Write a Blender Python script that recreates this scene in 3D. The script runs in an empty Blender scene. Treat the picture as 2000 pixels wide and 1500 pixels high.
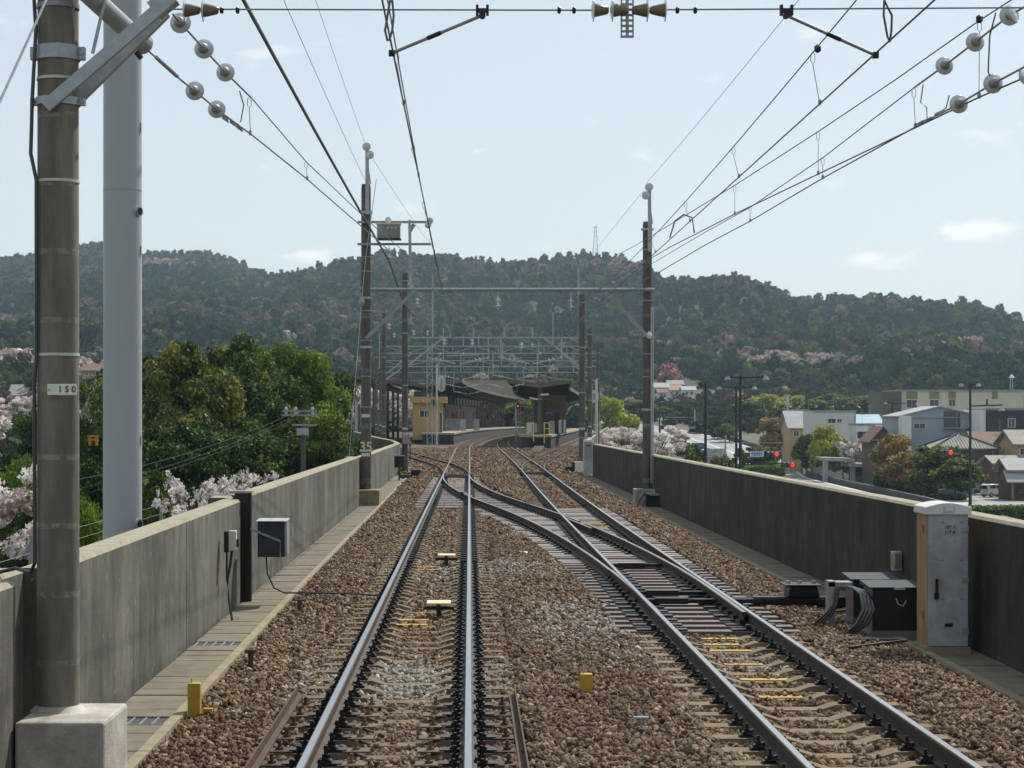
import bpy, math, random
import numpy as np
from mathutils import Vector, Matrix, noise as mnoise
R = math.radians
sc = bpy.context.scene
# ------------------------------------------------------------------ camera, sky, sun, exposure
F, CH, U0, V0 = 3800.0, 2.33, 917.0, 822.0     # focal length (px of a 2000 px frame), eye height over rail, vanishing point
cam = bpy.data.objects.new('camera', bpy.data.cameras.new('camera'))
sc.collection.objects.link(cam)
cam.location = (0, 0, CH); cam.rotation_euler = (R(90), 0, 0)
cam.data.sensor_width = 36.0; cam.data.lens = 36.0 * F / 2000.0
cam.data.shift_x = (1000 - U0) / 2000.0; cam.data.shift_y = (V0 - 750) / 2000.0
cam.data.clip_start = 0.5; cam.data.clip_end = 20000
sc.camera = cam
SUN_AZ, SUN_EL = R(36), R(50)
world = bpy.data.worlds.new('World'); sc.world = world; world.use_nodes = True
nt = world.node_tree; nt.nodes.clear()
out = nt.nodes.new('ShaderNodeOutputWorld'); bg = nt.nodes.new('ShaderNodeBackground')
sky = nt.nodes.new('ShaderNodeTexSky'); sky.sky_type = 'NISHITA'; sky.sun_disc = False
sky.sun_elevation = SUN_EL; sky.sun_rotation = SUN_AZ
sky.air_density = 1.0; sky.dust_density = 1.1; sky.ozone_density = 1.3; sky.altitude = 40
# thin spring clouds: noise over the sky direction, low over the horizon all the way round
tc = nt.nodes.new('ShaderNodeTexCoord'); mp = nt.nodes.new('ShaderNodeMapping')
mp.inputs['Scale'].default_value = (24.0, 24.0, 62.0); mp.inputs['Location'].default_value = (3.1, 0.4, 0.9)
nz = nt.nodes.new('ShaderNodeTexNoise'); nz.inputs['Scale'].default_value = 1.0; nz.inputs['Detail'].default_value = 6; nz.inputs['Roughness'].default_value = .55
rp = nt.nodes.new('ShaderNodeValToRGB'); rp.color_ramp.elements[0].position = .54; rp.color_ramp.elements[1].position = .72
mx = nt.nodes.new('ShaderNodeMixRGB'); mx.inputs['Color2'].default_value = (8.0, 8.0, 7.8, 1)
veil = nt.nodes.new('ShaderNodeMixRGB'); veil.inputs['Fac'].default_value = .72; veil.inputs['Color2'].default_value = (4.95, 5.5, 5.72, 1)     # even milky veil over the whole sky
mul = nt.nodes.new('ShaderNodeMath'); mul.operation = 'MULTIPLY'; mul.inputs[1].default_value = .7
L = nt.links.new
nrmv = nt.nodes.new('ShaderNodeVectorMath'); nrmv.operation = 'NORMALIZE'; L(tc.outputs['Generated'], nrmv.inputs[0])
boost = nt.nodes.new('ShaderNodeMath'); boost.operation = 'ADD'; boost.inputs[1].default_value = -.10; L(nz.outputs['Fac'], boost.inputs[0]); bsock = boost.outputs[0]
for cu, cv, wx, wz in ((1690, 500, .036, .012), (1935, 448, .034, .009), (595, 500, .028, .009)):      # three low cumulus puffs, built up on the same noise
    cd = Vector(((cu - U0) / F, 1.0, (V0 - cv) / F)).normalized()
    sb = nt.nodes.new('ShaderNodeVectorMath'); sb.operation = 'SUBTRACT'; sb.inputs[1].default_value = cd; L(nrmv.outputs[0], sb.inputs[0])
    ms = nt.nodes.new('ShaderNodeVectorMath'); ms.operation = 'MULTIPLY'; ms.inputs[1].default_value = (1 / wx, 1.0, 1 / wz); L(sb.outputs[0], ms.inputs[0])
    ln_ = nt.nodes.new('ShaderNodeVectorMath'); ln_.operation = 'LENGTH'; L(ms.outputs[0], ln_.inputs[0])
    mr_ = nt.nodes.new('ShaderNodeMapRange'); mr_.inputs['From Min'].default_value = 1.0; mr_.inputs['From Max'].default_value = 0.0; mr_.inputs['To Max'].default_value = .31; L(ln_.outputs['Value'], mr_.inputs['Value'])
    ad = nt.nodes.new('ShaderNodeMath'); ad.operation = 'ADD'; L(bsock, ad.inputs[0]); L(mr_.outputs[0], ad.inputs[1]); bsock = ad.outputs[0]
L(tc.outputs['Generated'], mp.inputs['Vector']); L(mp.outputs[0], nz.inputs['Vector']); L(bsock, rp.inputs[0])
L(rp.outputs[0], mul.inputs[0]); L(mul.outputs[0], mx.inputs['Fac']); L(sky.outputs[0], veil.inputs['Color1']); L(veil.outputs[0], mx.inputs['Color1']); L(mx.outputs[0], bg.inputs[0]); L(bg.outputs[0], out.inputs[0])
bg.inputs['Strength'].default_value = 0.118
sun = bpy.data.objects.new('sun', bpy.data.lights.new('sun', 'SUN')); sc.collection.objects.link(sun)
sun.data.energy = 4.1; sun.data.angle = R(0.53); sun.data.color = (1.0, .95, .87)
sdir = Vector((math.sin(SUN_AZ) * math.cos(SUN_EL), math.cos(SUN_AZ) * math.cos(SUN_EL), math.sin(SUN_EL)))
sun.rotation_euler = sdir.to_track_quat('Z', 'Y').to_euler(); sun.location = sdir * 300
vs = sc.view_settings; vs.view_transform = 'Standard'; vs.look = 'None'; vs.gamma = 1.0; vs.exposure = 0.28; vs.use_curve_mapping = False
cy = sc.cycles; cy.use_denoising = True; cy.max_bounces = 6; cy.diffuse_bounces = 3; cy.glossy_bounces = 2; cy.transmission_bounces = 4
cy.transparent_max_bounces = 8; cy.volume_bounces = 0; cy.caustics_reflective = False; cy.caustics_refractive = False
random.seed(7); rng = np.random.default_rng(11)

# ------------------------------------------------------------------ helpers
def P(u, v, Y): return Vector(((u - U0) * Y / F, Y, CH + (V0 - v) * Y / F))      # point at depth Y seen at (u, v) of the photo
def PZ(u, v, Z): Y = (CH - Z) * F / (v - V0); return P(u, v, Y)
ORG = {}
def root(name, label, cat, loc=(0, 0, 0), group=None, rz=0):
    o = bpy.data.objects.new(name, None); sc.collection.objects.link(o); o.location = loc; o.rotation_euler = (0, 0, rz)
    o.empty_display_size = .2
    o['label'] = label; o['category'] = cat
    if group: o['group'] = group
    ORG[o.name] = Vector(loc); return o
def tag(o, label, cat, group=None):
    o['label'] = label; o['category'] = cat
    if group: o['group'] = group
    return o
def kind(o, k): o['kind'] = k; return o
def frame(a, b):
    d = (b - a).normalized(); up = Vector((0, 0, 1)) if abs(d.z) < .97 else Vector((0, 1, 0))
    s = d.cross(up).normalized(); return d, s, s.cross(d).normalized()
class MB:
    def __init__(s): s.v = []; s.f = []; s.m = []; s.mi = 0
    def add(s, vs, fs):
        n = len(s.v); s.v += [tuple(x) for x in vs]
        for q in fs: s.f.append(tuple(n + i for i in q)); s.m.append(s.mi)
        return s
    def obox(s, c, a, b, d):
        c, a, b, d = Vector(c), Vector(a), Vector(b), Vector(d)
        vs = [c + a * i + b * j + d * k for k in (-1, 1) for j in (-1, 1) for i in (-1, 1)]
        return s.add(vs, [(0, 2, 3, 1), (4, 5, 7, 6), (0, 1, 5, 4), (2, 6, 7, 3), (0, 4, 6, 2), (1, 3, 7, 5)])
    def box(s, x0, x1, y0, y1, z0, z1):
        return s.obox(((x0 + x1) / 2, (y0 + y1) / 2, (z0 + z1) / 2), ((x1 - x0) / 2, 0, 0), (0, (y1 - y0) / 2, 0), (0, 0, (z1 - z0) / 2))
    def bar(s, a, b, w, h):
        a, b = Vector(a), Vector(b); d, sd, up = frame(a, b)
        return s.obox((a + b) / 2, sd * w / 2, (b - a) / 2, up * h / 2)
    def angle(s, a, b, w, t=.008):
        a, b = Vector(a), Vector(b); d, sd, up = frame(a, b)
        s.obox((a + b) / 2 - up * w / 2, sd * w / 2, (b - a) / 2, up * t / 2)
        return s.obox((a + b) / 2 - sd * w / 2, sd * t / 2, (b - a) / 2, up * (w / 2 - t * .6))
    def tube(s, pts, r, seg=6, r1=None, cap=True):
        pts = [Vector(p) for p in pts]; n = len(pts); vs = []; fs = []
        for i, p in enumerate(pts):
            d, sd, up = frame(pts[max(0, i - 1)], pts[min(n - 1, i + 1)])
            rr = r if r1 is None else r + (r1 - r) * i / (n - 1)
            for k in range(seg):
                a = 2 * math.pi * k / seg; vs.append(p + sd * (math.cos(a) * rr) + up * (math.sin(a) * rr))
        for i in range(n - 1):
            for k in range(seg):
                k2 = (k + 1) % seg; fs.append((i * seg + k, (i + 1) * seg + k, (i + 1) * seg + k2, i * seg + k2))
        if cap: fs.append(tuple(range(seg))); fs.append(tuple((n - 1) * seg + k for k in reversed(range(seg))))
        return s.add(vs, fs)
    def lathe(s, a, b, prof, seg=16):
        a, b = Vector(a), Vector(b); d, sd, up = frame(a, b); vs = []; fs = []
        for t, r in prof:
            for k in range(seg):
                q = 2 * math.pi * k / seg; vs.append(a + (b - a) * t + sd * (math.cos(q) * r) + up * (math.sin(q) * r))
        for i in range(len(prof) - 1):
            for k in range(seg):
                k2 = (k + 1) % seg; fs.append((i * seg + k, (i + 1) * seg + k, (i + 1) * seg + k2, i * seg + k2))
        fs.append(tuple(range(seg))); fs.append(tuple((len(prof) - 1) * seg + k for k in reversed(range(seg))))
        return s.add(vs, fs)
    def prism(s, poly, vec):
        n = len(poly); poly = [Vector(p) for p in poly]; vec = Vector(vec)
        return s.add(poly + [p + vec for p in poly], [tuple(reversed(range(n))), tuple(range(n, 2 * n))] + [(i, (i + 1) % n, n + (i + 1) % n, n + i) for i in range(n)])
    def sweep(s, prof, path, caps=True, mats=None):
        path = [Vector(p) for p in path]; n = len(path); k = len(prof); vs = []
        for i, p in enumerate(path):
            d = (path[min(n - 1, i + 1)] - path[max(0, i - 1)]); d.z = 0; d.normalize(); sd = Vector((d.y, -d.x, 0))
            for x, z in prof: vs.append(p + sd * x + Vector((0, 0, z)))
        b = len(s.v); s.v += [tuple(x) for x in vs]
        for i in range(n - 1):
            for j in range(k):
                j2 = (j + 1) % k; s.f.append((b + i * k + j, b + i * k + j2, b + (i + 1) * k + j2, b + (i + 1) * k + j)); s.m.append(mats[j] if mats else s.mi)
        if caps:
            s.f.append(tuple(b + j for j in reversed(range(k)))); s.m.append(s.mi)
            s.f.append(tuple(b + (n - 1) * k + j for j in range(k))); s.m.append(s.mi)
        return s
    def build(s, name, mat, parent=None, smooth=False, bevel=0, world=True):
        me = bpy.data.meshes.new(name); o_ = Vector((0, 0, 0))
        if parent is not None and world: o_ = ORG.get(parent.name, o_)
        me.from_pydata([(x - o_.x, y - o_.y, z - o_.z) for x, y, z in s.v], [], s.f)
        mats = mat if isinstance(mat, (list, tuple)) else [mat]
        for m in mats: me.materials.append(m)
        if len(mats) > 1: me.polygons.foreach_set('material_index', s.m)
        if smooth:
            me.polygons.foreach_set('use_smooth', [True] * len(s.f)); me.set_sharp_from_angle(angle=R(38))
        me.update(); o = bpy.data.objects.new(name, me); sc.collection.objects.link(o)
        if parent is not None: o.parent = parent; ORG[o.name] = ORG.get(parent.name, Vector((0, 0, 0))) if world else Vector((0, 0, 0))
        if bevel:
            bm = o.modifiers.new('bevel', 'BEVEL'); bm.width = bevel; bm.segments = 2; bm.limit_method = 'ANGLE'; bm.angle_limit = R(50)
        return o
def share(src, name, parent, loc=(0, 0, 0), rz=0, scale=None):
    o = bpy.data.objects.new(name, src.data); sc.collection.objects.link(o); o.parent = parent; o.location = loc; o.rotation_euler = (0, 0, rz)
    if scale: o.scale = scale
    return o
def copy_tree(o, parent=None):
    c = o.copy(); sc.collection.objects.link(c); c.parent = parent
    for ch in list(o.children): copy_tree(ch, c)
    return c
def text(body, size, loc, rot, mat, parent, name='lettering', ex=.001):
    cu = bpy.data.curves.new(name, 'FONT'); cu.body = body; cu.size = size; cu.align_x = 'CENTER'; cu.align_y = 'CENTER'; cu.extrude = ex; cu.offset = size * .014
    cu.materials.append(mat); tmp = bpy.data.objects.new(name + '_curve', cu); sc.collection.objects.link(tmp); bpy.context.view_layer.update()
    me = bpy.data.meshes.new_from_object(tmp.evaluated_get(bpy.context.evaluated_depsgraph_get())); me.name = name; bpy.data.objects.remove(tmp)
    o = bpy.data.objects.new(name, me); sc.collection.objects.link(o); o.parent = parent
    o.location = Vector(loc) - ORG.get(parent.name, Vector((0, 0, 0))); o.rotation_euler = rot; return o
def lerp(a, b, t): return a + (b - a) * t
def interp(x, pts):
    if x <= pts[0][0]: return pts[0][1]
    for (a, b), (c, d) in zip(pts, pts[1:]):
        if x <= c: return b + (d - b) * (x - a) / (c - a)
    return pts[-1][1]
def sstep(a, b, x): t = min(1, max(0, (x - a) / (b - a))); return t * t * (3 - 2 * t)

# ------------------------------------------------------------------ materials
def mat(name, c1, c2=None, scale=4.0, rough=.8, metal=0.0, bump=0.0, bscale=60.0, stretch=None, spec=.4, grime=0.0, gcol=(.03, .028, .024), gscale=1.5, coat=0, speck=0.0, scol=(.42, .41, .37)):
    m = bpy.data.materials.new(name); m.use_nodes = True; t = m.node_tree; b = t.nodes['Principled BSDF']
    b.inputs['Roughness'].default_value = rough; b.inputs['Metallic'].default_value = metal; b.inputs['Specular IOR Level'].default_value = spec
    b.inputs['Coat Weight'].default_value = coat
    c2 = c2 or tuple(x * .72 for x in c1)
    g = t.nodes.new('ShaderNodeNewGeometry'); src = g.outputs['Position']
    if stretch:
        mpn = t.nodes.new('ShaderNodeMapping'); mpn.inputs['Scale'].default_value = stretch; t.links.new(src, mpn.inputs['Vector']); src2 = mpn.outputs[0]
    else: src2 = src
    n = t.nodes.new('ShaderNodeTexNoise'); n.inputs['Scale'].default_value = scale; n.inputs['Detail'].default_value = 6; n.inputs['Roughness'].default_value = .62
    t.links.new(src2, n.inputs['Vector'])
    r = t.nodes.new('ShaderNodeValToRGB'); r.color_ramp.elements[0].position = .32; r.color_ramp.elements[1].position = .68
    r.color_ramp.elements[0].color = (*c2, 1); r.color_ramp.elements[1].color = (*c1, 1)
    t.links.new(n.outputs['Fac'], r.inputs[0]); col = r.outputs[0]
    if grime:
        n2 = t.nodes.new('ShaderNodeTexNoise'); n2.inputs['Scale'].default_value = gscale; n2.inputs['Detail'].default_value = 8; n2.inputs['Roughness'].default_value = .7
        t.links.new(src2, n2.inputs['Vector'])
        r2 = t.nodes.new('ShaderNodeValToRGB'); r2.color_ramp.elements[0].position = .45; r2.color_ramp.elements[1].position = .7
        t.links.new(n2.outputs['Fac'], r2.inputs[0]); ml = t.nodes.new('ShaderNodeMath'); ml.operation = 'MULTIPLY'; ml.inputs[1].default_value = grime
        t.links.new(r2.outputs[0], ml.inputs[0]); x = t.nodes.new('ShaderNodeMixRGB'); x.inputs['Color2'].default_value = (*gcol, 1)
        t.links.new(ml.outputs[0], x.inputs['Fac']); t.links.new(col, x.inputs['Color1']); col = x.outputs[0]
    if speck:      # scattered small flecks and runs: lichen, chips, splashes
        mpk = t.nodes.new('ShaderNodeMapping'); mpk.inputs['Scale'].default_value = (1, 1, .45); t.links.new(src, mpk.inputs['Vector'])
        nk = t.nodes.new('ShaderNodeTexNoise'); nk.inputs['Scale'].default_value = 17; nk.inputs['Detail'].default_value = 3; t.links.new(mpk.outputs[0], nk.inputs['Vector'])
        rk = t.nodes.new('ShaderNodeValToRGB'); rk.color_ramp.elements[0].position = .66; rk.color_ramp.elements[1].position = .74; t.links.new(nk.outputs['Fac'], rk.inputs[0])
        mk = t.nodes.new('ShaderNodeMath'); mk.operation = 'MULTIPLY'; mk.inputs[1].default_value = speck; t.links.new(rk.outputs[0], mk.inputs[0])
        xk = t.nodes.new('ShaderNodeMixRGB'); xk.inputs['Color2'].default_value = (*scol, 1); t.links.new(mk.outputs[0], xk.inputs['Fac']); t.links.new(col, xk.inputs['Color1']); col = xk.outputs[0]
        nb = t.nodes.new('ShaderNodeTexNoise'); nb.inputs['Scale'].default_value = .55; nb.inputs['Detail'].default_value = 7; nb.inputs['Roughness'].default_value = .7; t.links.new(src, nb.inputs['Vector'])
        mb_ = t.nodes.new('ShaderNodeMapRange'); mb_.inputs['From Min'].default_value = .3; mb_.inputs['From Max'].default_value = .7; mb_.inputs['To Min'].default_value = .42; mb_.inputs['To Max'].default_value = 1.32; t.links.new(nb.outputs['Fac'], mb_.inputs['Value'])
        xb = t.nodes.new('ShaderNodeMixRGB'); xb.blend_type = 'MULTIPLY'; xb.inputs[0].default_value = 1; t.links.new(col, xb.inputs[1]); t.links.new(mb_.outputs[0], xb.inputs[2]); col = xb.outputs[0]
    t.links.new(col, b.inputs['Base Color'])
    if bump:
        n3 = t.nodes.new('ShaderNodeTexNoise'); n3.inputs['Scale'].default_value = bscale; n3.inputs['Detail'].default_value = 5
        t.links.new(src, n3.inputs['Vector']); bp = t.nodes.new('ShaderNodeBump'); bp.inputs['Strength'].default_value = bump; bp.inputs['Distance'].default_value = .02
        t.links.new(n3.outputs['Fac'], bp.inputs['Height']); t.links.new(bp.outputs[0], b.inputs['Normal'])
    return m
def ringed(m, pitch=.49, col=(.30, .27, .21), amt=.55, off=0.0):
    """pale cast-seam rings every half metre round a spun concrete pole"""
    t = m.node_tree; b = t.nodes['Principled BSDF']; old = b.inputs['Base Color'].links[0].from_socket
    g = t.nodes.new('ShaderNodeNewGeometry'); s = t.nodes.new('ShaderNodeSeparateXYZ'); t.links.new(g.outputs['Position'], s.inputs[0])
    a = t.nodes.new('ShaderNodeMath'); a.operation = 'ADD'; a.inputs[1].default_value = 20 + off; t.links.new(s.outputs[2], a.inputs[0])
    d = t.nodes.new('ShaderNodeMath'); d.operation = 'DIVIDE'; d.inputs[1].default_value = pitch; t.links.new(a.outputs[0], d.inputs[0])
    fr = t.nodes.new('ShaderNodeMath'); fr.operation = 'FRACT'; t.links.new(d.outputs[0], fr.inputs[0])
    lt = t.nodes.new('ShaderNodeMath'); lt.operation = 'LESS_THAN'; lt.inputs[1].default_value = .085; t.links.new(fr.outputs[0], lt.inputs[0])
    n = t.nodes.new('ShaderNodeTexNoise'); n.inputs['Scale'].default_value = 18; t.links.new(g.outputs['Position'], n.inputs['Vector'])
    r = t.nodes.new('ShaderNodeValToRGB'); r.color_ramp.elements[0].position = .4; r.color_ramp.elements[1].position = .6; t.links.new(n.outputs['Fac'], r.inputs[0])
    ml = t.nodes.new('ShaderNodeMath'); ml.operation = 'MULTIPLY'; t.links.new(lt.outputs[0], ml.inputs[0]); t.links.new(r.outputs[0], ml.inputs[1])
    m2 = t.nodes.new('ShaderNodeMath'); m2.operation = 'MULTIPLY'; m2.inputs[1].default_value = amt; t.links.new(ml.outputs[0], m2.inputs[0])
    x = t.nodes.new('ShaderNodeMixRGB'); x.inputs['Color2'].default_value = (*col, 1); t.links.new(m2.outputs[0], x.inputs['Fac']); t.links.new(old, x.inputs['Color1']); t.links.new(x.outputs[0], b.inputs['Base Color'])
    return m
def attrmat(name, kind_='GEOMETRY', trans=.0, rough=.8, var=.25, scale=3.0, spec=.3):
    """colour from a per-leaf or per-stone colour attribute, varied by noise; optional light passing through leaves"""
    m = bpy.data.materials.new(name); m.use_nodes = True; t = m.node_tree; b = t.nodes['Principled BSDF']; b.inputs['Roughness'].default_value = rough; b.inputs['Specular IOR Level'].default_value = spec
    cols = []
    for kd in (kind_,) if kind_ != 'BOTH' else ('GEOMETRY', 'INSTANCER'):
        a = t.nodes.new('ShaderNodeAttribute'); a.attribute_type = kd; a.attribute_name = 'col' if kd == 'GEOMETRY' else 'icol'; cols.append(a.outputs['Color'])
    col = cols[0]
    if len(cols) == 2:
        x = t.nodes.new('ShaderNodeMixRGB'); x.blend_type = 'MULTIPLY'; x.inputs[0].default_value = 1; t.links.new(cols[0], x.inputs[1]); t.links.new(cols[1], x.inputs[2]); col = x.outputs[0]
    if var:
        g = t.nodes.new('ShaderNodeNewGeometry'); n = t.nodes.new('ShaderNodeTexNoise'); n.inputs['Scale'].default_value = scale; n.inputs['Detail'].default_value = 3; t.links.new(g.outputs['Position'], n.inputs['Vector'])
        mr = t.nodes.new('ShaderNodeMapRange'); mr.inputs['From Min'].default_value = .3; mr.inputs['From Max'].default_value = .7; mr.inputs['To Min'].default_value = 1 - var; mr.inputs['To Max'].default_value = 1 + var
        t.links.new(n.outputs['Fac'], mr.inputs['Value']); x = t.nodes.new('ShaderNodeMixRGB'); x.blend_type = 'MULTIPLY'; x.inputs[0].default_value = 1
        t.links.new(col, x.inputs[1]); t.links.new(mr.outputs[0], x.inputs[2]); col = x.outputs[0]
    t.links.new(col, b.inputs['Base Color'])
    if trans:
        tr = t.nodes.new('ShaderNodeBsdfTranslucent'); t.links.new(col, tr.inputs[0]); mxs = t.nodes.new('ShaderNodeMixShader'); mxs.inputs[0].default_value = trans
        t.links.new(b.outputs[0], mxs.inputs[1]); t.links.new(tr.outputs[0], mxs.inputs[2]); t.links.new(mxs.outputs[0], t.nodes['Material Output'].inputs[0])
    return m
def emis(name, c, s):
    m = bpy.data.materials.new(name); m.use_nodes = True; b = m.node_tree.nodes['Principled BSDF']; b.inputs['Base Color'].default_value = (*[x * .5 for x in c], 1)
    b.inputs['Emission Color'].default_value = (*c, 1); b.inputs['Emission Strength'].default_value = s; return m
K = {}
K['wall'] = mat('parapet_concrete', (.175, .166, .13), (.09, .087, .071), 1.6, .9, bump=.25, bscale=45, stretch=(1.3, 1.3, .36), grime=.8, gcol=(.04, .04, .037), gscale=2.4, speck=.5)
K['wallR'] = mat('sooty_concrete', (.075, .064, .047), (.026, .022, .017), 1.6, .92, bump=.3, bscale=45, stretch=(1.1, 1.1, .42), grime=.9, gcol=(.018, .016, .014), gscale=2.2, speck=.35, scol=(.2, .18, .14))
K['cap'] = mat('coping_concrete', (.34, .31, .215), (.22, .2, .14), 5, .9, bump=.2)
K['deck'] = mat('deck_concrete', (.2, .19, .17), (.13, .125, .11), 1.0, .9)
K['slab'] = mat('walkway_concrete', (.205, .178, .128), (.14, .122, .088), 3.5, .92, bump=.3, bscale=90, grime=.35, gscale=2)
K['kerb'] = mat('kerb_concrete', (.30, .25, .155), (.2, .165, .105), 6, .9, bump=.3, bscale=70)
K['foot'] = mat('footing_concrete', (.54, .52, .47), (.40, .37, .32), 3.0, .9, bump=.3, grime=.55, gcol=(.24, .17, .11), gscale=3.5, speck=.25, scol=(.12, .09, .06))
K['pole'] = ringed(mat('pole_concrete', (.205, .185, .145), (.115, .104, .084), 2.4, .85, bump=.12, stretch=(3, 3, .5), grime=.5, gcol=(.055, .045, .035), gscale=1.6))
K['poled'] = ringed(mat('dark_pole_concrete', (.13, .115, .095), (.075, .066, .055), 2.4, .85, stretch=(3, 3, .5)), 1.7, (.26, .25, .22), .6)
K['galv'] = mat('galvanised_steel', (.42, .44, .46), (.30, .315, .33), 9, .45, .3, bump=.05)
K['galvp'] = mat('pale_galvanised_steel', (.40, .415, .425), (.30, .31, .32), 9, .4, .15)
K['galvd'] = mat('weathered_galvanised_steel', (.32, .33, .335), (.21, .215, .22), 9, .5, .25)
K['paint'] = mat('grey_painted_steel', (.37, .38, .395), (.33, .34, .355), 1.2, .42, .0, spec=.5, stretch=(2, 2, .4), grime=.1, gcol=(.24, .25, .26))
K['white'] = mat('white_paint', (.62, .62, .60), (.5, .5, .48), 6, .5, grime=.25, gcol=(.3, .26, .2))
K['offw'] = mat('plate_enamel', (.66, .66, .58), (.58, .58, .5), 12, .35)
K['black'] = mat('black_iron', (.022, .022, .024), (.012, .012, .013), 8, .5, .2)
K['rubber'] = mat('black_rubber', (.025, .025, .028), (.015, .015, .017), 10, .28, spec=.6)
K['grease'] = mat('greased_steel', (.028, .027, .027), (.012, .012, .012), 14, .32, .5)
K['rust'] = mat('rust_brown_steel', (.105, .058, .036), (.055, .034, .024), 10, .8, .1, bump=.15)
K['railside'] = mat('rail_web_rust', (.072, .052, .038), (.036, .027, .021), 8, .75, .1)
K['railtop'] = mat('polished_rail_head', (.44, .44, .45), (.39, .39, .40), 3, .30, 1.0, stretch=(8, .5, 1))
K['railtopd'] = mat('dull_and_glareless_rail_head', (.27, .24, .21), (.18, .155, .13), 3, .42, .8, stretch=(8, .5, 1))
K['sleeperd'] = mat('dirty_concrete_sleeper', (.185, .135, .082), (.12, .088, .055), 6, .92, bump=.4, bscale=80, grime=.4, gcol=(.07, .045, .028), gscale=4)
K['sleeper'] = mat('concrete_sleeper', (.205, .155, .094), (.145, .108, .066), 6, .92, bump=.4, bscale=80)
K['timber'] = mat('brown_synthetic_sleeper', (.16, .115, .095), (.095, .07, .06), 5, .5, bump=.2, stretch=(.6, 6, 6))
K['timberl'] = mat('sun_glare_synthetic_sleeper', (.46, .40, .36), (.32, .27, .24), 5, .28, bump=.1, spec=.6, stretch=(.6, 6, 6))  # synthetic sleeper with the glare of the sun put into a paler colour
K['dirt'] = mat('ballast_bed', (.13, .088, .052), (.06, .04, .026), 22, .95, bump=1.0, bscale=26, grime=.3, gscale=9)
K['yellow'] = mat('yellow_paint', (.52, .33, .03), (.38, .24, .025), 6, .65, bump=.15, grime=.45, gcol=(.16, .1, .04), gscale=9)
K['tan'] = mat('tan_plastic', (.66, .55, .34), (.58, .48, .29), 5, .5)
K['bluebox'] = mat('blue_grey_paint_with_shade', (.04, .05, .056), (.027, .034, .04), 5, .6, .0, spec=.2, grime=.3, gcol=(.05, .045, .04))
K['cab'] = mat('pale_grey_cabinet_paint', (.42, .43, .44), (.35, .36, .37), 4, .5, grime=.5, gcol=(.24, .2, .15), gscale=2.5, speck=.3, scol=(.2, .12, .07))
K['cabrust'] = mat('rusting_cream_paint', (.36, .235, .12), (.24, .125, .05), 3, .7, stretch=(3, 3, .6))
K['glass'] = mat('insulator_porcelain', (.56, .58, .60), (.47, .49, .51), 4, .16, spec=.6)
K['brownp'] = mat('brown_glaze', (.19, .145, .095), (.13, .10, .066), 5, .25)
K['wire'] = mat('copper_wire_weathered', (.11, .115, .115), (.07, .075, .075), 5, .4, .5)
K['cablew'] = mat('pale_strap', (.55, .54, .5), (.42, .41, .38), 5, .6)
K['stone'] = attrmat('ballast_stone', 'INSTANCER', rough=.9, var=.28, scale=35)
K['leaf'] = attrmat('leaf', 'GEOMETRY', trans=.36, rough=.6, var=.15, scale=1.5, spec=.15)
K['blossom'] = attrmat('blossom', 'GEOMETRY', trans=.35, rough=.8, var=.08, scale=1.5)
K['forest'] = attrmat('forest_leaf', 'BOTH', trans=.15, rough=.9, var=.25, scale=.06, spec=0)
K['bark'] = mat('bark', (.085, .065, .05), (.045, .035, .028), 6, .95, bump=.5, stretch=(3, 3, .7))
K['barkp'] = mat('pale_bark', (.22, .18, .13), (.13, .105, .08), 6, .95, stretch=(3, 3, .7))
# ------------------------------------------------------------------ numpy mesh and scatter helpers
def npmesh(name, verts, faces, m, col=None, smooth=False):
    me = bpy.data.meshes.new(name); nv = len(verts); nf, k = faces.shape
    me.vertices.add(nv); me.vertices.foreach_set('co', np.asarray(verts, np.float32).ravel())
    me.loops.add(nf * k); me.loops.foreach_set('vertex_index', faces.astype(np.int32).ravel())
    me.polygons.add(nf); me.polygons.foreach_set('loop_start', np.arange(0, nf * k, k, dtype=np.int32)); me.polygons.foreach_set('loop_total', np.full(nf, k, np.int32))
    if smooth: me.polygons.foreach_set('use_smooth', np.ones(nf, bool))
    if col is not None:
        at = me.color_attributes.new('col', 'FLOAT_COLOR', 'POINT'); c4 = np.ones((nv, 4), np.float32); c4[:, :3] = col; at.data.foreach_set('color', c4.ravel())
    me.materials.append(m); me.update(calc_edges=True); me.validate(); return me
def mobj(name, me, parent=None, loc=(0, 0, 0)):
    o = bpy.data.objects.new(name, me); sc.collection.objects.link(o); o.location = loc
    if parent is not None: o.parent = parent
    return o
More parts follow.
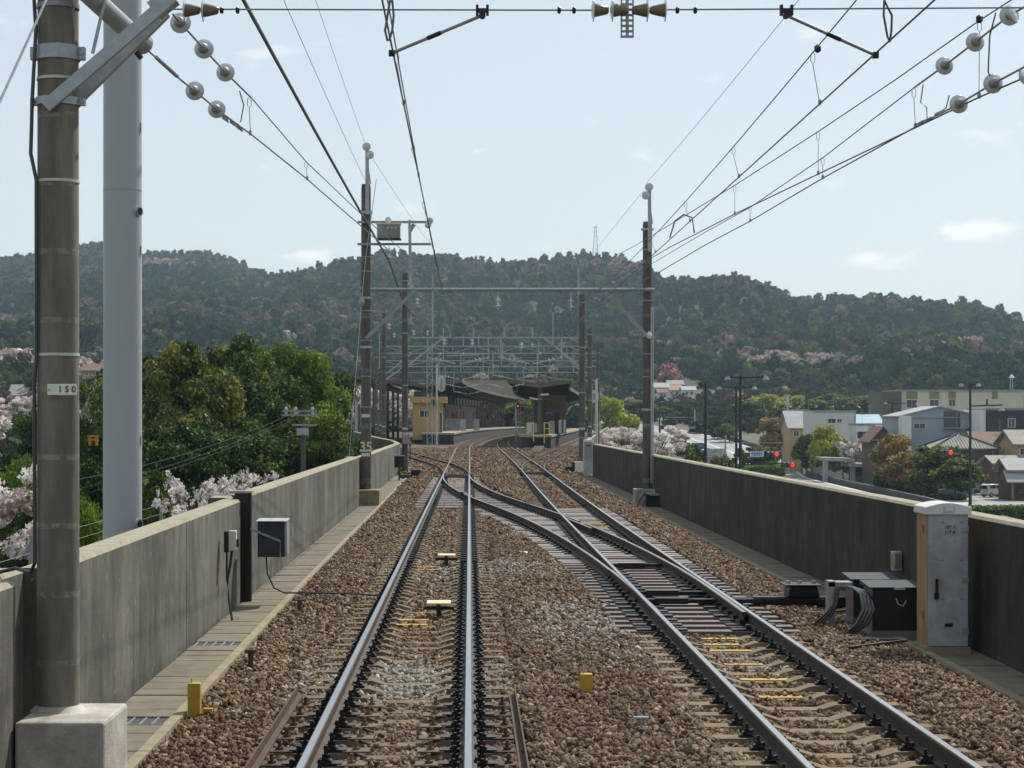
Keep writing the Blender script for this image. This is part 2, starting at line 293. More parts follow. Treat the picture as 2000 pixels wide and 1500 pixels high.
def scatter(name, pts, rot, scl, idx, col, protos):
    """one object of many instances: pebbles, or a far-off wood that reads as one mass"""
    me = bpy.data.meshes.new(name); n = len(pts); me.vertices.add(n); me.vertices.foreach_set('co', np.asarray(pts, np.float32).ravel())
    def at(nm, ty, key, arr):
        a = me.attributes.new(nm, ty, 'POINT'); a.data.foreach_set(key, np.asarray(arr, np.int32 if ty == 'INT' else np.float32).ravel())
    at('irot', 'FLOAT_VECTOR', 'vector', rot); at('iscl', 'FLOAT_VECTOR', 'vector', scl); at('iidx', 'INT', 'value', idx)
    c4 = np.ones((n, 4)); c4[:, :3] = col; at('icol', 'FLOAT_COLOR', 'color', c4)
    o = bpy.data.objects.new(name, me); sc.collection.objects.link(o)
    coll = bpy.data.collections.new(name + '_shapes')
    for i, pm in enumerate(protos): coll.objects.link(bpy.data.objects.new('%s_shape_%02d' % (name, i), pm))
    g = bpy.data.node_groups.new(name + '_spread', 'GeometryNodeTree'); g.interface.new_socket('Geometry', in_out='INPUT', socket_type='NodeSocketGeometry'); g.interface.new_socket('Geometry', in_out='OUTPUT', socket_type='NodeSocketGeometry')
    N = g.nodes.new; gi = N('NodeGroupInput'); go = N('NodeGroupOutput'); ip = N('GeometryNodeInstanceOnPoints'); ci = N('GeometryNodeCollectionInfo')
    ci.inputs['Collection'].default_value = coll; ci.inputs['Separate Children'].default_value = True; ci.inputs['Reset Children'].default_value = True
    def na(nm, ty): a = N('GeometryNodeInputNamedAttribute'); a.data_type = ty; a.inputs['Name'].default_value = nm; return a.outputs['Attribute']
    l = g.links.new; l(gi.outputs[0], ip.inputs['Points']); l(ci.outputs[0], ip.inputs['Instance']); ip.inputs['Pick Instance'].default_value = True
    l(na('iidx', 'INT'), ip.inputs['Instance Index']); l(na('irot', 'FLOAT_VECTOR'), ip.inputs['Rotation']); l(na('iscl', 'FLOAT_VECTOR'), ip.inputs['Scale'])
    l(ip.outputs[0], go.inputs[0]); mo = o.modifiers.new('spread', 'NODES'); mo.node_group = g
    o['kind'] = 'stuff'; return o

# ------------------------------------------------------------------ terrain: town plain, valley side, wooded hills
RIDGE = [(-900, 560), (-400, 520), (-150, 510), (0, 500), (60, 490), (150, 472), (200, 467), (280, 488), (350, 486), (410, 488), (450, 500), (500, 520), (525, 533), (560, 524), (640, 512), (700, 497), (760, 482), (830, 490), (900, 493), (970, 503), (1040, 500), (1100, 492), (1160, 488), (1200, 492), (1240, 505), (1290, 528), (1340, 535), (1400, 530), (1440, 530), (1490, 545), (1530, 565), (1590, 578), (1640, 573), (1700, 570), (1760, 572), (1830, 583), (1900, 585), (1950, 597), (2000, 616), (2200, 650), (2600, 640), (3200, 620)]
RDIST = [(-900, 1750), (480, 1750), (580, 1420), (1230, 1400), (1330, 1180), (3200, 1150)]
FOOTY = [(-900, 520), (480, 640), (900, 640), (1500, 640), (1900, 600), (3200, 600)]
def valley(X, Y):
    left = sstep(-20, -120, X) * 8 * sstep(120, 420, Y)
    return -6.5 + left + max(0, Y - 300) * .05 if Y < 2500 else -6.5
def gz(X, Y):
    if Y < 200: return valley(X, Y)
    u = U0 + F * X / Y; yf = interp(u, FOOTY); yr = interp(u, RDIST)
    v = interp(u, RIDGE); zr = CH + (V0 - v) * yr / F - 7.0
    zb = -6.5 + sstep(-20, -120, X) * 8 * sstep(120, 420, Y) + max(0, min(Y, yf) - 300) * .05
    if Y <= yf: return zb
    t = (Y - yf) / (yr - yf)
    if t <= 1:      # the slope climbs so that the crest, not the flank, makes the skyline
        a0 = (zb - CH) / yf; a1 = (zr - CH) / yr; s = t ** .72
        n = (mnoise.noise(Vector((X * .0075, Y * .004, 3.3))) + .6 * mnoise.noise(Vector((X * .017, Y * .011, 1.3)))) * 16 * math.sin(math.pi * t ** .8) / yr * (1 - .5 * t)
        return CH + Y * (a0 + (a1 - a0) * s + n * (1 if n < 0 else max(0.0, 1 - t)))
    return max(zr - (Y - yr) * .25 * (1 + .3 * mnoise.noise(Vector((X * .01, Y * .01, 0)))), zb)
def spray_proto():
    r = random.Random(77); cl = []; mb = MB(); mb.tube([(0, 0, -.3), (.1, 0, 2.0), (0, .1, 3.6)], .16, 7, .09)
    for b in range(17):
        a = r.uniform(0, 6.28); ln = r.uniform(1.2, 3.0); p0 = Vector((0, 0, r.uniform(2.2, 3.6))); up = r.uniform(.55, 1.0); pts_ = [p0 + Vector((math.cos(a) * ln * t, math.sin(a) * ln * t, up * 2.6 * t - .5 * t * t + .12 * math.sin(7 * t + b))) for t in [i / 9 for i in range(10)]]
        mb.tube(pts_, .035, 5, .008)
        for p_ in pts_[3:]:
            for k in range(3): cl.append((p_.x + r.gauss(0, .12), p_.y + r.gauss(0, .12), p_.z + r.gauss(0, .10), r.uniform(.07, .16)))
    v, f, c = leaf_cloud(7, cl, 9000, .06, PK, 1, 1.2, .1); me = npmesh('crown', v, f, K['blossom'], c)
    tm = bpy.data.meshes.new('trunk'); tm.from_pydata(mb.v, [], mb.f); tm.materials.append(K['bark']); LEAFSETS['spray'] = (tm, me)
K['ground'] = mat('town_ground', (.11, .11, .07), (.06, .075, .035), .06, .95, grime=.4, gcol=(.05, .06, .03), gscale=.02)
K['soil'] = mat('forest_floor', (.055, .06, .035), (.03, .035, .02), .08, .95)
xs = np.concatenate([np.linspace(-2600, -700, 16), np.linspace(-640, 760, 130), np.linspace(820, 2600, 16)]); ys = np.concatenate([np.linspace(-400, 280, 10), np.linspace(300, 1950, 120), np.linspace(2050, 5200, 12)])
gv = np.array([(x, y, gz(x, y)) for y in ys for x in xs]); nx = len(xs)
gf = np.array([(j * nx + i, j * nx + i + 1, (j + 1) * nx + i + 1, (j + 1) * nx + i) for j in range(len(ys) - 1) for i in range(nx - 1)])
gm = npmesh('terrain', gv, gf, K['ground'], smooth=True); gm.materials.append(K['soil'])
cen = gv[gf].mean(1); hill = np.array([c[1] > interp(U0 + F * c[0] / max(c[1], 1), FOOTY) + 25 for c in cen])
gm.polygons.foreach_set('material_index', hill.astype(np.int32))
kind(mobj('terrain', gm), 'structure')

# ------------------------------------------------------------------ foliage builders
def leaf_cloud(seed, clumps, n, size, palette, flat=.75, aspect=1.5, inner=.35):
    """leaf-sized faces spread through clumps; palette: list of (colour, weight)"""
    r = np.random.default_rng(seed); cl = np.array(clumps, float); w = cl[:, 3] ** 2; ci = r.choice(len(cl), n, p=w / w.sum())
    d = r.normal(size=(n, 3)); d /= np.linalg.norm(d, axis=1)[:, None]; rad = inner + (1 - inner) * r.random(n) ** .55
    rad *= 1 + .12 * r.normal(size=n)
    c = cl[ci, :3] + d * (rad * cl[ci, 3])[:, None] * np.array([1, 1, flat])
    nrm = d * .9 + r.normal(size=(n, 3)) * .75 + np.array([0, 0, .35]); nrm /= np.linalg.norm(nrm, axis=1)[:, None]
    t = np.cross(nrm, r.normal(size=(n, 3))); t /= np.linalg.norm(t, axis=1)[:, None]; b = np.cross(nrm, t)
    s = size * (.6 + .8 * r.random(n))[:, None]
    v = np.stack([c - t * s * aspect * .5, c - b * s * .5 + nrm * s * .12, c + t * s * aspect * .5, c + b * s * .5 + nrm * s * .12], 1).reshape(-1, 3)
    f = np.arange(4 * n).reshape(n, 4)
    pc = np.array([p[0] for p in palette]); pw = np.array([p[1] for p in palette], float); ck = r.choice(len(pc), len(cl), p=pw / pw.sum()); lk = r.choice(len(pc), n, p=pw / pw.sum())
    k = np.where(r.random(n) < .6, ck[ci], lk); col = pc[k] * (.75 + .5 * r.random(n))[:, None]
    return v, f, np.repeat(col, 4, 0)
def crown_clumps(seed, h0, h1, rx, n, rc, shape='round'):
    r = random.Random(seed); out = []
    for i in range(n):
        t = (i + r.random()) / n; z = h0 + (h1 - h0) * t
        prof = math.sqrt(max(0.05, 1 - (2 * t - .85) ** 2 / 1.35)) if shape == 'round' else (1.02 - t) ** .8 if shape == 'cone' else max(.35, 1 - (1 - t) ** 2)
        a = r.random() * 6.283; q = rx * prof * math.sqrt(r.random() * .8 + .15)
        out.append((q * math.cos(a), q * math.sin(a), z, rc * (.5 + .95 * r.random()) * (.55 + .5 * prof)))
    return out
def trunk_mb(seed, h, r0, clumps, nl=7, lean=0.0):
    rr = random.Random(seed); mb = MB(); pts = [Vector((0, 0, -.3))]
    for i in range(1, 6): pts.append(Vector((rr.uniform(-1, 1) * .04 * h + lean * i / 5, rr.uniform(-1, 1) * .04 * h, h * i / 5)))
    mb.tube(pts, r0, 8, r0 * .35)
    for c in sorted(clumps, key=lambda c: -c[3])[:nl]:
        e = Vector(c[:3]); k = min(4, max(1, int(e.z / h * 4 * .7))); s = pts[k]; m1 = (s + e) / 2 + Vector((0, 0, -.08 * h))
        mb.tube([s, m1, e], r0 * .38, 5, r0 * .1)
    return mb
LEAFSETS = {}
def tree_proto(key, seed, h, rx, nclump, rc, nleaf, size, palette, trunk_h=.6, h0=.25, r0=.2, shape='round', bark='bark', lm='leaf', flat=.75, nl=7, aspect=1.5, inner=.35):
    cl = crown_clumps(seed, h * h0, h * .93, rx, nclump, rc, shape); v, f, c = leaf_cloud(seed, cl, nleaf, size, palette, flat, aspect, inner)
    me = npmesh('crown', v, f, K[lm], c); t = trunk_mb(seed, h * trunk_h, r0, cl, nl)
    tm = bpy.data.meshes.new('trunk'); tm.from_pydata(t.v, [], t.f); tm.materials.append(K[bark]); tm.polygons.foreach_set('use_smooth', [True] * len(t.f))
    LEAFSETS[key] = (tm, me)
def tree(key, name, label, loc, s=1.0, rz=0.0, cat='tree', group=None, sz=None):
    o = root(name, label, cat, loc, group, rz); o.scale = (s, s, sz or s); tm, me = LEAFSETS[key]
    mobj('trunk', tm, o); mobj('crown', me, o); return o
DG = [((.036, .07, .012), 4), ((.075, .13, .018), 4), ((.19, .24, .03), 2), ((.02, .042, .009), 4)]
OL = [((.28, .26, .045), 3), ((.20, .22, .04), 3), ((.11, .14, .03), 2)]
YG = [((.34, .36, .035), 3), ((.25, .31, .04), 3), ((.40, .36, .05), 2)]
OR = [((.32, .19, .045), 3), ((.24, .17, .045), 3), ((.15, .16, .04), 2), ((.36, .24, .06), 1)]
PK = [((.76, .71, .68), 4), ((.70, .63, .61), 3), ((.82, .79, .77), 2), ((.36, .28, .24), 2)]
BR = [((.13, .10, .085), 3), ((.18, .13, .11), 2), ((.10, .10, .06), 2)]
tree_proto('oak', 1, 12, 4.6, 50, 1.15, 50000, .145, DG, r0=.26)
tree_proto('oak2', 2, 12, 4.2, 46, 1.15, 48000, .145, DG + [((.13, .17, .03), 2)], r0=.26)
tree_proto('olive', 3, 12, 3.8, 44, .95, 32000, .14, OL + DG[:1], r0=.24, bark='barkp', nl=12)
tree_proto('camphor', 4, 12, 4.4, 48, 1.1, 46000, .145, [((.10, .17, .02), 4), ((.16, .24, .025), 3), ((.06, .11, .02), 3)], r0=.26)
tree_proto('bush', 5, 3, 1.8, 18, .75, 3800, .16, DG + YG[:1], trunk_h=.5, h0=.12, r0=.07)
tree_proto('cherry', 6, 6.5, 3.8, 120, .42, 26000, .10, PK, r0=.2, h0=.38, flat=.55, nl=26, shape='vase', lm='blossom')
tree_proto('cherry2', 16, 6.5, 4.2, 130, .40, 26000, .10, PK, r0=.2, h0=.35, flat=.5, nl=30, shape='vase', lm='blossom')
spray_proto()
tree_proto('street', 7, 6, 2.4, 26, .8, 5200, .24, DG[1:] + OL, r0=.12)
tree_proto('lime', 8, 6, 2.4, 26, .8, 5200, .24, YG, r0=.12)
tree_proto('russet', 9, 6, 2.3, 28, .75, 5200, .24, OR, r0=.12)
tree_proto('pine', 10, 7, 2.2, 22, .8, 4500, .26, [((.03, .05, .02), 3), ((.05, .075, .03), 2)], r0=.15, shape='cone', h0=.12)
# far-off wood: many small crowns over the hillsides, one mass
def far_crown(seed, shape, n, size):
    cl = crown_clumps(seed, 1.0, 6.8, 3.4 if shape == 'round' else 2.2, 13, 1.5 if shape == 'round' else 1.0, shape)
    v, f, c = leaf_cloud(seed, cl, n, size, [((1, 1, 1), 2), ((.75, .8, .75), 2), ((1.15, 1.12, 1.0), 1)], .8, 1.3, .5); return npmesh('far_crown', v, f, K['forest'], c)
FP = [far_crown(30 + i, 'round', 240, 1.5) for i in range(4)] + [far_crown(40 + i, 'cone', 170, 1.1) for i in range(2)]
pts = []; cols = []; idx = []; scl = []
FR = random.Random(5)
def fcol(X, Y, t):
    k = mnoise.noise(Vector((X * .006, Y * .005, 7.7))) + .3 * mnoise.noise(Vector((X * .03, Y * .02, 2.2))); r = FR.random()
    if k > .30 and r < .6 or (t > .85 and r < .25): c = FR.choice([(.15, .115, .085), (.12, .11, .07), (.19, .145, .11)]); i = FR.randrange(4)
    elif k < -.18 and r < .75: c = FR.choice([(.02, .046, .03), (.026, .056, .034)]); i = FR.choice((4, 5, 4, 5, 0))
    elif r > .982: c = FR.choice([(.30, .22, .20), (.24, .17, .14), (.34, .27, .25)]); i = FR.randrange(4)
    elif r > .80: c = FR.choice([(.10, .125, .04), (.13, .14, .05)]); i = FR.randrange(4)
    else: c = FR.choice([(.031, .068, .031), (.044, .088, .034), (.026, .056, .029)]); i = FR.randrange(4)
    q = FR.uniform(.8, 1.25); return tuple(x * q for x in c), i
Y = 560.0
while Y < 1860:
    st = 4.9 + (Y - 560) * .0013; n = int(Y * .62 / st)
    for i in range(-int(n * .44), int(n * .56)):
        x = (i + FR.uniform(-.5, .5)) * st; y = Y + FR.uniform(-.5, .5) * st * 1.5; u = U0 + F * x / y
        yf = interp(u, FOOTY); yr = interp(u, RDIST)
        if y < yf + (40 if 1268 < u < 1368 else 12) or y > yr + 45: continue
        c, k = fcol(x, y, (y - yf) / (yr - yf)); s = FR.uniform(.5, 1.05) * (1.05 if y < 800 else .92)
        pts.append((x, y, gz(x, y) - .6)); cols.append(c); idx.append(k); scl.append((s, s, s * FR.uniform(.9, 1.35)))
    Y += st * 1.5
for cu, cv, D, rad, n, cc in [(1525, 730, 700, 16, 40, (.50, .38, .36)), (1600, 745, 690, 8, 12, (.48, .40, .39)), (1885, 722, 760, 5, 8, (.5, .35, .33)), (1303, 748, 655, 4, 3, (.42, .2, .2)), (330, 520, 1600, 26, 26, (.42, .29, .25)), (1200, 510, 1330, 30, 16, (.34, .22, .18)), (20, 705, 560, 8, 10, (.6, .48, .47)), (165, 735, 480, 6, 10, (.6, .48, .47))]:
    p = P(cu, cv, D)
    for i in range(n):
        x = p.x + FR.gauss(0, .5) * rad; y = D + FR.gauss(0, .5) * rad; q = FR.uniform(.75, 1.2)
        pts.append((x, y, gz(x, y))); cols.append(tuple(k * q for k in cc)); idx.append(FR.randrange(4)); s = FR.uniform(.8, 1.2); scl.append((s, s, s))
RCN = [(100, 30), (160, 36.5), (197, 39.3), (230, 41), (262, 42.5), (288, 43.8), (335, 47), (360, 47.5), (385, 46), (410, 44), (440, 39), (470, 30), (500, 18)]
rc = lambda y: interp(y, RCN)
y = 150.0
while y < 690:                     # thickets and gardens between the town and the hill foot, lower near the road
    st = 4.6; n = int(y * .62 / st)
    for i in range(-int(n * .44), int(n * .56)):
        x = (i + FR.uniform(-.5, .5)) * st; yy = y + FR.uniform(-.5, .5) * st * 1.6; u = U0 + F * x / yy
        if x > -22 and yy < 425: continue
        if x > -22 and abs(x - rc(yy)) < 13 and yy < 505: continue
        if u > 1480 and yy < 345: continue
        if yy > interp(u, FOOTY) + 22: continue
        if x < -22 and yy < 260 and u > 230: continue
        r = FR.random(); hs = (.22 if yy > 540 and 1268 < u < 1368 else .36) if 1180 < u < 1500 else .5 if (1180 < u and yy < 640) else .75
        if u < 150 and 300 < yy < 520 and r < .7: continue
        c = FR.choice([(.045, .066, .03), (.06, .08, .034), (.035, .055, .026), (.085, .085, .04), (.11, .10, .05)]) if r < .9 else FR.choice([(.45, .37, .35), (.13, .17, .04), (.11, .09, .07)])
        s = FR.uniform(.7, 1.3) * hs; pts.append((x, yy, gz(x, yy) - .4)); cols.append(c); idx.append(FR.randrange(4)); scl.append((s, s, s * FR.uniform(.8, 1.1)))
    y += st * 1.6
n = len(pts); rot = np.zeros((n, 3)); rot[:, 2] = rng.random(n) * 6.28
wood = scatter('wooded_hillside', pts, rot, scl, idx, cols, FP)
wood['label'] = 'far wooded hills covered with evergreen and bare trees'

# ------------------------------------------------------------------ viaduct deck, parapets, walkways
LW = [(-20, -3.16), (15, -3.16), (28, -3.26), (45, -3.32), (60, -3.36), (85, -3.47), (100, -3.55), (112, -4.3), (130, -6.0), (213, -12.6), (300, -16)]
RW = [(-20, 5.68), (90, 5.72), (91, 5.72)]
RW2 = [(100, 6.15), (123, 7.4), (180, 11.8), (261, 17.9), (340, 24)]
lw = lambda y: interp(y, LW); rwf = lambda y: interp(y, RW) if y < 95 else interp(y, RW2)
d = MB(); yy = [-15, 30, 60, 85, 100, 112, 130, 170, 213, 260, 300, 340, 420]
for a, b in zip(yy, yy[1:]):
    q = [(lw(a) - .3, a), (rwf(a) + .3, a), (rwf(b) + .3, b), (lw(b) - .3, b)]
    d.prism([(x, y, -1.6) for x, y in q], (0, 0, 1.25))
kind(d.build('viaduct_deck', K['deck']), 'structure')
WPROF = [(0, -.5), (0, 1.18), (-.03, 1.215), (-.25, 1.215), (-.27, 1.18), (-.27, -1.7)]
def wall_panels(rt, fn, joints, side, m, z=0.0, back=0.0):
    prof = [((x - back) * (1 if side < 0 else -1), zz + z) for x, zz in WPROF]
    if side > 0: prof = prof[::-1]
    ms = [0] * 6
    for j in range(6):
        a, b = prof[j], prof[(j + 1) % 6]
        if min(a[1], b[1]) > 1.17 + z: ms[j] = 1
    for a, b in zip(joints, joints[1:]):
        n = max(2, int((b - a) / 4) + 1); path = [(fn(a + .015 + (b - a - .03) * i / (n - 1)), a + .015 + (b - a - .03) * i / (n - 1), 0) for i in range(n)]
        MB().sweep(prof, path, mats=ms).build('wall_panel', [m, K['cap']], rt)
wl = root('parapet_wall', 'grey concrete parapet wall with dark vertical streaks along the left track', 'wall', (-3.3, 14, 0))
wall_panels(wl, lw, [6, 10, 13.55], -1, K['wall']); wall_panels(wl, lw, [13.55, 14.75], -1, K['wall'], back=.22)
wall_panels(wl, lw, [14.75, 22.1, 27.7], -1, K['wall']); wall_panels(wl, lw, [27.7, 28.5], -1, K['wall'], .02, .2)
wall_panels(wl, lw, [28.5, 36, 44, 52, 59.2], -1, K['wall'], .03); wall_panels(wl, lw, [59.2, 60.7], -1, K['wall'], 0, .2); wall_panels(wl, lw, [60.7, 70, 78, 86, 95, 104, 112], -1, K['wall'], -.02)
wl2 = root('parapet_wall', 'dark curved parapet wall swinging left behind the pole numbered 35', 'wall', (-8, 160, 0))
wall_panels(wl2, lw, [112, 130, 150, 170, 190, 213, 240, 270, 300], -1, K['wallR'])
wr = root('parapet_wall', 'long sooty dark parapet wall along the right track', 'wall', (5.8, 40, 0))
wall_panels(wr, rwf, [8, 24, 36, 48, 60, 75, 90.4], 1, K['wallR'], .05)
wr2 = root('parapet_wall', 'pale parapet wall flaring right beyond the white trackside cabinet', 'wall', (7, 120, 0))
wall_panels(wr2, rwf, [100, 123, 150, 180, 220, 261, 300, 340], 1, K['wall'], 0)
# walkways with loose slabs, kerbs and drain gratings
def walkway(name, fn, side, y1, z=-.25):
    rt = root(name, ('sunlit slab walkway beside the left parapet wall', 'shaded slab walkway beside the right parapet wall')[side > 0], 'walkway', (fn(20), 10, z)); s = 1 if side < 0 else -1
    b = MB(); b.prism([(fn(8) + s * .003, 8, z - .1), (fn(8) + s * .58, 8, z - .1), (fn(y1) + s * .58, y1, z - .1), (fn(y1) + s * .003, y1, z - .1)], (0, 0, .052)); b.build('channel', K['deck'], rt)
    src = None; i = 0; y = 11.2
    while y < min(y1, 64):
        if side < 0 and (abs(y - 16.6) < .23 or abs(y - 22.35) < .23): 
            g = MB(); x = fn(y) + .02
            g.box(x, x + .56, y + .01, y + .43, z - .06, z - .045)
            for k in range(6): g.box(x + .02 + k * .104, x + .035 + k * .104, y + .02, y + .42, z - .045, z - .002)
            for k in range(9): g.box(x + .02, x + .555, y + .025 + k * .046, y + .037 + k * .046, z - .04, z - .012)
            g.build('drain_grating', K['galvd'], rt)
        else:
            dz = random.uniform(-.006, .004)
            if src is None:
                src = MB().box(-.28, .28, 0, .425, -.047, 0).build('slab', K['slab'], rt, bevel=.006, world=False); o = src; o.location = Vector((fn(y) + s * .295, y, z + dz)) - Vector(rt.location)
            else:
                o = share(src, 'slab', rt, Vector((fn(y) + s * .295, y, z + dz)) - Vector(rt.location)); mdf = o.modifiers.new('bevel', 'BEVEL'); mdf.width = .006; mdf.segments = 1
            o.rotation_euler = (random.uniform(-.004, .004), random.uniform(-.006, .006), random.uniform(-.006, .006) - math.atan((fn(y + 1) - fn(y - 1)) / 2))
        y += .445
    MB().sweep([(0, -.05), (s * .575, -.05), (s * .575, 0), (0, 0)][::s], [(fn(y) + s * .003, y, z) for y in (64.2, 74, 84, y1)]).build('far_slabs', K['slab'], rt)
    kb = []; y = 9
    while y < y1:
        e = min(y + 2, y1); MB().sweep([(s * .59, -.12), (s * .70, -.12), (s * .695, .035), (s * .60, .035)][::s], [(fn(y + .006), y + .006, z), (fn(e - .006), e - .006, z)]).build('kerb_stone', K['kerb'], rt); y = e
    return rt
walkway('walkway', lw, -1, 92); walkway('walkway', rwf, 1, 90)

# ------------------------------------------------------------------ tracks
cl_ = lambda y: -.575 + max(0, y - 160) ** 2 / 4800.0
cr_ = lambda y: 2.86 + .24 * sstep(45, 115, y) + max(0, y - 160) ** 2 / 4800.0
def cx_(y):
    t = (y - 23) / 63.0
    return 2.87 - 3.445 * (2 * t * t if t < .5 else 1 - 2 * (1 - t) ** 2)
def l2_(y): return -.575 - .5 * .09 * min(1, max(0, (y - 84) / 25)) * max(0, min(y, 109) - 84) - .09 * max(0, min(y, 200) - 109) - .03 * max(0, y - 200)
def r2_(y): return cr_(min(y, 86)) + .5 * .078 * min(1, max(0, (y - 86) / 30)) * max(0, min(y, 116) - 86) + .078 * max(0, y - 116)
RAIL = [(-.0635, -.153), (.0635, -.153), (.0635, -.142), (.012, -.125), (.009, -.052), (.0325, -.036), (.0325, -.007), (.024, 0), (-.024, 0), (-.0325, -.007), (-.0325, -.036), (-.009, -.052), (-.012, -.125), (-.0635, -.142)]
RM = [0] * 14
for j in (7,): RM[j] = 1
def rail(rt, fn, off, y0, y1, z=0.0, step=2.0, top='railtop', name='rail'):
    n = max(2, int((y1 - y0) / step) + 1); path = [(fn(y0 + (y1 - y0) * i / (n - 1)) + off, y0 + (y1 - y0) * i / (n - 1), z) for i in range(n)]
    return MB().sweep(RAIL, path, mats=RM).build(name, [K['railside'], K[top]], rt, smooth=True)
G = .566
# concrete sleeper: ends and rail seats high, waist dipped in the middle
def sleeper_mb(w=.2):
    m = MB(); prof = [(-1.0, -.06), (-.93, .0), (-.36, .0), (-.22, -.045), (.22, -.045), (.36, 0), (.93, 0), (1.0, -.06)]
    vs = []; fs = []
    for x, z in prof:
        for y, zz in ((-w / 2, -.16), (-w * .38, z), (w * .38, z), (w / 2, -.16)): vs.append((x, y, zz if zz < -.1 else z))
    for i in range(7):
        for j in range(4): fs.append((i * 4 + j, (i + 1) * 4 + j, (i + 1) * 4 + (j + 1) % 4, i * 4 + (j + 1) % 4))
    fs += [(3, 2, 1, 0), (28, 29, 30, 31)]; return m.add(vs, fs)
def clip_mb(m, x, y, z, s, big=1.0):
    """spring clip and bolt holding the rail foot; s = side of the rail"""
    m.box(x + s * .05, x + s * .16 * big, y - .05 * big, y + .05 * big, z, z + .022)
    m.obox((x + s * .095, y, z + .04), (.045, 0, -.012 * s), (0, .033 * big, 0), (.004, 0, .01))
    m.lathe((x + s * .1, y, z + .03), (x + s * .1, y, z + .105 * big), [(0, .022 * big), (.45, .022 * big), (.45, .012 * big), (1, .011 * big)], 6)
    return m
def make_track(label, fn, loc, y0, y1, near_end, skip=(), pitch=.6, bridge=None, sw=.2):
    rt = root('railway_track', label, 'railway track', loc); o_ = Vector(loc)
    for s in (-1, 1): rail(rt, fn, s * G, 6, 84); rail(rt, fn, s * G, 84.004, y1, top='railtopd')  # far heads equally worn: their weaker sky reflection is put into the colour
    sm = sleeper_mb(sw); src = None; csrc = {}; far = MB(); y = y0; i = 0
    while y < near_end:
        if not any(a <= y <= b for a, b in skip):
            x = fn(y); rz = -math.atan((fn(y + 1) - fn(y - 1)) / 2) + random.uniform(-.006, .006); lc = Vector((x, y + random.uniform(-.015, .015), -.168 + random.uniform(-.004, .004))) - o_
            if src is None: src = sm.build('sleeper', K['sleeperd' if bridge else 'sleeper'], rt, world=False); o = src
            else: o = share(src, 'sleeper', rt)
            o.location = lc; o.rotation_euler = (0, random.uniform(-.004, .004), rz)
            big = bridge and y < bridge
            if y < 34:
                for k, (rx, s) in enumerate(((-G, -1), (-G, 1), (G, -1), (G, 1))):
                    ck = (k, big)
                    if ck not in csrc: csrc[ck] = clip_mb(MB(), rx, 0, .001, s, 1.35 if big else 1.0).build('rail_clip', K['grease'], o, world=False)
                    else: share(csrc[ck], 'rail_clip', o)
                if big:
                    for k, bx in enumerate((-.86, -.28, .28, .86)):
                        ck = ('b', k)
                        if ck not in csrc: csrc[ck] = MB().box(bx - .1, bx + .1, -.085, .085, .001, .014).lathe((bx, 0, .0), (bx, 0, .085), [(0, .03), (.4, .03), (.4, .016), (1, .014)], 6).build('bolt_plate', K['rust' if abs(bx) > .5 else 'sleeperd'], o, world=False)
                        else: share(csrc[ck], 'bolt_plate', o)
            else:
                for rx, s in ((-G, -1), (-G, 1), (G, -1), (G, 1)): far.box(fn(y) + rx + s * .05, fn(y) + rx + s * .15, y - .05, y + .05, -.167, -.10)
        y += pitch
    if far.v: kind(far.build('rail_clips', K['grease'], rt), 'stuff')
    fs = MB(); 
    while y < y1 - 1: 
        x = fn(y); fs.box(x - 1.0, x + 1.0, y - .1, y + .1, -.3, -.168); y += pitch
    if fs.v: kind(fs.build('far_sleepers', K['sleeper'], rt), 'stuff')
    return rt
TL = make_track('left main track with shiny rails running straight to the left platform', cl_, (-.575, 14, 0), 11.2, 420, 74, skip=((74, 84),), pitch=.585, bridge=17.5, sw=.23)
for s in (-1, 1):   # steel angles bolted outside the rails over the first bay
    m = MB(); x = -.575 + s * .985; m.box(x - .006, x + .006, 8, 17.6, -.165, -.075); m.box(min(x, x - s * .055), max(x, x - s * .055), 8, 17.6, -.155, -.143); m.build('guard_angle', K['rust'], TL)
TR = make_track('right main track with the points in its near part', cr_, (2.86, 14, 0), 11.2, 420, 84, skip=((23.0, 56.5),), pitch=.6, sw=.26)
TC = root('railway_crossover', 'curved brown crossover track with long timbers linking the two main tracks', 'railway track', (1.2, 54, 0))
rail(TC, cx_, -G, 30.5, 62.5, -.004, 1.0, 'railtopd'); rail(TC, cx_, -G, 63.8, 86, -.004, 1.0, 'railtopd'); rail(TC, cx_, G, 30.5, 44.0, -.004, 1.0, 'railtopd'); rail(TC, cx_, G, 45.4, 86, -.004, 1.0, 'railtopd')
for fn, off, s in ((cx_, -G, 1), (cx_, G, -1)):      # check rails inside the running rails beside the frogs
    rail(TC, cx_, off + s * .11, 42.5 if off > 0 else 60.5, 47 if off > 0 else 66, -.01, 1, 'railtopd', 'check_rail')
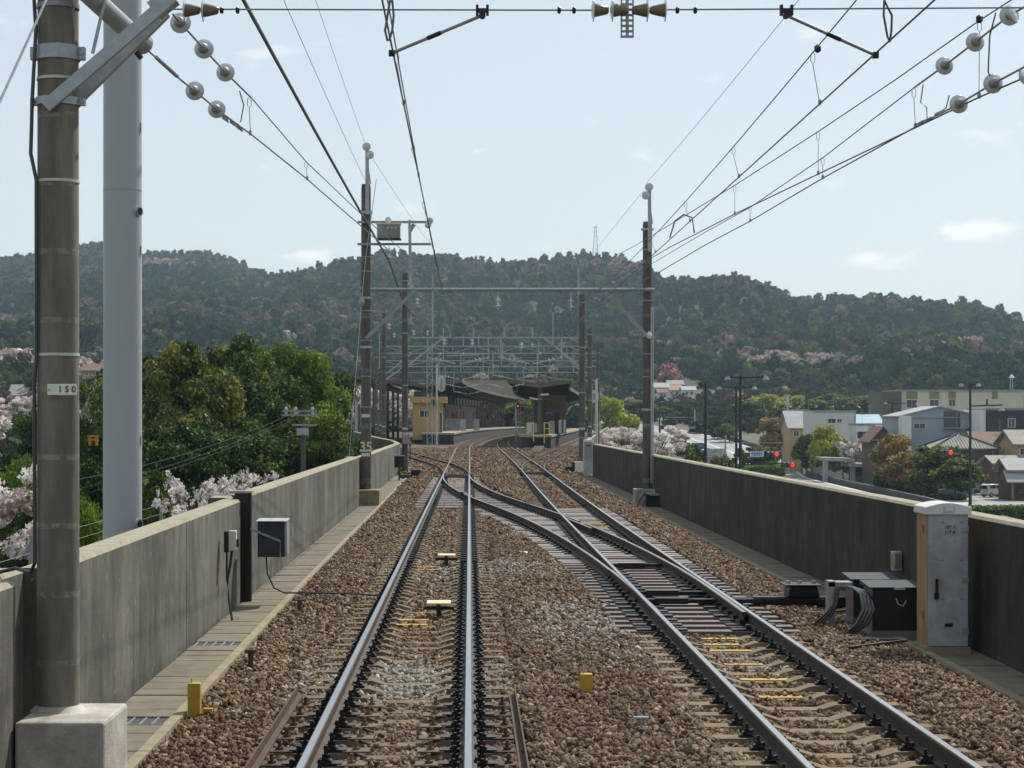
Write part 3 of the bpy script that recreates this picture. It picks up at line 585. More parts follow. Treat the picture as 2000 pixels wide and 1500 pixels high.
# switch blades lying against the stock rails at the near points
for fn, off in ((lambda y: cx_(y) + .012, -G), (lambda y: cx_(y) - .075 * (1 - sstep(23, 31, y)), G)): rail(TC, fn, off, 23.8, 30.5, -.006, .8, 'railtopd', 'switch_blade')
def timber(rt, x0, x1, y, m, w=.2, k=[0]):
    MB().box(x0, x1, y - w / 2, y + w / 2, -.33, -.168 + random.uniform(-.004, .003)).build('timber', K[m], rt, bevel=.008)
CHAIR = {}; far_chairs = MB()
def chair_mb(b, x, y, k, w):
    b.box(x - k, x + k, y - w, y + w, -.166, -.148)
    for s in (-1, 1): b.box(x + s * .10 - .03, x + s * .10 + .03, y - .04, y + .04, -.148, -.10)
    return b
def plates(rt, y, xs_, w=.085):
    for x in xs_:
        if y > 55: chair_mb(far_chairs, x, y, .19, w); continue
        k = .30 if y < 34 else .19
        if k not in CHAIR: CHAIR[k] = chair_mb(MB(), 0, 0, k, w).build('slide_chair', K['grease'], rt, world=False); o = CHAIR[k]
        else: o = share(CHAIR[k], 'slide_chair', rt)
        o.location = Vector((x, y, 0)) - Vector(rt.location)
y = 23.2; i = 0
while y < 56:
    xa = min(cr_(y), cx_(y)) - 1.08 - (.12 if i % 5 == 0 else 0); xb = cr_(y) + 1.08
    pale = y > 34; timber(TC, xa, xb, y + random.uniform(-.02, .02), 'timberl' if pale and i % 4 != 2 else 'timber')
    plates(TC, y, [cr_(y) - G, cr_(y) + G] + ([cx_(y) - G, cx_(y) + G] if cr_(y) - cx_(y) > .3 else []))
    y += .56; i += 1
while y < 86:
    xa = cl_(y) - 1.05 if cx_(y) - cl_(y) < 1.75 else cx_(y) - 1.0; timber(TC, xa, cx_(y) + 1.0 if y < 82 else cl_(y) + 1.1, y, 'timber' if i % 3 else 'timberl'); plates(TC, y, [cx_(y) - G, cx_(y) + G] + ([cl_(y) - G, cl_(y) + G] if xa < cl_(y) else []))
    y += .58; i += 1
for yy_ in (26.4, 27.6, 32.9):    # drive rods of the points
    MB().box(cr_(yy_) - .62, cr_(yy_) + (2.0 if yy_ < 27 else .62), yy_ - .05, yy_ + .05, -.14, -.085).box(cr_(yy_) - .35, cr_(yy_) + .1, yy_ - .08, yy_ + .08, -.15, -.07).build('drive_rod', K['grease'], TC)
yl = MB()
for k, y in enumerate((17.9, 19.1, 20.3, 21.5, 22.1, 22.7)):
    MB().box(2.66, 3.06 + .1 * (k % 2), y - .07, y + .07, -.1665 - .042, -.1665 - .039).build('yellow_mark', K['yellow'], TR)
for y in (33.2, 46, 47.1, 48.2): MB().box(2.4, 3.3, y - .09, y + .09, -.1625, -.16).build('yellow_mark', K['yellow'], TC)
def side_track(label, fn, y0, y1, top):
    rt = root('railway_track', label, 'railway track', (fn((y0 + y1) / 2), (y0 + y1) / 2, 0))
    for s in (-1, 1): rail(rt, fn, s * G, y0, y1, -.007, 2, top)
    m = MB(); y = y0 + 1
    while y < min(y1, 190): x = fn(y); m.box(x - 1.05, x + 1.05, y - .1, y + .1, -.32, -.172); y += .6
    kind(m.build('far_sleepers', K['timber'], rt), 'stuff'); return rt
for y in [86.5 + .62 * k for k in range(30)]: plates(TC, y, [l2_(y) - G, l2_(y) + G, r2_(y) - G, r2_(y) + G, cr_(y) - G, cr_(y) + G], w=.1)
for y_ in (85.2, 87.6): MB().box(cl_(y_) - .62, cl_(y_) + .62, y_ - .2, y_ + .2, -.15, -.08).build('drive_rod', K['grease'], TC); MB().box(cr_(y_) - .62, cr_(y_) + .62, y_ + 4.8, y_ + 5.2, -.15, -.08).build('drive_rod', K['grease'], TC)
kind(far_chairs.build('far_slide_chairs', K['grease'], TC), 'stuff')
L2 = side_track('brown side track branching left towards the yellow platform hut', l2_, 88, 300, 'rust')
R2 = side_track('brown side track branching right past the island platform', r2_, 90, 330, 'rust')

# ------------------------------------------------------------------ ballast: solid bed plus loose stones
def bedz(x, y):
    dl = abs(x - cl_(y)); dr = abs(x - cr_(y)); dd = min(dl, dr)
    if dd < 1.0: z = -.225 + .035 * sstep(.5, 1.0, dd)
    else: z = -.19 - .02 * sstep(1.0, 1.4, dd)
    mid = (cl_(y) + cr_(y)) / 2
    if abs(x - mid) < .9: z += .06 * (1 - (x - mid) ** 2 / .81)
    if 23 < y < 86 and (min(cr_(y), cx_(y)) - 1.1 < x < cr_(y) + 1.1 if y < 56 else cl_(y) - 1.1 < x < cx_(y) + 1.05): z = min(z, -.235)
    e = min(x - (lw(y) + .7), (rwf(y) - .7) - x) if y < 92 else 1
    z -= .07 * (1 - sstep(0, .5, e)); return z + .02 * mnoise.noise(Vector((x * 1.3, y * 1.1, 0)))
rows = np.concatenate([np.arange(8, 60, .6), np.arange(60, 130, 2), np.arange(130, 425, 6)]); bv = []; W = 44
for y in rows:
    a = lw(y) + (.69 if y < 92 else .02); b = rwf(y) - (.69 if y < 90 else .02)
    for i in range(W): x = a + (b - a) * i / (W - 1); bv.append((x, y, bedz(x, y) if y < 130 else -.2))
bf = np.array([(j * W + i, j * W + i + 1, (j + 1) * W + i + 1, (j + 1) * W + i) for j in range(len(rows) - 1) for i in range(W - 1)])
kind(mobj('ballast_bed', npmesh('ballast_bed', np.array(bv), bf, K['dirt'], smooth=True)), 'structure')
def stone_mesh(seed):
    r = np.random.default_rng(seed); import bmesh
    bm = bmesh.new(); q = r.normal(size=(11, 3)); q /= np.linalg.norm(q, axis=1)[:, None]; q *= r.uniform(.75, 1.0, (11, 1)); q *= np.array([1.3, r.uniform(.8, 1.0), r.uniform(.55, .8)])
    for k in q: bm.verts.new(k)
    bmesh.ops.convex_hull(bm, input=bm.verts[:]); bmesh.ops.delete(bm, geom=[x for x in bm.verts if not x.link_faces], context='VERTS'); bmesh.ops.triangulate(bm, faces=bm.faces[:]); bm.verts.index_update()
    v = np.array([x.co[:] for x in bm.verts]); f = np.array([[y_.index for y_ in x.verts] for x in bm.faces]); bm.free()
    return npmesh('stone', v, f, K['stone'])
SP = [stone_mesh(i) for i in range(12)]
RED = np.array([(.135, .074, .042), (.17, .098, .056), (.10, .055, .034), (.195, .128, .078), (.072, .044, .03), (.145, .095, .06), (.23, .165, .105), (.125, .062, .038)])
PAL = np.array([(.17, .108, .056), (.215, .143, .078), (.12, .072, .04), (.255, .188, .112), (.082, .056, .036), (.16, .124, .084), (.29, .226, .15), (.145, .075, .043)])
GREY = np.array([(.30, .28, .235), (.24, .225, .19), (.36, .34, .29), (.18, .165, .14)])
def stones(y0, y1, dens, size):
    n = int((y1 - y0) * 7.5 * dens); y = y0 + rng.random(n) * (y1 - y0); p = []; c = []; s = []
    tx = rng.random(n)
    for i in range(n):
        yy = y[i]; a = lw(yy) + (.69 if yy < 92 else .05); b = rwf(yy) - (.69 if yy < 90 else .05); x = a + (b - a) * tx[i]
        dl, dr = abs(x - cl_(yy)), abs(x - cr_(yy))
        if min(abs(dl - G), abs(dr - G)) < .085: continue
        inner = min(dl, dr) < 1.0
        lowered = False
        if yy < 74:
            if dl < 1.03 and yy < 74 and abs((yy - 11.2 + .2925) % .585 - .2925) < .105 and rng.random() < .86: continue
            if dr < 1.03 and not 23 < yy < 56.5 and abs((yy - 11.2 + .3) % .6 - .3) < .125 and rng.random() < .95: continue
        if 22.9 < yy < 86 and (min(cr_(yy), cx_(yy)) - 1.1 < x < cr_(yy) + 1.1 if yy < 56 else cl_(yy) - 1.05 < x < cx_(yy) + 1.0) and rng.random() < .97:
            if yy < 56 and abs((yy - 23.2 + .28) % .56 - .28) < .15 or rng.random() < (.7 if yy < 56 else .3): continue
            lowered = True
        g = max(.95 * math.exp(-((yy - 19.0) / 1.5) ** 4 - ((x + .6) / .95) ** 4), .9 * math.exp(-((yy - 33) / 2) ** 2 - ((x + .2) / 1.3) ** 2), .7 * math.exp(-((yy - 24) / 2.6) ** 2 - ((x - 1.35) / .7) ** 2), .5 * math.exp(-((yy - 21) / 1.5) ** 2 - ((x - 2.6) / 1) ** 2))
        sz = size * rng.uniform(.5, 1.45)
        if yy > 92 and min(abs(abs(x - l2_(yy)) - G), abs(abs(x - r2_(yy)) - G)) < .1 or yy > 175 and (cl_(yy) - 7 < x < cl_(yy) - 1.5 or cr_(yy) + 1.5 < x < r2_(yy) - 1.5): continue
        z = (bedz(x, yy) if yy < 130 else -.2) + sz * rng.uniform(-.1, .55) - (.012 if inner else 0)
        if inner and yy < 60: z = min(z, -.168 + rng.uniform(-.02, .012) - sz * .35)
        if lowered: z = min(z, -.168 - sz * .45)
        p.append((x, yy, z)); s.append((sz, sz, sz)); dk = .72 if inner and rng.random() < .5 else 1.0
        c.append((GREY[rng.integers(0, 4)] if rng.random() < g else (RED if mnoise.noise(Vector((x * .55, yy * .22, 4.4))) - .02 + .35 * rng.normal() > 0 else PAL)[rng.integers(0, 8)]) * rng.uniform(.7, 1.06))
    return p, s, c
A = [stones(11.5, 24, 720, .034), stones(24, 42, 390, .040), stones(42, 66, 165, .048), stones(66, 92, 70, .065), stones(92, 190, 34, .09)]
p = [x for q in A for x in q[0]]; s = [x for q in A for x in q[1]]; c = [x for q in A for x in q[2]]; n = len(p)
bal = scatter('ballast', p, rng.random((n, 3)) * 6.28, s, rng.integers(0, 12, n), np.clip(np.array(c), 0, 1), SP); bal['label'] = 'brown and grey crushed stone ballast between and beside the tracks'
# ------------------------------------------------------------------ overhead line
def disc(mb, c, d, r=.082):
    """cap-and-disc insulator centred at c along direction d"""
    c = Vector(c); d = Vector(d).normalized(); mb.lathe(c - d * .022, c + d * .03, [(0, .03), (.1, r * .45), (.45, r * .93), (.62, r), (.75, r * .97), (1, .045)], 20)
def disc_cap(mb, c, d):
    c = Vector(c); d = Vector(d).normalized(); mb.lathe(c - d * .085, c - d * .012, [(0, .014), (.15, .03), (.7, .042), (1, .046)], 12); mb.lathe(c + d * .028, c + d * .09, [(0, .03), (.3, .018), (1, .014)], 8)
def strain(parent, pts, wire_r=.009):
    """insulator discs threaded on a rod"""
    for a in pts[1:-1]:
        m = MB(); disc(m, a, pts[-1] - pts[0]); i_ = m.build('insulator', K['glass'], parent, smooth=True); m = MB(); disc_cap(m, a, pts[-1] - pts[0]); m.build('cap', K['galvd'], i_, smooth=True)
    MB().tube(pts, wire_r, 6).build('strain_rod', K['galvd'], parent)
def dropper(parent, a, b):
    a, b = Vector(a), Vector(b); m = MB(); s = Vector((.018, 0, 0)); h = (a - b).length; k = min(.1, h * .35)
    m.tube([a + s * .5, a - Vector((0, 0, k * .3)) + s, a - Vector((0, 0, k * .75)) + s, a - Vector((0, 0, k)), a - Vector((0, 0, k * .75)) - s, a - Vector((0, 0, k * .3)) - s, a - s * .5], .0035, 4)
    m.tube([a - Vector((0, 0, k)), b], .0035, 4); m.obox(b + Vector((0, 0, .012)), (.011, 0, 0), (0, .02, 0), (0, 0, .022)); m.build('dropper', K['galvd'], parent)
def line(name, pts, r, parent=None, m='wire', seg=6):
    return MB().tube(pts, r, seg).build(name, K[m], parent)
def sag(a, b, s, n=10):
    a, b = Vector(a), Vector(b); return [a.lerp(b, i / n) - Vector((0, 0, s * 4 * (i / n) * (1 - i / n))) for i in range(n + 1)]
def clamp_band(parent, x, y, z, r, h=.09, m='galv'):
    b = MB(); b.lathe((x, y, z - h / 2), (x, y, z + h / 2), [(0, r + .012), (1, r + .012)], 24)
    for s in (-1, 1): b.box(x + s * (r + .0) - (.05 if s < 0 else 0), x + s * (r + .0) + (.05 if s > 0 else 0), y - .03, y + .03, z - h * .45, z + h * .45); b.lathe((x + s * (r + .03), y - .045, z), (x + s * (r + .03), y + .045, z), [(0, .014), (1, .014)], 6)
    b.build('clamp_band', K[m], parent, smooth=True)
def strap(parent, x, y, z, r, h=.02, m='cablew'):
    MB().lathe((x, y, z - h / 2), (x, y, z + h / 2), [(0, r + .006), (1, r + .006)], 24).build('strap', K[m], parent, smooth=True)
def pole_part(parent, x, y, z0, z1, r0, r1, m):
    return MB().lathe((x, y, z0), (x, y, z1), [(0, r0), (.985, r1), (1, r1 * .9)], 28).build('pole', K[m], parent, smooth=True)
# --- near portal (14 m)
PN = root('catenary_portal', 'near weathered concrete pole on a white footing, number plate 150, with steel braces', 'catenary pole', (-2.96, 14, .25))
pole_part(PN, -2.96, 14.0, .25, 7.4, .152, .142, 'pole'); pole_part(PN, 5.42, 14.4, -.25, 7.4, .152, .142, 'pole')
fb = MB(); fb.box(-3.14, -2.52, 13.42, 14.35, -.9, .25); fb.build('footing', K['foot'], PN, bevel=.025)
MB().lathe((-2.96, 14, .249), (-2.96, 14, .29), [(0, .20), (1, .155)], 24).build('grout_collar', K['foot'], PN, smooth=True)
b = MB(); b.tube([(-2.96, 14.1, 6.9), (5.42, 14.4, 6.9)], .09, 12); b.build('beam', K['galv'], PN, smooth=True)
zf = lambda v, D: CH + (V0 - v) * D / F
for v in (100,): clamp_band(PN, -2.96, 14, zf(v, 13.9), .145, .10)
clamp_band(PN, -2.96, 14, zf(195, 13.9), .146, .055)
for v in (151, 352, 692): strap(PN, -2.96, 14, zf(v, 13.9), .147)
for v in (8,): strap(PN, -2.96, 14, zf(v, 13.9), .146, .035, 'galvd')
for a, bb, D0, D1 in (((88, 208), (335, -6), 13.8, 13.95), ((150, 190), (322, 22), 14.2, 14.25)):
    MB().bar(P(*a, D0), P(*bb, D1), .02, .085).bar(P(a[0] + 10, a[1] + 8, D0 + .05), P(bb[0] + 8, bb[1] + 8, D1 + .05), .085, .014).build('brace', K['galv'], PN)
MB().bar(P(300, 22, 14.1), P(338, -8, 14.1), .12, .13).build('gusset_plate', K['galv'], PN)
MB().tube([P(305, 14, 14.08), P(560, -260, 14.1)], .035, 8).build('brace', K['galv'], PN)
MB().tube([P(181, 104, 13.85), P(207, -10, 13.9), P(260, -250, 14)], .013, 8).build('stay_rod', K['galv'], PN)
MB().tube([P(120, -60, 13.4), P(277, 84, 14.7)], .072, 16).build('anchor_arm', K['paint'], PN, smooth=True)
MB().lathe(P(266, 74, 14.6), P(279, 86, 14.72), [(0, .085), (1, .085)], 16).build('arm_flange', K['galv'], PN)
b = MB()
for k, mm in enumerate(('black', 'cablew', 'black', 'rust')): MB().lathe(P(256 + 5 * k, 90 + 6 * k, 14.6), P(261 + 5 * k, 96 + 6 * k, 14.6), [(0, .02), (1, .02)], 8).build('marker_band', K[mm], PN)
pl = MB(); c = P(121, 761, 13.82); pl.box(c.x - .104, c.x + .104, c.y - .004, c.y + .004, c.z - .04, c.z + .04); plo = pl.build('number_plate', K['offw'], PN, bevel=.003)
text('1 5 0', .062, (c.x + .036, c.y - .0062, c.z), (R(90), 0, 0), K['black'], plo, 'number')
for sx in (-.09, .092): MB().lathe((c.x + sx, c.y - .01, c.z), (c.x + sx, c.y, c.z), [(0, .008), (1, .008)], 8).build('rivet', K['galvd'], PN)
MB().tube([P(66, -10, 13.9), P(70, 60, 13.9), P(63, 190, 13.9), P(60, 300, 13.9), P(71, 352, 13.9), P(71, 700, 13.9), P(67, 740, 13.9), P(68, 1100, 13.9), P(60, 1118, 13.95), P(30, 1110, 14.1), P(-20, 1122, 14.1)], .014, 8).build('cable', K['rubber'], PN, smooth=True)
line('guy_wire', [P(92, -4, 13.2), P(-8, 215, 12.6)], .009, None, 'galv'); tag(bpy.data.objects['guy_wire'], 'pale guy wire crossing the sky at the top left edge', 'guy wire')
# grey steel column outside the wall
sc_ = root('steel_column', 'tall plain grey steel tube column rising behind the left parapet wall', 'column', (-4.28, 24, -6.5))
MB().lathe((-4.28, 24, -6.5), (-4.28, 24, 8.6), [(0, .245), (1, .232)], 40).build('tube', K['paint'], sc_, smooth=True)
for v in (372, 675, 982): MB().lathe((-4.28, 24, zf(v, 24) - .004), (-4.28, 24, zf(v, 24) + .004), [(0, .239), (1, .239)], 40).build('weld_seam', K['paint'], sc_, smooth=True)
for v in (415, 1022):
    z = zf(v, 24); a = Vector((.86, -.5, 0)); c0 = Vector((-4.28, 24, z)); MB().lathe(c0 + a * .18, c0 + a * .275, [(0, .062), (.9, .062), (.9, .05), (.91, .045), (1, .062)], 14).build('port_sleeve', K['paint'], sc_, smooth=True)
    MB().lathe(c0 + a * .27, c0 + a * .2795, [(0, .046), (1, .046)], 14).build('port_opening', K['black'], sc_)
for v in (250, 490, 860): c0 = Vector((-4.28 + .232, 24 - .05, zf(v, 24))); MB().box(c0.x - .004, c0.x + .008, c0.y - .01, c0.y + .01, c0.z - .06, c0.z + .06).build('step_socket', K['galvd'], sc_)
# cross-span wire with registration arms
CS = root('cross_span', 'horizontal steel cross-span wire with insulators over both near tracks', 'span wire', (1.17, 14.4, 5.38))
y0 = 14.4; zc = zf(19, y0)
line('span_wire', [P(330, 18, y0), P(1150, 20, y0), P(1160, 20, y0)], .0065, CS, 'galvd'); line('span_wire', [P(1295, 19, y0), P(2010, 15, y0), (5.4, y0, zc + .02)], .0065, CS, 'galvd')
for us in ((362, 398), (1160, 1197), (1263, 1298)):
    for i, u in enumerate(us):
        m = MB(); dd = Vector((1, 0, 0)) * (1 if us[0] != 1263 else -1); c = P(u, 20, y0)
        m.lathe(c + dd * .0, c - dd * .02, [(0, .083), (.3, .086), (1, .03)], 18); m.build('insulator_disc', K['glass'], CS, smooth=True)
        m = MB(); m.lathe(c - dd * .0, c + dd * .11, [(0, .05), (.2, .048), (.9, .03), (1, .02)], 14); m.build('insulator_cap', K['brownp'], CS, smooth=True)
for u in (433, 464, 1092, 1121, 1323, 1358): MB().lathe(P(u, 20, y0) - Vector((.013, 0, 0)), P(u, 20, y0) + Vector((.013, 0, 0)), [(0, .02), (.5, .028), (1, .02)], 10).build('wire_clamp', K['black'], CS)
hp = MB(); c = P(1225, 74, y0 + .02)
for dx in (-.043, 0, .043): hp.box(c.x + dx - (.006 if dx else .012), c.x + dx + (.006 if dx else .012), c.y - .004, c.y + .004, c.z, 6.85)
zz = c.z
while zz < 6.8: hp.box(c.x - .049, c.x + .049, c.y - .003, c.y + .003, zz, zz + .018); zz += .04
hp.build('perforated_hanger', K['galvd'], CS)
for (u1, v1), (u2, v2), sd in (((942, 30), (765, 104), -1), ((1536, 30), (1710, 108), 1)):
    a = P(u1, v1, y0); e = P(u2, v2, y0 + .25); m = MB(); m.tube([a, e], .0125, 10); m.build('registration_arm', K['galvd'], CS, smooth=True)
    q = a.lerp(e, .5); MB().tube([a.lerp(e, .45), a.lerp(e, .6)], .017, 10).build('arm_sleeve', K['black'], CS)
    m = MB(); m.box(a.x - .045, a.x + .045, a.y - .02, a.y + .02, a.z + .02, a.z + .05)
    for s in (-1, 1): m.box(a.x + s * .038 - .01, a.x + s * .038 + .01, a.y - .025, a.y + .025, a.z + .0, a.z + .075)
    m.lathe(a + Vector((0, -.03, 0)), a + Vector((0, .03, 0)), [(0, .025), (1, .025)], 10); m.build('swivel_clamp', K['black'], CS)
    MB().obox(e, (.022, 0, 0), (0, .02, 0), (0, 0, .022)).build('wire_clamp', K['black'], CS)
# main line catenaries
def catenary(label, fx, ys, mz, loc, drops, jump=None, cz=5.1, rc=.0072):
    o = root('overhead_wire', label, 'overhead wire', loc)
    line('contact_wire', [(fx(y), y, cz) for y in ys], rc, o); line('messenger_wire', [(fx(y) * 1.0 - .06, y, mz(y)) for y in ys], rc * .85, o)
    for y in drops: dropper(o, (fx(y) - .06, y, mz(y)), (fx(y), y, cz))
    return o
mz = lambda y: 5.32 + .30 * ((y - 37) / 23.0) ** 2 if y < 60 else 5.62 - .24 * math.sin(math.pi * min(1, max(0, (y - 60) / 36.0))) if y < 96 else 5.6
ysl = [6, 10, 14.6, 18, 22, 26, 30, 35, 40, 45, 50, 55, 60, 65, 70, 78, 86, 96, 110, 130, 160, 190, 220, 260, 300]
CL = catenary('overhead wires hanging above the left main track', lambda y: -.575 + max(0, y - 160) ** 2 / 4800, ysl, mz, (-.575, 37, 5.1), [17, 22, 27, 32, 37, 42, 47, 52, 57, 66, 72, 80, 88])
CR = catenary('overhead wires hanging above the right main track', lambda y: 3.06 + max(0, y - 160) ** 2 / 4800, ysl, mz, (3.06, 37, 5.1), [17, 22.1, 27, 32, 37, 42, 47, 52, 57, 66, 72, 80, 88])
for o, pu in ((CL, [(762, 0), (757, 30), (752, 60), (757, 80)]), (CL, [(766, 0), (769, 30), (766, 60), (760, 80)]), (CR, [(1727, 0), (1726, 30), (1733, 70), (1738, 82)]), (CR, [(1727, 0), (1742, 30), (1741, 60), (1738, 82)])):
    MB().tube([P(u, v, 14.2) for u, v in pu], .0085, 6).build('jumper_cable', K['wire'], o, smooth=True)
for pp in ((1597, 95, 16.9), ): MB().lathe(P(1597, 87, 16.9), P(1597, 103, 16.9), [(0, .012), (.25, .03), (.75, .03), (1, .012)], 12).build('wire_ball', K['black'], CR, smooth=True)
# crossover pair: strained at the near left pole, swinging over to the right
XO = root('overhead_wire', 'pair of overhead wires strained off the near left pole and crossing towards the right', 'overhead wire', (-1.5, 25, 5.2))
a_ = [P(285, 95, 14.7), P(332, 137, 15.6), P(352, 155, 16), P(380, 177, 16.6), P(423, 213, 17.6), P(490, 262, 19.1)]
strain(XO, [a_[2], a_[3], a_[4], a_[5]]); line('strain_rod', a_[:3], .008, XO, 'galvd'); MB().tube([P(305, 112, 15.1), P(346, 149, 15.8)], .016, 8).build('turnbuckle', K['galvd'], XO)
b_ = [P(338, 28, 14.7), P(352, 44, 15), P(398, 95, 16), P(440, 141, 17), P(490, 190, 18.2)]
strain(XO, b_)
line('contact_wire', [P(490, 262, 19.1), P(600, 350, 22.3), P(724, 458, 28.9), P(806, 530, 36), P(880, 592, 45.8), P(936, 634, 56), (1.6, 75, 5.1), (2.6, 96, 5.1)], .0075, XO)
line('messenger_wire', [P(490, 190, 18.2), P(598, 316, 22.3), P(724, 436, 28.9), P(804, 504, 36), P(860, 548, 43), P(910, 586, 50), (.35, 58, 5.5), (1.6, 75, 5.45), (2.6, 96, 5.6)], .006, XO)
dropper(XO, P(598, 316, 22.3), P(600, 350, 22.3)); dropper(XO, P(487, 190, 18.2), P(489, 262, 19.1)); dropper(XO, P(804, 504, 36), P(806, 530, 36))
for q in ((440, 232, 17.9), (455, 240, 18.3), (468, 250, 18.6)): MB().obox(P(*q), (.03, 0, -.02), (0, .02, 0), (0, 0, .02)).build('wire_clamp', K['galvd'], XO)
MB().tube([P(468, 178, 17.8), P(476, 205, 18), P(470, 238, 18.6)], .006, 5).build('jumper_cable', K['wire'], XO)
# right-hand strained pairs
RC = root('overhead_wire', 'upper pair of overhead wires sweeping in from the top right corner', 'overhead wire', (4.3, 20, 5.3))
line('messenger_wire', [P(2060, -60, 14.4), P(1975, 0, 15.4), P(1910, 42, 16.65), P(1750, 155, 19), P(1598, 257, 21.8), P(1435, 362, 26), P(1320, 432, 31), P(1240, 480, 40), P(1130, 537, 60)], .0062, RC)
line('contact_wire', [P(2080, 120, 14.2), P(2000, 152, 15.3), P(1912, 190, 16.65), P(1598, 340, 21.8), P(1435, 418, 25.7), P(1310, 482, 31.5), P(1210, 540, 40), P(1110, 600, 60)], .0075, RC)
for a, bb in ((P(1913, 40, 16.65), P(1912, 190, 16.65)), (P(1598, 257, 21.8), P(1598, 340, 21.8)), (P(1435, 362, 26), P(1435, 418, 26))): dropper(RC, a, bb)
MB().lathe(P(1913, 29, 16.6), P(1913, 45, 16.6), [(0, .012), (.25, .03), (.75, .03), (1, .012)], 12).build('wire_ball', K['black'], RC, smooth=True)
for q in ((1975, 28, 15.2), (1998, 152, 15.3)):
    m = MB(); disc(m, P(*q), (.7, -.5, .3)); m.build('insulator', K['glass'], RC, smooth=True)
RD = root('overhead_wire', 'lower pair of overhead wires with glass disc insulators at right', 'overhead wire', (4.2, 20, 5.3))
strain(RD, [P(2060, -20, 14.8), P(1972, 30, 15.6), P(1905, 82, 16.5), P(1845, 128, 17.4), P(1787, 170, 18.3)])
line('messenger_wire', [P(1787, 170, 18.3), P(1607, 308, 22.2), P(1465, 405, 26.9), P(1380, 452, 30.3), P(1290, 505, 38), P(1200, 560, 50), P(1150, 590, 62)], .006, RD)
strain(RD, [P(2040, 110, 14.6), P(1940, 163, 16), P(1873, 203, 17), P(1830, 225, 17.6)])
line('contact_wire', [P(1830, 225, 17.6), P(1788, 248, 18.3), P(1607, 348, 22.2), P(1465, 432, 26.9), P(1380, 477, 30.3), P(1290, 530, 36), P(1200, 580, 45), P(1130, 625, 55), (3.1, 75, 5.1), (4.2, 130, 5.1)], .0075, RD)
for a, bb in ((P(1785, 171, 18.3), P(1788, 248, 18.3)), (P(1607, 308, 22.2), P(1607, 348, 22.2)), (P(1465, 405, 26.9), P(1465, 432, 26.9))): dropper(RD, a, bb)
for q in ((1798, 240, 18.1), (1812, 234, 17.9), (1832, 222, 17.6)): MB().obox(P(*q), (.03, 0, .015), (0, .02, 0), (0, 0, .015)).build('wire_clamp', K['galvd'], RD)
MB().tube([P(1803, 165, 18.1), P(1798, 200, 18.1), P(1810, 210, 18.1), P(1811, 230, 18)], .006, 5).build('jumper_cable', K['wire'], RD); MB().tube([P(1945, 25, 16), P(1933, 70, 16), P(1930, 140, 16), P(1938, 165, 16)], .007, 5).build('jumper_cable', K['wire'], RD)
MB().tube([P(1832, 224, 17.6), P(1848, 210, 17.5), P(1854, 186, 17.5)], .006, 5).build('wire_tail', K['wire'], RD)
MB().tube([P(1308, 465, 33), P(1318, 432, 33), P(1335, 419, 33), P(1352, 425, 33), P(1356, 455, 33)], .014, 6).build('jumper_cable', K['wire'], RD, smooth=True)
# feeder and high lines
FE = root('feeder_cable', 'thick dark feeder cable slanting down to the bracket on pole 35', 'cable', (-2.9, 25, 7.7))
line('cable', sag((-3.02, 16, 7.95), P(760, 509, 60), .1, 14), .028, FE, 'wire', 8); line('cable', [P(760, 509, 60), P(788, 590, 75), P(812, 620, 96)], .03, FE, 'wire', 8)
for k, (a, e, r, lb) in enumerate(((P(480, -170, 26), P(712, 350, 59.8), .006, 'left of two thin wires rising to the pole numbered 35'), (P(570, -140, 32), P(716, 288, 60), .005, 'right of two thin wires rising to the pole numbered 35'), (P(1640, -100, 24), P(1262, 358, 60), .0055, 'single thin wire climbing to the top of the tall right pole'), (P(1257, 372, 60), P(1085, 580, 130), .006, 'thin wire sloping away left from the tall right pole'), (P(722, 300, 60), P(835, 470, 96), .006, 'thin wire sloping away from the top of the pole numbered 35'))):
    tag(line('high_wire', sag(a, e, .06), r, None, 'wire', 5), lb, 'wire')
# --- portal at 60 m
P6 = root('catenary_portal', 'portal of two tall dark poles with a pipe beam, left pole numbered 35', 'catenary pole', (1.2, 60, 0))
xl, xr = -3.19, 5.53
pole_part(P6, xl, 60, .22, zf(360, 60), .16, .148, 'poled'); pole_part(P6, xr, 60.5, .22, zf(430, 60), .152, .142, 'poled')
MB().box(xl - .19, xl + .44, 59.3, 60.45, -.6, .22).build('footing', K['kerb'], P6, bevel=.02); MB().box(xr - .42, xr + .2, 59.9, 60.9, -.6, .22).build('footing', K['foot'], P6, bevel=.02)
MB().tube([(xl - .2, 60.2, 6.39), (xr + .2, 60.2, 6.39)], .055, 10).build('beam', K['galvd'], P6, smooth=True)
MB().bar((xl, 59.82, zf(662, 60)), P(812, 566, 60), .03, .11).build('brace', K['galvd'], P6); MB().bar((xr, 60.2, zf(658, 60)), P(1182, 570, 60), .03, .11).build('brace', K['galvd'], P6)
for x, y, r, zs in ((xl, 60, .152, (415, 502, 530, 582, 607, 665, 678, 735, 795, 880)), (xr, 60.5, .146, (445, 485, 585, 655, 690, 735, 800, 830))):
    for i, v in enumerate(zs): (clamp_band(P6, x, y, zf(v, 60), r, .07) if i % 3 == 0 else strap(P6, x, y, zf(v, 60), r, .035, 'galvd'))
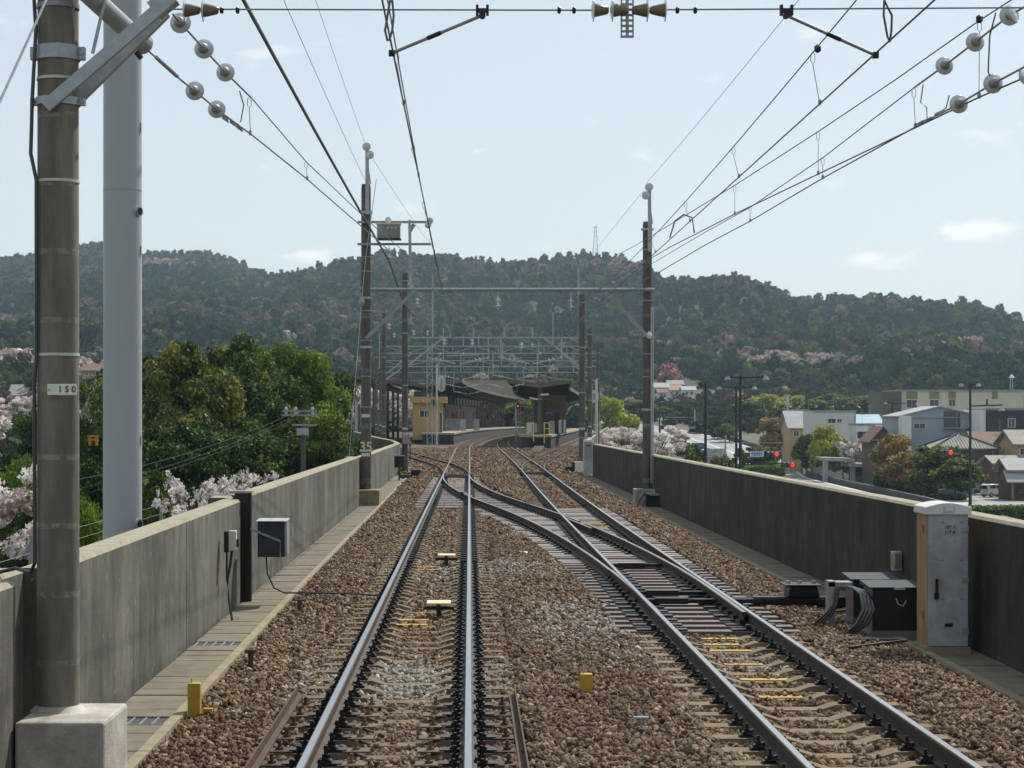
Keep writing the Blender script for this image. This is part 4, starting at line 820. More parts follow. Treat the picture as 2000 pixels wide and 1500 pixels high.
for x, y, v0, v1 in ((xl, 59.8, 285, 420), (xr, 60.3, 360, 490)):
    MB().angle((x + .04, y, zf(v1, 60)), (x + .04, y, zf(v0, 60)), .1, .02).build('top_angle', K['galv'], P6)
    for dx, dv in ((0, 4), (.1 if x < 0 else -.1, 20)):
        m = MB(); c = Vector((x + .03 + dx, y - .08, zf(v0 + dv, 60))); m.lathe(c - Vector((0, .05, 0)), c + Vector((0, .05, 0)), [(0, .03), (.3, .13), (.6, .13), (1, .03)], 14); m.build('insulator', K['glass'], P6, smooth=True)
    MB().tube([(x + .06, y, zf(v0 + 40, 60)), (x + .14, y + .1, zf(v0 + 75, 60))], .03, 6).build('spike_stay', K['cablew'], P6)
for v in (435, 478): MB().bar((xl - .25, 59.8, zf(v, 60)), (P(842, v, 60).x, 59.8, zf(v, 60)), .07, .07).build('cross_arm', K['galvd'], P6)
MB().bar(P(800, 430, 59.8), P(802, 562, 59.8), .09, .09).build('strut', K['galv'], P6); MB().bar(P(809, 438, 59.85), P(800, 452, 59.85), .02, .12).build('strut_gusset', K['galv'], P6)
for u, v in ((758, 430), (838, 434), (836, 440), (840, 431)):
    m = MB(); c = P(u, v, 59.7); m.lathe(c - Vector((0, .06, 0)), c + Vector((0, .06, 0)), [(0, .04), (.3, .1), (.6, .1), (1, .04)], 14); m.build('insulator', K['glass'], P6, smooth=True)
for u, v in ((760, 497), (973, 592), (1115, 594)):
    m = MB(); c = P(u, v, 60); m.lathe(c + Vector((0, 0, .2)), c - Vector((0, 0, .2)), [(0, .02), (.2, .03), (.25, .085), (.3, .085), (.35, .03), (.65, .03), (.7, .085), (.75, .085), (.8, .03), (1, .02)], 12); m.build('insulator', K['glass'], P6, smooth=True)
    MB().tube([c + Vector((0, 0, .2)), Vector((c.x, 60.2, 6.4 if v > 520 else zf(478, 60)))], .012, 5).build('hanger', K['galvd'], P6)
text('35', .40, (xl + .005, 59.835, zf(873, 60)), (R(90), 0, 0), K['tan'], P6, 'number', .004)
for v, x, y in ((812, xl, 59.83), (888, xl, 59.83)): MB().box(x - .13, x + .13, y - .006, y + .002, zf(v, 60) - .05, zf(v, 60) + .05).build('plate', K['white'], P6)
for du in (5, 8.5): MB().tube([P(1267 + du, 600, 60.3), P(1267 + du, 640, 60.3), P(1267 + du, 905, 60.3), P(1267 + du, 942, 60.25), P(1272 + du, 952, 60.2)], .02, 6).build('conduit', K['galv'], P6)
m = MB(); c = P(1268, 655, 60.2); m.lathe(c + Vector((0, 0, -.1)), c + Vector((0, 0, .12)), [(0, .05), (.5, .09), (1, .03)], 10); m.build('lamp', K['offw'], P6, smooth=True)
MB().tube([P(735, 350, 59.7), P(714, 505, 59.7), P(708, 570, 59.7), P(697, 705, 59.5), P(677, 958, 58.5)], .012, 5).build('guy_wire', K['cablew'], P6); 
m = MB(); c = P(707, 591, 59.65); m.lathe(c - Vector((0, .0, .13)), c + Vector((0, 0, .13)), [(0, .03), (.3, .075), (.7, .075), (1, .03)], 12); m.build('guy_insulator', K['galvd'], P6, smooth=True)
TRF = root('pole_transformer', 'grey box switchgear hung from the cross arms of pole 35', 'transformer', P(760, 467, 59.6)); 
x0, x1 = P(737, 0, 59.6).x, P(782, 0, 59.6).x; MB().box(x0, x1, 59.35, 59.75, zf(467, 59.6), zf(440, 59.6)).build('tank', K['cab'], TRF, bevel=.02)
MB().box(x0 - .02, x1 + .02, 59.33, 59.77, zf(440, 59.6), zf(437, 59.6)).build('lid', K['tan'], TRF); MB().box(x0 - .03, x1 + .03, 59.33, 59.77, zf(469, 59.6), zf(467, 59.6)).build('base_rail', K['rust'], TRF)
for u in (757, 765, 773): MB().lathe(P(u, 446, 59.36), P(u, 446, 59.26), [(0, .03), (1, .025)], 10).build('bushing', K['white'], TRF, smooth=True)
MB().tube([P(740, 440, 59.5), P(740, 436, 59.7)], .03, 6).build('hanger', K['galvd'], TRF); MB().tube([P(778, 440, 59.5), P(778, 436, 59.7)], .03, 6).build('hanger', K['galvd'], TRF)
# --- portals further on
def far_portal(label, D, ul, vl, ur, vr, beams, truss=None, hang=(), posts=()):
    xl, xr = P(ul, 0, D).x, P(ur, 0, D).x; o = root('catenary_portal', label, 'catenary pole', ((xl + xr) / 2, D, 0))
    for x, v in ((xl, vl), (xr, vr)):
        pole_part(o, x, D, -.4, zf(v, D), .155, .145, 'poled')
        for k in range(4): strap(o, x, D, lerp(1.5, zf(v, D) - .4, k / 3), .152, .05, 'galvp')
        MB().box(x - .13, x + .13, D - .17, D - .155, 1.9, 2.0).build('plate', K['white'], o)
    for v in beams: MB().bar((xl - .2, D + .2, zf(v, D)), (xr + .2, D + .2, zf(v, D)), .08, .075).build('beam', K['galvp'], o)
    if truss:
        z0, z1 = zf(truss[1], D), zf(truss[0], D); n = 9; t = MB()
        for i in range(n):
            a, e = lerp(xl, xr, i / n), lerp(xl, xr, (i + 1) / n); MB().bar((a, D + .2, z0 if i % 2 else z1), (e, D + .2, z1 if i % 2 else z0), .05, .05).build('diagonal', K['galvp'], o); MB().bar((e, D + .2, z0), (e, D + .2, z1), .05, .05).build('strut', K['galvp'], o)
    for s, x in ((1, xl), (-1, xr)): MB().bar((x, D, zf(beams[-1], D) - 1.5), (x + s * 1.9, D + .2, zf(beams[-1], D)), .06, .09).build('brace', K['galvp'], o)
    for u, v in hang:
        c = P(u, v, D); m = MB(); m.lathe(c + Vector((0, 0, .2)), c - Vector((0, 0, .2)), [(0, .02), (.2, .03), (.25, .1), (.35, .1), (.4, .03), (.6, .03), (.65, .1), (.75, .1), (.8, .03), (1, .02)], 10); m.build('insulator', K['glass'], o, smooth=True)
    for fn, sd in ((cl_, 1), (cr_, -1), (cl_, -1), (cr_, 1)):     # drop posts and steady arms over each running track
        tx = fn(D) + sd * 1.5; zb_ = zf(beams[-1], D); MB().bar((tx, D + .2, zb_), (tx, D + .2, 5.35), .07, .07).build('drop_post', K['galvp'], o); MB().tube([(tx, D + .1, 5.45), (fn(D) + sd * .1, D + .1, 5.16)], .03, 6).build('steady_arm', K['cablew'], o)
        for q in (.28, .42):
            c = Vector((lerp(tx, fn(D), q), D + .1, lerp(5.45, 5.16, q))); dd = Vector((fn(D) - tx, 0, -.3)).normalized(); m = MB(); m.lathe(c - dd * .04, c + dd * .04, [(0, .03), (.4, .1), (.7, .1), (1, .03)], 10); m.build('insulator', K['glass'], o, smooth=True)
    for u, v0, v1 in posts: MB().bar(P(u, v0, D + .2), P(u, v1, D + .2), .09, .09).build('post', K['galvp'], o)
    return o
far_portal('second portal beyond pole 35, its left pole close behind it', 96, 791, 533, 1137, 575, (659,), None, [(815, 589), (760, 638), (868, 668), (922, 668), (1018, 676)], [(845, 535, 659), (1130, 525, 660), (925, 640, 659), (880, 640, 659), (985, 640, 659), (1040, 640, 659)])
far_portal('third portal with a steel truss beam before the station', 132, 750, 612, 1152, 642, (676, 690), (676, 690), [(770, 655), (808, 650), (835, 650), (923, 672), (1020, 674), (1040, 675)], [(741, 650, 720), (1080, 610, 676), (905, 655, 676), (935, 655, 676)])
far_portal('fourth portal with a deep steel truss at the platform ends', 165, 744, 660, 1168, 680, (704, 716), (704, 716), [(890, 690), (1006, 716), (964, 716), (1080, 715)], [(866, 640, 704), (1052, 668, 704), (1098, 668, 704), (982, 668, 704)])
far_portal('farthest portal over the station canopies', 205, 735, 690, 1160, 700, (727,), None, [(940, 735), (860, 735), (1048, 735)], [(900, 690, 727), (1120, 690, 727)])
for k, (D, u0, u1, v, lb) in enumerate(((112, 745, 1290, 690, 'fine steel cross-span wire above the third portal'), (148, 760, 1160, 697, 'fine steel cross-span wire with pale insulators before the fourth portal'), (185, 750, 1160, 742, 'fine steel cross-span wire just above the canopy roofs'))):
    o = root('cross_span', lb, 'span wire', P((u0 + u1) / 2, v, D)); u1 = min(u1, 1165); line('span_wire', [P(u0, v, D), P((u0 + u1) / 2, v + 2, D), P(u1, v, D)], .012, o, 'galvp')
    for u in ((955, 962, 975, 982, 1095) if k == 1 else (860, 905, 1055)):
        m = MB(); c = P(u, v + 1, D); m.lathe(c - Vector((.03, 0, 0)), c + Vector((.03, 0, 0)), [(0, .1), (.6, .09), (1, .03)], 10); m.build('insulator_disc', K['glass'], o, smooth=True)
    for u0_, v0_, u1_, v1_ in (((868, 690, 945, 690), (1000, 695, 1045, 708)) if k == 1 else ()): MB().tube([P(u0_ + 5, v0_ + 5, D), P(u1_ - 10, v1_ + 3, D)], .03, 6).build('registration_arm', K['cablew'], o)
for a, e, s, lb in ((P(1180, 605, 96), P(1010, 700, 160), .2, 'wire running left and away above the island platform'), (P(975, 690, 132), P(1118, 742, 180), .5, 'pale sagging wire dropping to the right canopy eave'), (P(905, 720, 165), P(1000, 778, 240), .6, 'pale sagging wire dropping between the two canopies'), (P(870, 600, 96), P(905, 715, 165), .1, 'wire descending towards the left canopy')): tag(line('far_wire', sag(a, e, s), .014, None, 'galvd', 5), lb, 'wire')
# ------------------------------------------------------------------ trackside equipment
def wedge(mb, x0, x1, y0, y1, z0, zf_, zb): mb.prism([(x0, y0, z0), (x0, y1, z0), (x0, y1, zb), (x0, y0, zf_)], (x1 - x0, 0, 0)); return mb
# steel post, control box and small white switch on the left wall
o = root('control_box', 'blue grey steel box on a bracket fixed to the left wall', 'box', (-3.0, 28, .2)); D = 27.2
x0, x1 = P(503, 0, D).x, P(556, 0, D).x; z0, z1 = zf(1088, D), zf(1019, D)
MB().box(x0, x1, D, D + .42, z0, z1).build('housing', K['bluebox'], o, bevel=.01); wedge(MB(), x0 - .02, x1 + .03, D - .03, D + .45, z1, z1 + .012, z1 + .03).build('lid', K['paint'], o)  # dark housing, pale lid and side door: shade and sun put into the paint
MB().box(x1, x1 + .03, D + .01, D + .40, z0 + .03, z1 - .02).build('door', K['cab'], o); MB().bar((x0 - .1, D - .012, z1 - .1), (x1 - .06, D - .012, z1 - .27), .01, .03).bar((x1 - .06, D - .012, z1 - .27), (x1 - .06, D - .012, z0), .01, .03).build('bracket', K['galvd'], o)
MB().tube([P(520, 1088, D + .1), P(522, 1120, D + .1), P(535, 1148, D + .3), P(556, 1158, D + .1), P(620, 1158, D + .0), P(700, 1160, D), P(740, 1164, D)], .012, 6).build('cable', K['rubber'], o, smooth=True)
sp = root('steel_post', 'dark steel post in the recess of the left wall behind the box', 'post', (-3.2, 27.9, -.25)); MB().box(-3.35, -3.16, 27.75, 27.95, -.25, 1.3).box(-3.16, -3.12, 27.8, 27.9, -.25, 1.3).build('post', K['black'], sp); MB().box(-3.42, -3.1, 27.7, 28.0, 1.3, 1.33).build('cap_plate', K['cap'], sp)
o = root('wall_switch', 'small white switch box with black cables on the left wall', 'switch box', P(465, 1056, 25)); D = 25.2; c = P(465, 1056, D)
MB().box(-3.178, -3.12, D - .02, D + .10, c.z - .15, c.z + .12).build('back_plate', K['black'], o); MB().box(-3.12, -3.02, D - .03, D + .09, c.z - .13, c.z + .13).build('case', K['white'], o, bevel=.012); MB().box(-3.02, -2.99, D, D + .05, c.z - .08, c.z + .02).build('lever', K['black'], o)
MB().tube([(-3.08, D + .03, c.z - .13), (-3.1, D + .03, c.z - .3), (-3.14, D + .03, c.z - .5), (-3.12, D, c.z - .75), (-3.06, D - .1, -.25)], .017, 6).tube([(-3.15, D + .05, c.z - .14), (-3.15, D + .05, c.z - .5)], .014, 6).build('cable', K['rubber'], o, smooth=True)
# yellow marker posts
for u, v, lb in ((380, 1386, 'small yellow marker post at the edge of the left walkway'), (1145, 1366, 'small yellow marker post standing between the two tracks')):
    p = PZ(u, v, -.2); o = root('marker_post', lb, 'marker post', p, 'yellow marker posts')
    MB().box(p.x - .055, p.x + .055, p.y - .05, p.y + .05, -.3, -.2 + .235).build('post', K['yellow'], o, bevel=.006); MB().box(p.x - .03, p.x - .02, p.y - .01, p.y + .01, .03, .075).build('spike', K['yellow'], o)
    MB().box(p.x + .08, p.x + .16, p.y - .05, p.y + .02, -.215, -.185).build('foot_tab', K['yellow'], o)
for u, v, lb in ((1252, 1440, 'grey stake with a flat cap in the ballast at the bottom centre'), (490, 1300, 'rusty capped stake in the ballast beside the left walkway, nearer one'), (585, 1195, 'rusty capped stake in the ballast beside the left walkway, farther one')):
    p = PZ(u, v, -.2); o = root('ground_stake', lb, 'stake', p); MB().lathe((p.x, p.y, -.3), (p.x, p.y, -.05), [(0, .025), (1, .03)], 10).build('shaft', K['galvd' if u > 1000 else 'rust'], o); MB().box(p.x - .06, p.x + .06, p.y - .03, p.y + .03, -.05, -.035).build('cap', K['rust' if u < 1000 else 'galvd'], o)
# ATS beacons between the rails
for u, v, D, lb in ((857, 1182, 25.1, 'nearer tan beacon plate on a black stand between the left rails'), (872, 1088, 34, 'farther tan beacon plate on a black stand between the left rails')):
    p = P(u, v, D); o = root('track_beacon', lb, 'beacon', (p.x, p.y, -.2), 'beacons between the left rails'); z = -.035
    MB().box(p.x - .155, p.x + .155, p.y - .22, p.y + .22, z, z + .035).build('plate', K['tan'], o, bevel=.008)
    MB().box(p.x - .2, p.x + .2, p.y - .03, p.y + .03, z - .07, z - .03).box(p.x - .03, p.x + .03, p.y - .1, p.y + .1, -.2, z).box(p.x - .025, p.x + .025, p.y - .24, p.y - .215, z - .04, z + .02).build('stand', K['black'], o)
    for k in range(2): MB().box(p.x - .5 + .3 * k * 0, p.x - .12, p.y - .5 - .58 * k - .06, p.y - .5 - .58 * k + .06, -.164 - .004 - .02, -.162 - .02).build('yellow_mark', K['yellow'], o)
p = PZ(1022, 1083, -.15); o = root('cover_box', 'tiny cream cover box in the ballast between the tracks', 'box', p); wedge(MB(), p.x - .08, p.x + .08, p.y - .07, p.y + .07, -.2, -.12, -.09).build('box', K['tan'], o, bevel=.006)
MB().box(p.x - .09, p.x + .09, p.y - .09, p.y + .09, -.205, -.19).build('base', K['cap'], o)
# cable loops on the ballast
for pts_, lb in (([(1215, 1130), (1240, 1122), (1265, 1118), (1262, 1130), (1240, 1140), (1215, 1150), (1180, 1160), (1130, 1158), (1085, 1165)], 'upper thin black cable looping over the ballast by the points'), ([(1310, 1180), (1290, 1172), (1270, 1178), (1250, 1182), (1235, 1170), (1255, 1160), (1280, 1155), (1330, 1150)], 'lower thin black cable looping over the ballast by the points')):
    tag(MB().tube([PZ(u - 130 * 0, v, -.14) for u, v in [(a - 120, b_) for a, b_ in pts_]], .011, 5).build('ground_cable', K['rubber'], smooth=True), lb, 'cable')
# relay cabinet
D = 21.6; x0, x1 = P(1812, 0, D).x, P(1891, 0, D).x; z0, z1 = -.25, zf(1000, D)
o = root('relay_cabinet', 'tall pale grey trackside cabinet lettered 10T-S 11T-R with a rusty side', 'cabinet', ((x0 + x1) / 2, D, -.25))
MB().box(x0, x1, D + .005, D + .52, z0, z1).build('housing', K['cabrust'], o); MB().box(x0 + .006, x1 - .006, D - .016, D + .004, z0 + .08, z1 - .03).build('door', K['cab'], o, bevel=.004)
MB().box(x0 - .04, x1 + .012, D - .05, D + .56, z0 - .01, z0 + .07).build('plinth', K['kerb'], o)
arc = [(x0 - .03, z1 - .03)] + [(lerp(x0 - .03, x1 + .03, i / 8), z1 + .055 + .05 * math.sin(math.pi * i / 8)) for i in range(9)] + [(x1 + .03, z1 - .03)]
MB().prism([(x, D - .04, z) for x, z in arc], (0, .6, 0)).build('hood', K['white'], o, bevel=.01)
hx = (x0 + x1) / 2
MB().box(hx - .06, hx + .06, D - .046, D - .04, z1 + .0, z1 + .062).build('hood_handle', K['cab'], o); MB().box(hx - .047, hx + .047, D - .05, D - .046, z1 + .012, z1 + .05).build('handle_recess', K['white'], o)
text('10T-S', .05, (P(1855, 0, D).x, D - .018, zf(1029.5, D)), (R(90), 0, 0), K['black'], o); text('11T-R', .05, (P(1855, 0, D).x, D - .018, zf(1039.5, D)), (R(90), 0, 0), K['black'], o)
for v in (1034, 1133, 1232): MB().box(x1 - .075, x1 + .0, D - .024, D - .016, zf(v, D) - .03, zf(v, D) + .03).build('hinge', K['galvd'], o)
MB().box(x0 + .08, x0 + .105, D - .05, D - .017, zf(1160, D), zf(1130, D)).box(x0 + .065, x0 + .115, D - .035, D - .017, zf(1170, D), zf(1158, D)).build('latch', K['black'], o); MB().box(hx - .04, hx + .05, D - .02, D - .016, zf(1224, D), zf(1217, D)).build('vent', K['black'], o)
for v in (1020, 1094, 1170):
    for x in (x0 + .16, x1 - .08): MB().lathe((x, D - .019, zf(v, D)), (x, D - .016, zf(v, D)), [(0, .008), (1, .008)], 6).build('rivet', K['black'], o)
for v in (1030, 1200): MB().box(x0 - .022, x0, D + .18, D + .26, zf(v, D) - .06, zf(v, D) + .02).build('side_clasp', K['cabrust'], o)
# two battery cases, cables, switch machine
for (ua, ub, va, vb, D, lb) in ((1705, 1800, 1148, 1232, 23.0, 'nearer of two black equipment cases with grey lids beside the cabinet'), (1668, 1752, 1132, 1215, 24.4, 'farther black equipment case with a grey lid behind its twin')):
    x0, x1 = P(ua, 0, D).x, P(ub, 0, D).x; z0, z1 = -.25, zf(va, D); o = root('equipment_case', lb, 'equipment case', ((x0 + x1) / 2, D, -.25), 'black equipment cases')
    MB().box(x0, x1, D, D + .5, z0 + .1, z1).build('case', K['black'], o, bevel=.01); MB().box(x0 - .01, x0 - .001, D + .01, D + .49, z0, z1 - .01).build('end_panel', K['timber'], o); MB().box(x0 - .03, x1 + .03, D - .04, D + .54, z0 - .01, z0 + .1).build('plinth', K['deck'], o)
    wedge(MB(), x0 - .05, x1 + .02, D - .05, D + .55, z1, z1 + .01, z1 + .05).build('lid', K['bluebox'], o); MB().box((x0 + x1) / 2 - .05, (x0 + x1) / 2 + .08, D - .06, D - .051, z1 - .02, z1 + .01).build('hasp', K['cab'], o)
    MB().tube([((x0 + x1) / 2 - .02, D - .03, z1 - .12), ((x0 + x1) / 2, D - .04, z1 - .19), ((x0 + x1) / 2 + .06, D - .04, z1 - .21), ((x0 + x1) / 2 + .1, D - .03, z1 - .15)], .006, 5).build('handle', K['tan'], o)
o = root('cable_stand', 'grey junction stand with thick black cables arching to the ballast', 'junction box', P(1640, 1190, 24)); D = 24.0
MB().box(P(1618, 0, D).x, P(1632, 0, D).x, D, D + .2, -.25, zf(1135, D)).box(P(1618, 0, D).x, P(1665, 0, D).x, D, D + .25, zf(1147, D), zf(1137, D)).build('stand', K['cab'], o, bevel=.005)
for k in range(4): MB().tube([P(1655 + 3 * k, 1146 + k, D - .1), P(1668 + 6 * k, 1148 + 2 * k, D - .5), P(1682 + 7 * k, 1160 + 3 * k, D - 1.0), P(1686 + 7 * k, 1190, D - 1.2), P(1674 + 7 * k, 1218, D - 1.3), P(1650 + 5 * k, 1240, D - 1.3), P(1630 + 3 * k, 1250, D - 1.2)], .018, 7).build('cable', K['rubber'], o, smooth=True)
for k in range(3): MB().tube([P(1632 + 3 * k, 1150, D), P(1628 + 3 * k, 1180, D - .05), P(1612 + 6 * k, 1200, D - .1), P(1592 + 8 * k, 1216, D - .15)], .016, 7).build('cable', K['rubber'], o, smooth=True)
for k, (a, e) in enumerate((((1640, 1249), (1770, 1249)), ((1660, 1265), (1772, 1251)), ((1585, 1198), (1660, 1192)))): tag(MB().tube([PZ(*a, -.17), PZ(*e, -.16)], .018, 7).build('conduit_pipe', K['rubber'], smooth=True), ('straight black conduit on the ballast in front of the equipment cases', 'slanting black conduit on the ballast in front of the equipment cases', 'short black conduit behind the arching cables')[k], 'conduit')
o = root('switch_machine', 'greasy black switch machine beside the right track points', 'switch machine', P(1560, 1160, 26.5)); D = 26.5
xa, xb = P(1470, 0, D).x, P(1660, 0, D).x
MB().box(xa, xb, D - .1, D + .12, -.2, -.06).build('bed_plate', K['grease'], o, bevel=.01); MB().prism([(P(1535, 0, D).x, D - .16, -.06), (P(1598, 0, D).x, D - .16, -.06), (P(1592, 0, D).x, D - .16, .09), (P(1540, 0, D).x, D - .16, .09)], (0, .4, 0)).build('gearbox', K['grease'], o, bevel=.015)
MB().box(P(1528, 0, D).x, P(1600, 0, D).x, D - .2, D + .28, .09, .115).build('cover', K['black'], o, bevel=.01)
for u in (1540, 1562, 1590): MB().lathe(P(u, 0, D) * 0 + Vector((P(u, 0, D).x, D + .02, .115)), Vector((P(u, 0, D).x, D + .02, .15)), [(0, .035), (1, .03)], 8).build('bolt', K['galvd'], o)
MB().box(xa - .3, xa, D - .04, D + .04, -.14, -.08).build('throw_rod', K['grease'], o)
o = root('wall_box', 'small tan junction box on the sooty right wall', 'box', P(1727, 1096, 25)); D = 25.6; c = P(1727, 1096, D); MB().box(5.56, 5.675, D - .08, D + .08, c.z - .12, c.z + .13).build('case', K['cab'], o, bevel=.008); MB().box(5.555, 5.56, D - .06, D + .06, c.z - .08, c.z + .1).build('cover', K['cabrust'], o)
MB().box(5.58, 5.66, D - .0875, D - .08, c.z - .09, c.z + .1).build('front_plate', K['deck'], o)
# equipment at the foot of the right pole (60 m)
D = 58.5; o = root('equipment_case', 'black equipment case with cables at the foot of the tall right pole', 'equipment case', P(1293, 1000, D)); MB().box(P(1262, 0, D).x, P(1325, 0, D).x, D, D + .6, -.25, zf(968, D)).build('case', K['black'], o, bevel=.01); MB().box(P(1260, 0, D).x, P(1327, 0, D).x, D - .03, D + .63, zf(968, D), zf(965, D)).build('lid', K['galvd'], o)
MB().tube([P(1268, 968, D - .1), P(1258, 965, D - .3), P(1248, 980, D - .5), P(1240, 995, D - .8), P(1215, 1002, D - 1)], .03, 6).tube([P(1262, 972, D - .1), P(1255, 985, D - .4), P(1250, 1000, D - .8), P(1230, 1004, D - 1)], .025, 6).build('cable', K['rubber'], o, smooth=True)
o = root('grey_locker', 'narrow pale locker beside the tall right pole', 'cabinet', P(1286, 960, 60)); D = 59.6; MB().box(P(1281, 0, D).x, P(1290, 0, D).x, D, D + .3, -.25, zf(940, D)).build('locker', K['white'], o, bevel=.01); MB().box(P(1282, 0, D).x, P(1289, 0, D).x, D - .012, D, zf(970, D), zf(944, D)).build('door', K['cab'], o)
# white cabinet at 92 m
D = 91.5; o = root('relay_cabinet', 'white trackside cabinet at the far end of the right wall', 'cabinet', P(1149, 930, D)); MB().box(P(1140, 0, D).x, P(1158, 0, D).x, D, D + .6, -.3, zf(859, D)).build('housing', K['white'], o, bevel=.02); MB().box(P(1140, 0, D).x + .03, P(1158, 0, D).x - .03, D - .015, D, -.15, zf(863, D)).build('door', K['cab'], o); MB().box(P(1145, 0, D).x, P(1153, 0, D).x, D - .018, D - .015, zf(872, D), zf(869, D)).build('vent', K['black'], o)
D = 94; o = root('relay_cabinet', 'low white box between the far right pole and the white cabinet', 'cabinet', P(1131, 915, D)); MB().box(P(1122, 0, D).x, P(1139, 0, D).x, D, D + .5, -.3, zf(902, D)).build('housing', K['white'], o, bevel=.02); MB().box(P(1118, 0, D).x, P(1123, 0, D).x, D, D + .3, -.3, zf(903, D)).build('side_unit', K['black'], o)
o = root('switch_machine', 'black switch machine beside the far right branch points', 'switch machine', P(1110, 923, 95)); D = 95; MB().box(P(1080, 0, D).x, P(1135, 0, D).x, D, D + .3, -.25, -.1).build('bed_plate', K['grease'], o); MB().box(P(1104, 0, D).x, P(1118, 0, D).x, D - .1, D + .4, -.1, .1).build('gearbox', K['grease'], o)
# left points machine and boxes near pole at 96 m
o = root('switch_machine', 'black switch machine beside the far left points', 'switch machine', P(815, 928, 88)); D = 88; MB().box(P(780, 0, D).x, P(850, 0, D).x, D, D + .25, -.25, -.12).build('bed_plate', K['grease'], o); MB().box(P(803, 0, D).x, P(820, 0, D).x, D - .1, D + .5, -.12, .12).build('gearbox', K['grease'], o); MB().box(P(786, 0, D).x, P(845, 0, D).x, D - 1.2, D - 1.0, -.25, -.15).build('throw_rod', K['grease'], o)
o = root('control_box', 'dark steel box on the wall end beyond pole 35', 'box', P(779, 900, 84)); D = 84; MB().box(P(770, 0, D).x, P(789, 0, D).x, D, D + .4, zf(913, D), zf(891, D)).build('housing', K['black'], o, bevel=.01); MB().box(P(769, 0, D).x, P(790, 0, D).x, D - .02, D + .43, zf(891, D), zf(889, D)).build('lid', K['galvd'], o); MB().box(P(778, 0, D).x, P(781, 0, D).x, D + .1, D + .2, -.25, zf(913, D)).build('leg', K['black'], o)
o = root('pole_box', 'grey box wrapped on the pole behind the wall end', 'box', P(792, 860, 95)); D = 95.6; MB().box(P(786, 0, D).x, P(800, 0, D).x, D - .0, D + .2, zf(867, D), zf(844, D)).build('case', K['galvd'], o, bevel=.01); MB().box(P(788, 0, D).x, P(798, 0, D).x, D - .012, D, zf(849, D), zf(846, D)).build('plate', K['white'], o)
m = root('lamp_marker', 'small red and blue marker lamp at the wall end near the hut', 'marker lamp', P(801, 866, 100)); MB().lathe(P(801, 872, 100), P(801, 866, 100), [(0, .06), (1, .06)], 10).build('blue_lens', mat('blue_lens', (.05, .12, .3), None), m); MB().lathe(P(801, 866, 100), P(801, 861, 100), [(0, .06), (1, .05)], 10).build('red_lens', mat('orange_lens', (.6, .12, .03), None), m); MB().tube([P(801, 872, 100), P(801, 900, 100)], .03, 6).build('stem', K['black'], m)
o = root('rail_stack', 'small heap of rusty rail pieces before the island platform', 'scrap rails', P(1050, 880, 165))
for k in range(5): MB().bar(P(1040 + 4 * k, 882, 160), P(1046 + 4 * k, 872, 164), .12, .12).build('rail_piece', K['rust'], o)
o = root('trough_cover', 'low black trough with a post between the far tracks', 'trough', P(968, 925, 96)); MB().box(P(948, 0, 96).x, P(988, 0, 96).x, 96, 96.4, -.2, -.06).build('trough', K['grease'], o); MB().box(P(972, 0, 95.8).x, P(977, 0, 95.8).x, 95.8, 95.9, -.2, .06).build('post', K['tan'], o)
# ------------------------------------------------------------------ station
K['yhut'] = mat('ochre_wall_paint', (.50, .34, .12), (.42, .28, .095), 2, .8, stretch=(2, 2, .4), grime=.3, gcol=(.25, .16, .06)); K['pane'] = mat('dark_window_glass', (.03, .035, .04), (.02, .024, .03), 3, .08, spec=.7)
K['plat'] = mat('platform_concrete', (.34, .32, .28), (.26, .245, .21), 1.5, .9); K['platside'] = mat('platform_face_shadowed', (.045, .042, .04), (.025, .024, .023), 1.5, .9, stretch=(2, 2, .4)); K['fascia'] = mat('beige_canopy_cladding', (.135, .108, .074), (.10, .08, .056), 1.0, .7, stretch=(1, 1, .5), grime=.3, gcol=(.12, .09, .06))  # platform face near black: shadow of the canopy overhang put into its colour
K['soffit'] = mat('brown_canopy_steel', (.055, .045, .036), (.036, .03, .025), 1.0, .75); K['brownwall'] = mat('brown_shelter_panel', (.13, .09, .06), (.08, .058, .042), 1.5, .7); K['panel'] = mat('pale_yellow_panel', (.52, .50, .36), (.42, .41, .3), .9, .6, stretch=(2, 2, .5)); K['railing'] = mat('yellow_railing_paint', (.72, .66, .10), (.62, .56, .08), 4, .5)
red = emis('red_signal_lens', (1.0, .025, .03), 1.1)
def platform(label, ya, yb, fl, fr, loc, step=8):
    o = root('platform', label, 'platform', loc); n = int((yb - ya) / step); ys_ = [ya + (yb - ya) * i / n for i in range(n + 1)]; t, f, e = MB(), MB(), MB()
    for a, b in zip(ys_, ys_[1:]):
        q = [(fl(a), a), (fr(a), a), (fr(b), b), (fl(b), b)]; f.prism([(x, y, -.3) for x, y in q], (0, 0, 1.15)); t.prism([(x + (.08 if k in (1, 2) else -.08), y - .05, .85) for k, (x, y) in enumerate(q)], (0, 0, .2))
        e.prism([(fr(a) - .55, a, 1.05), (fr(a) - .25, a, 1.05), (fr(b) - .25, b, 1.05), (fr(b) - .55, b, 1.05)], (0, 0, .012)); e.prism([(fl(a) + .25, a, 1.05), (fl(a) + .55, a, 1.05), (fl(b) + .55, b, 1.05), (fl(b) + .25, b, 1.05)], (0, 0, .012))
    f.build('face', K['platside'], o); t.build('deck', K['plat'], o); e.build('tactile_strip', K['yellow'], o); return o
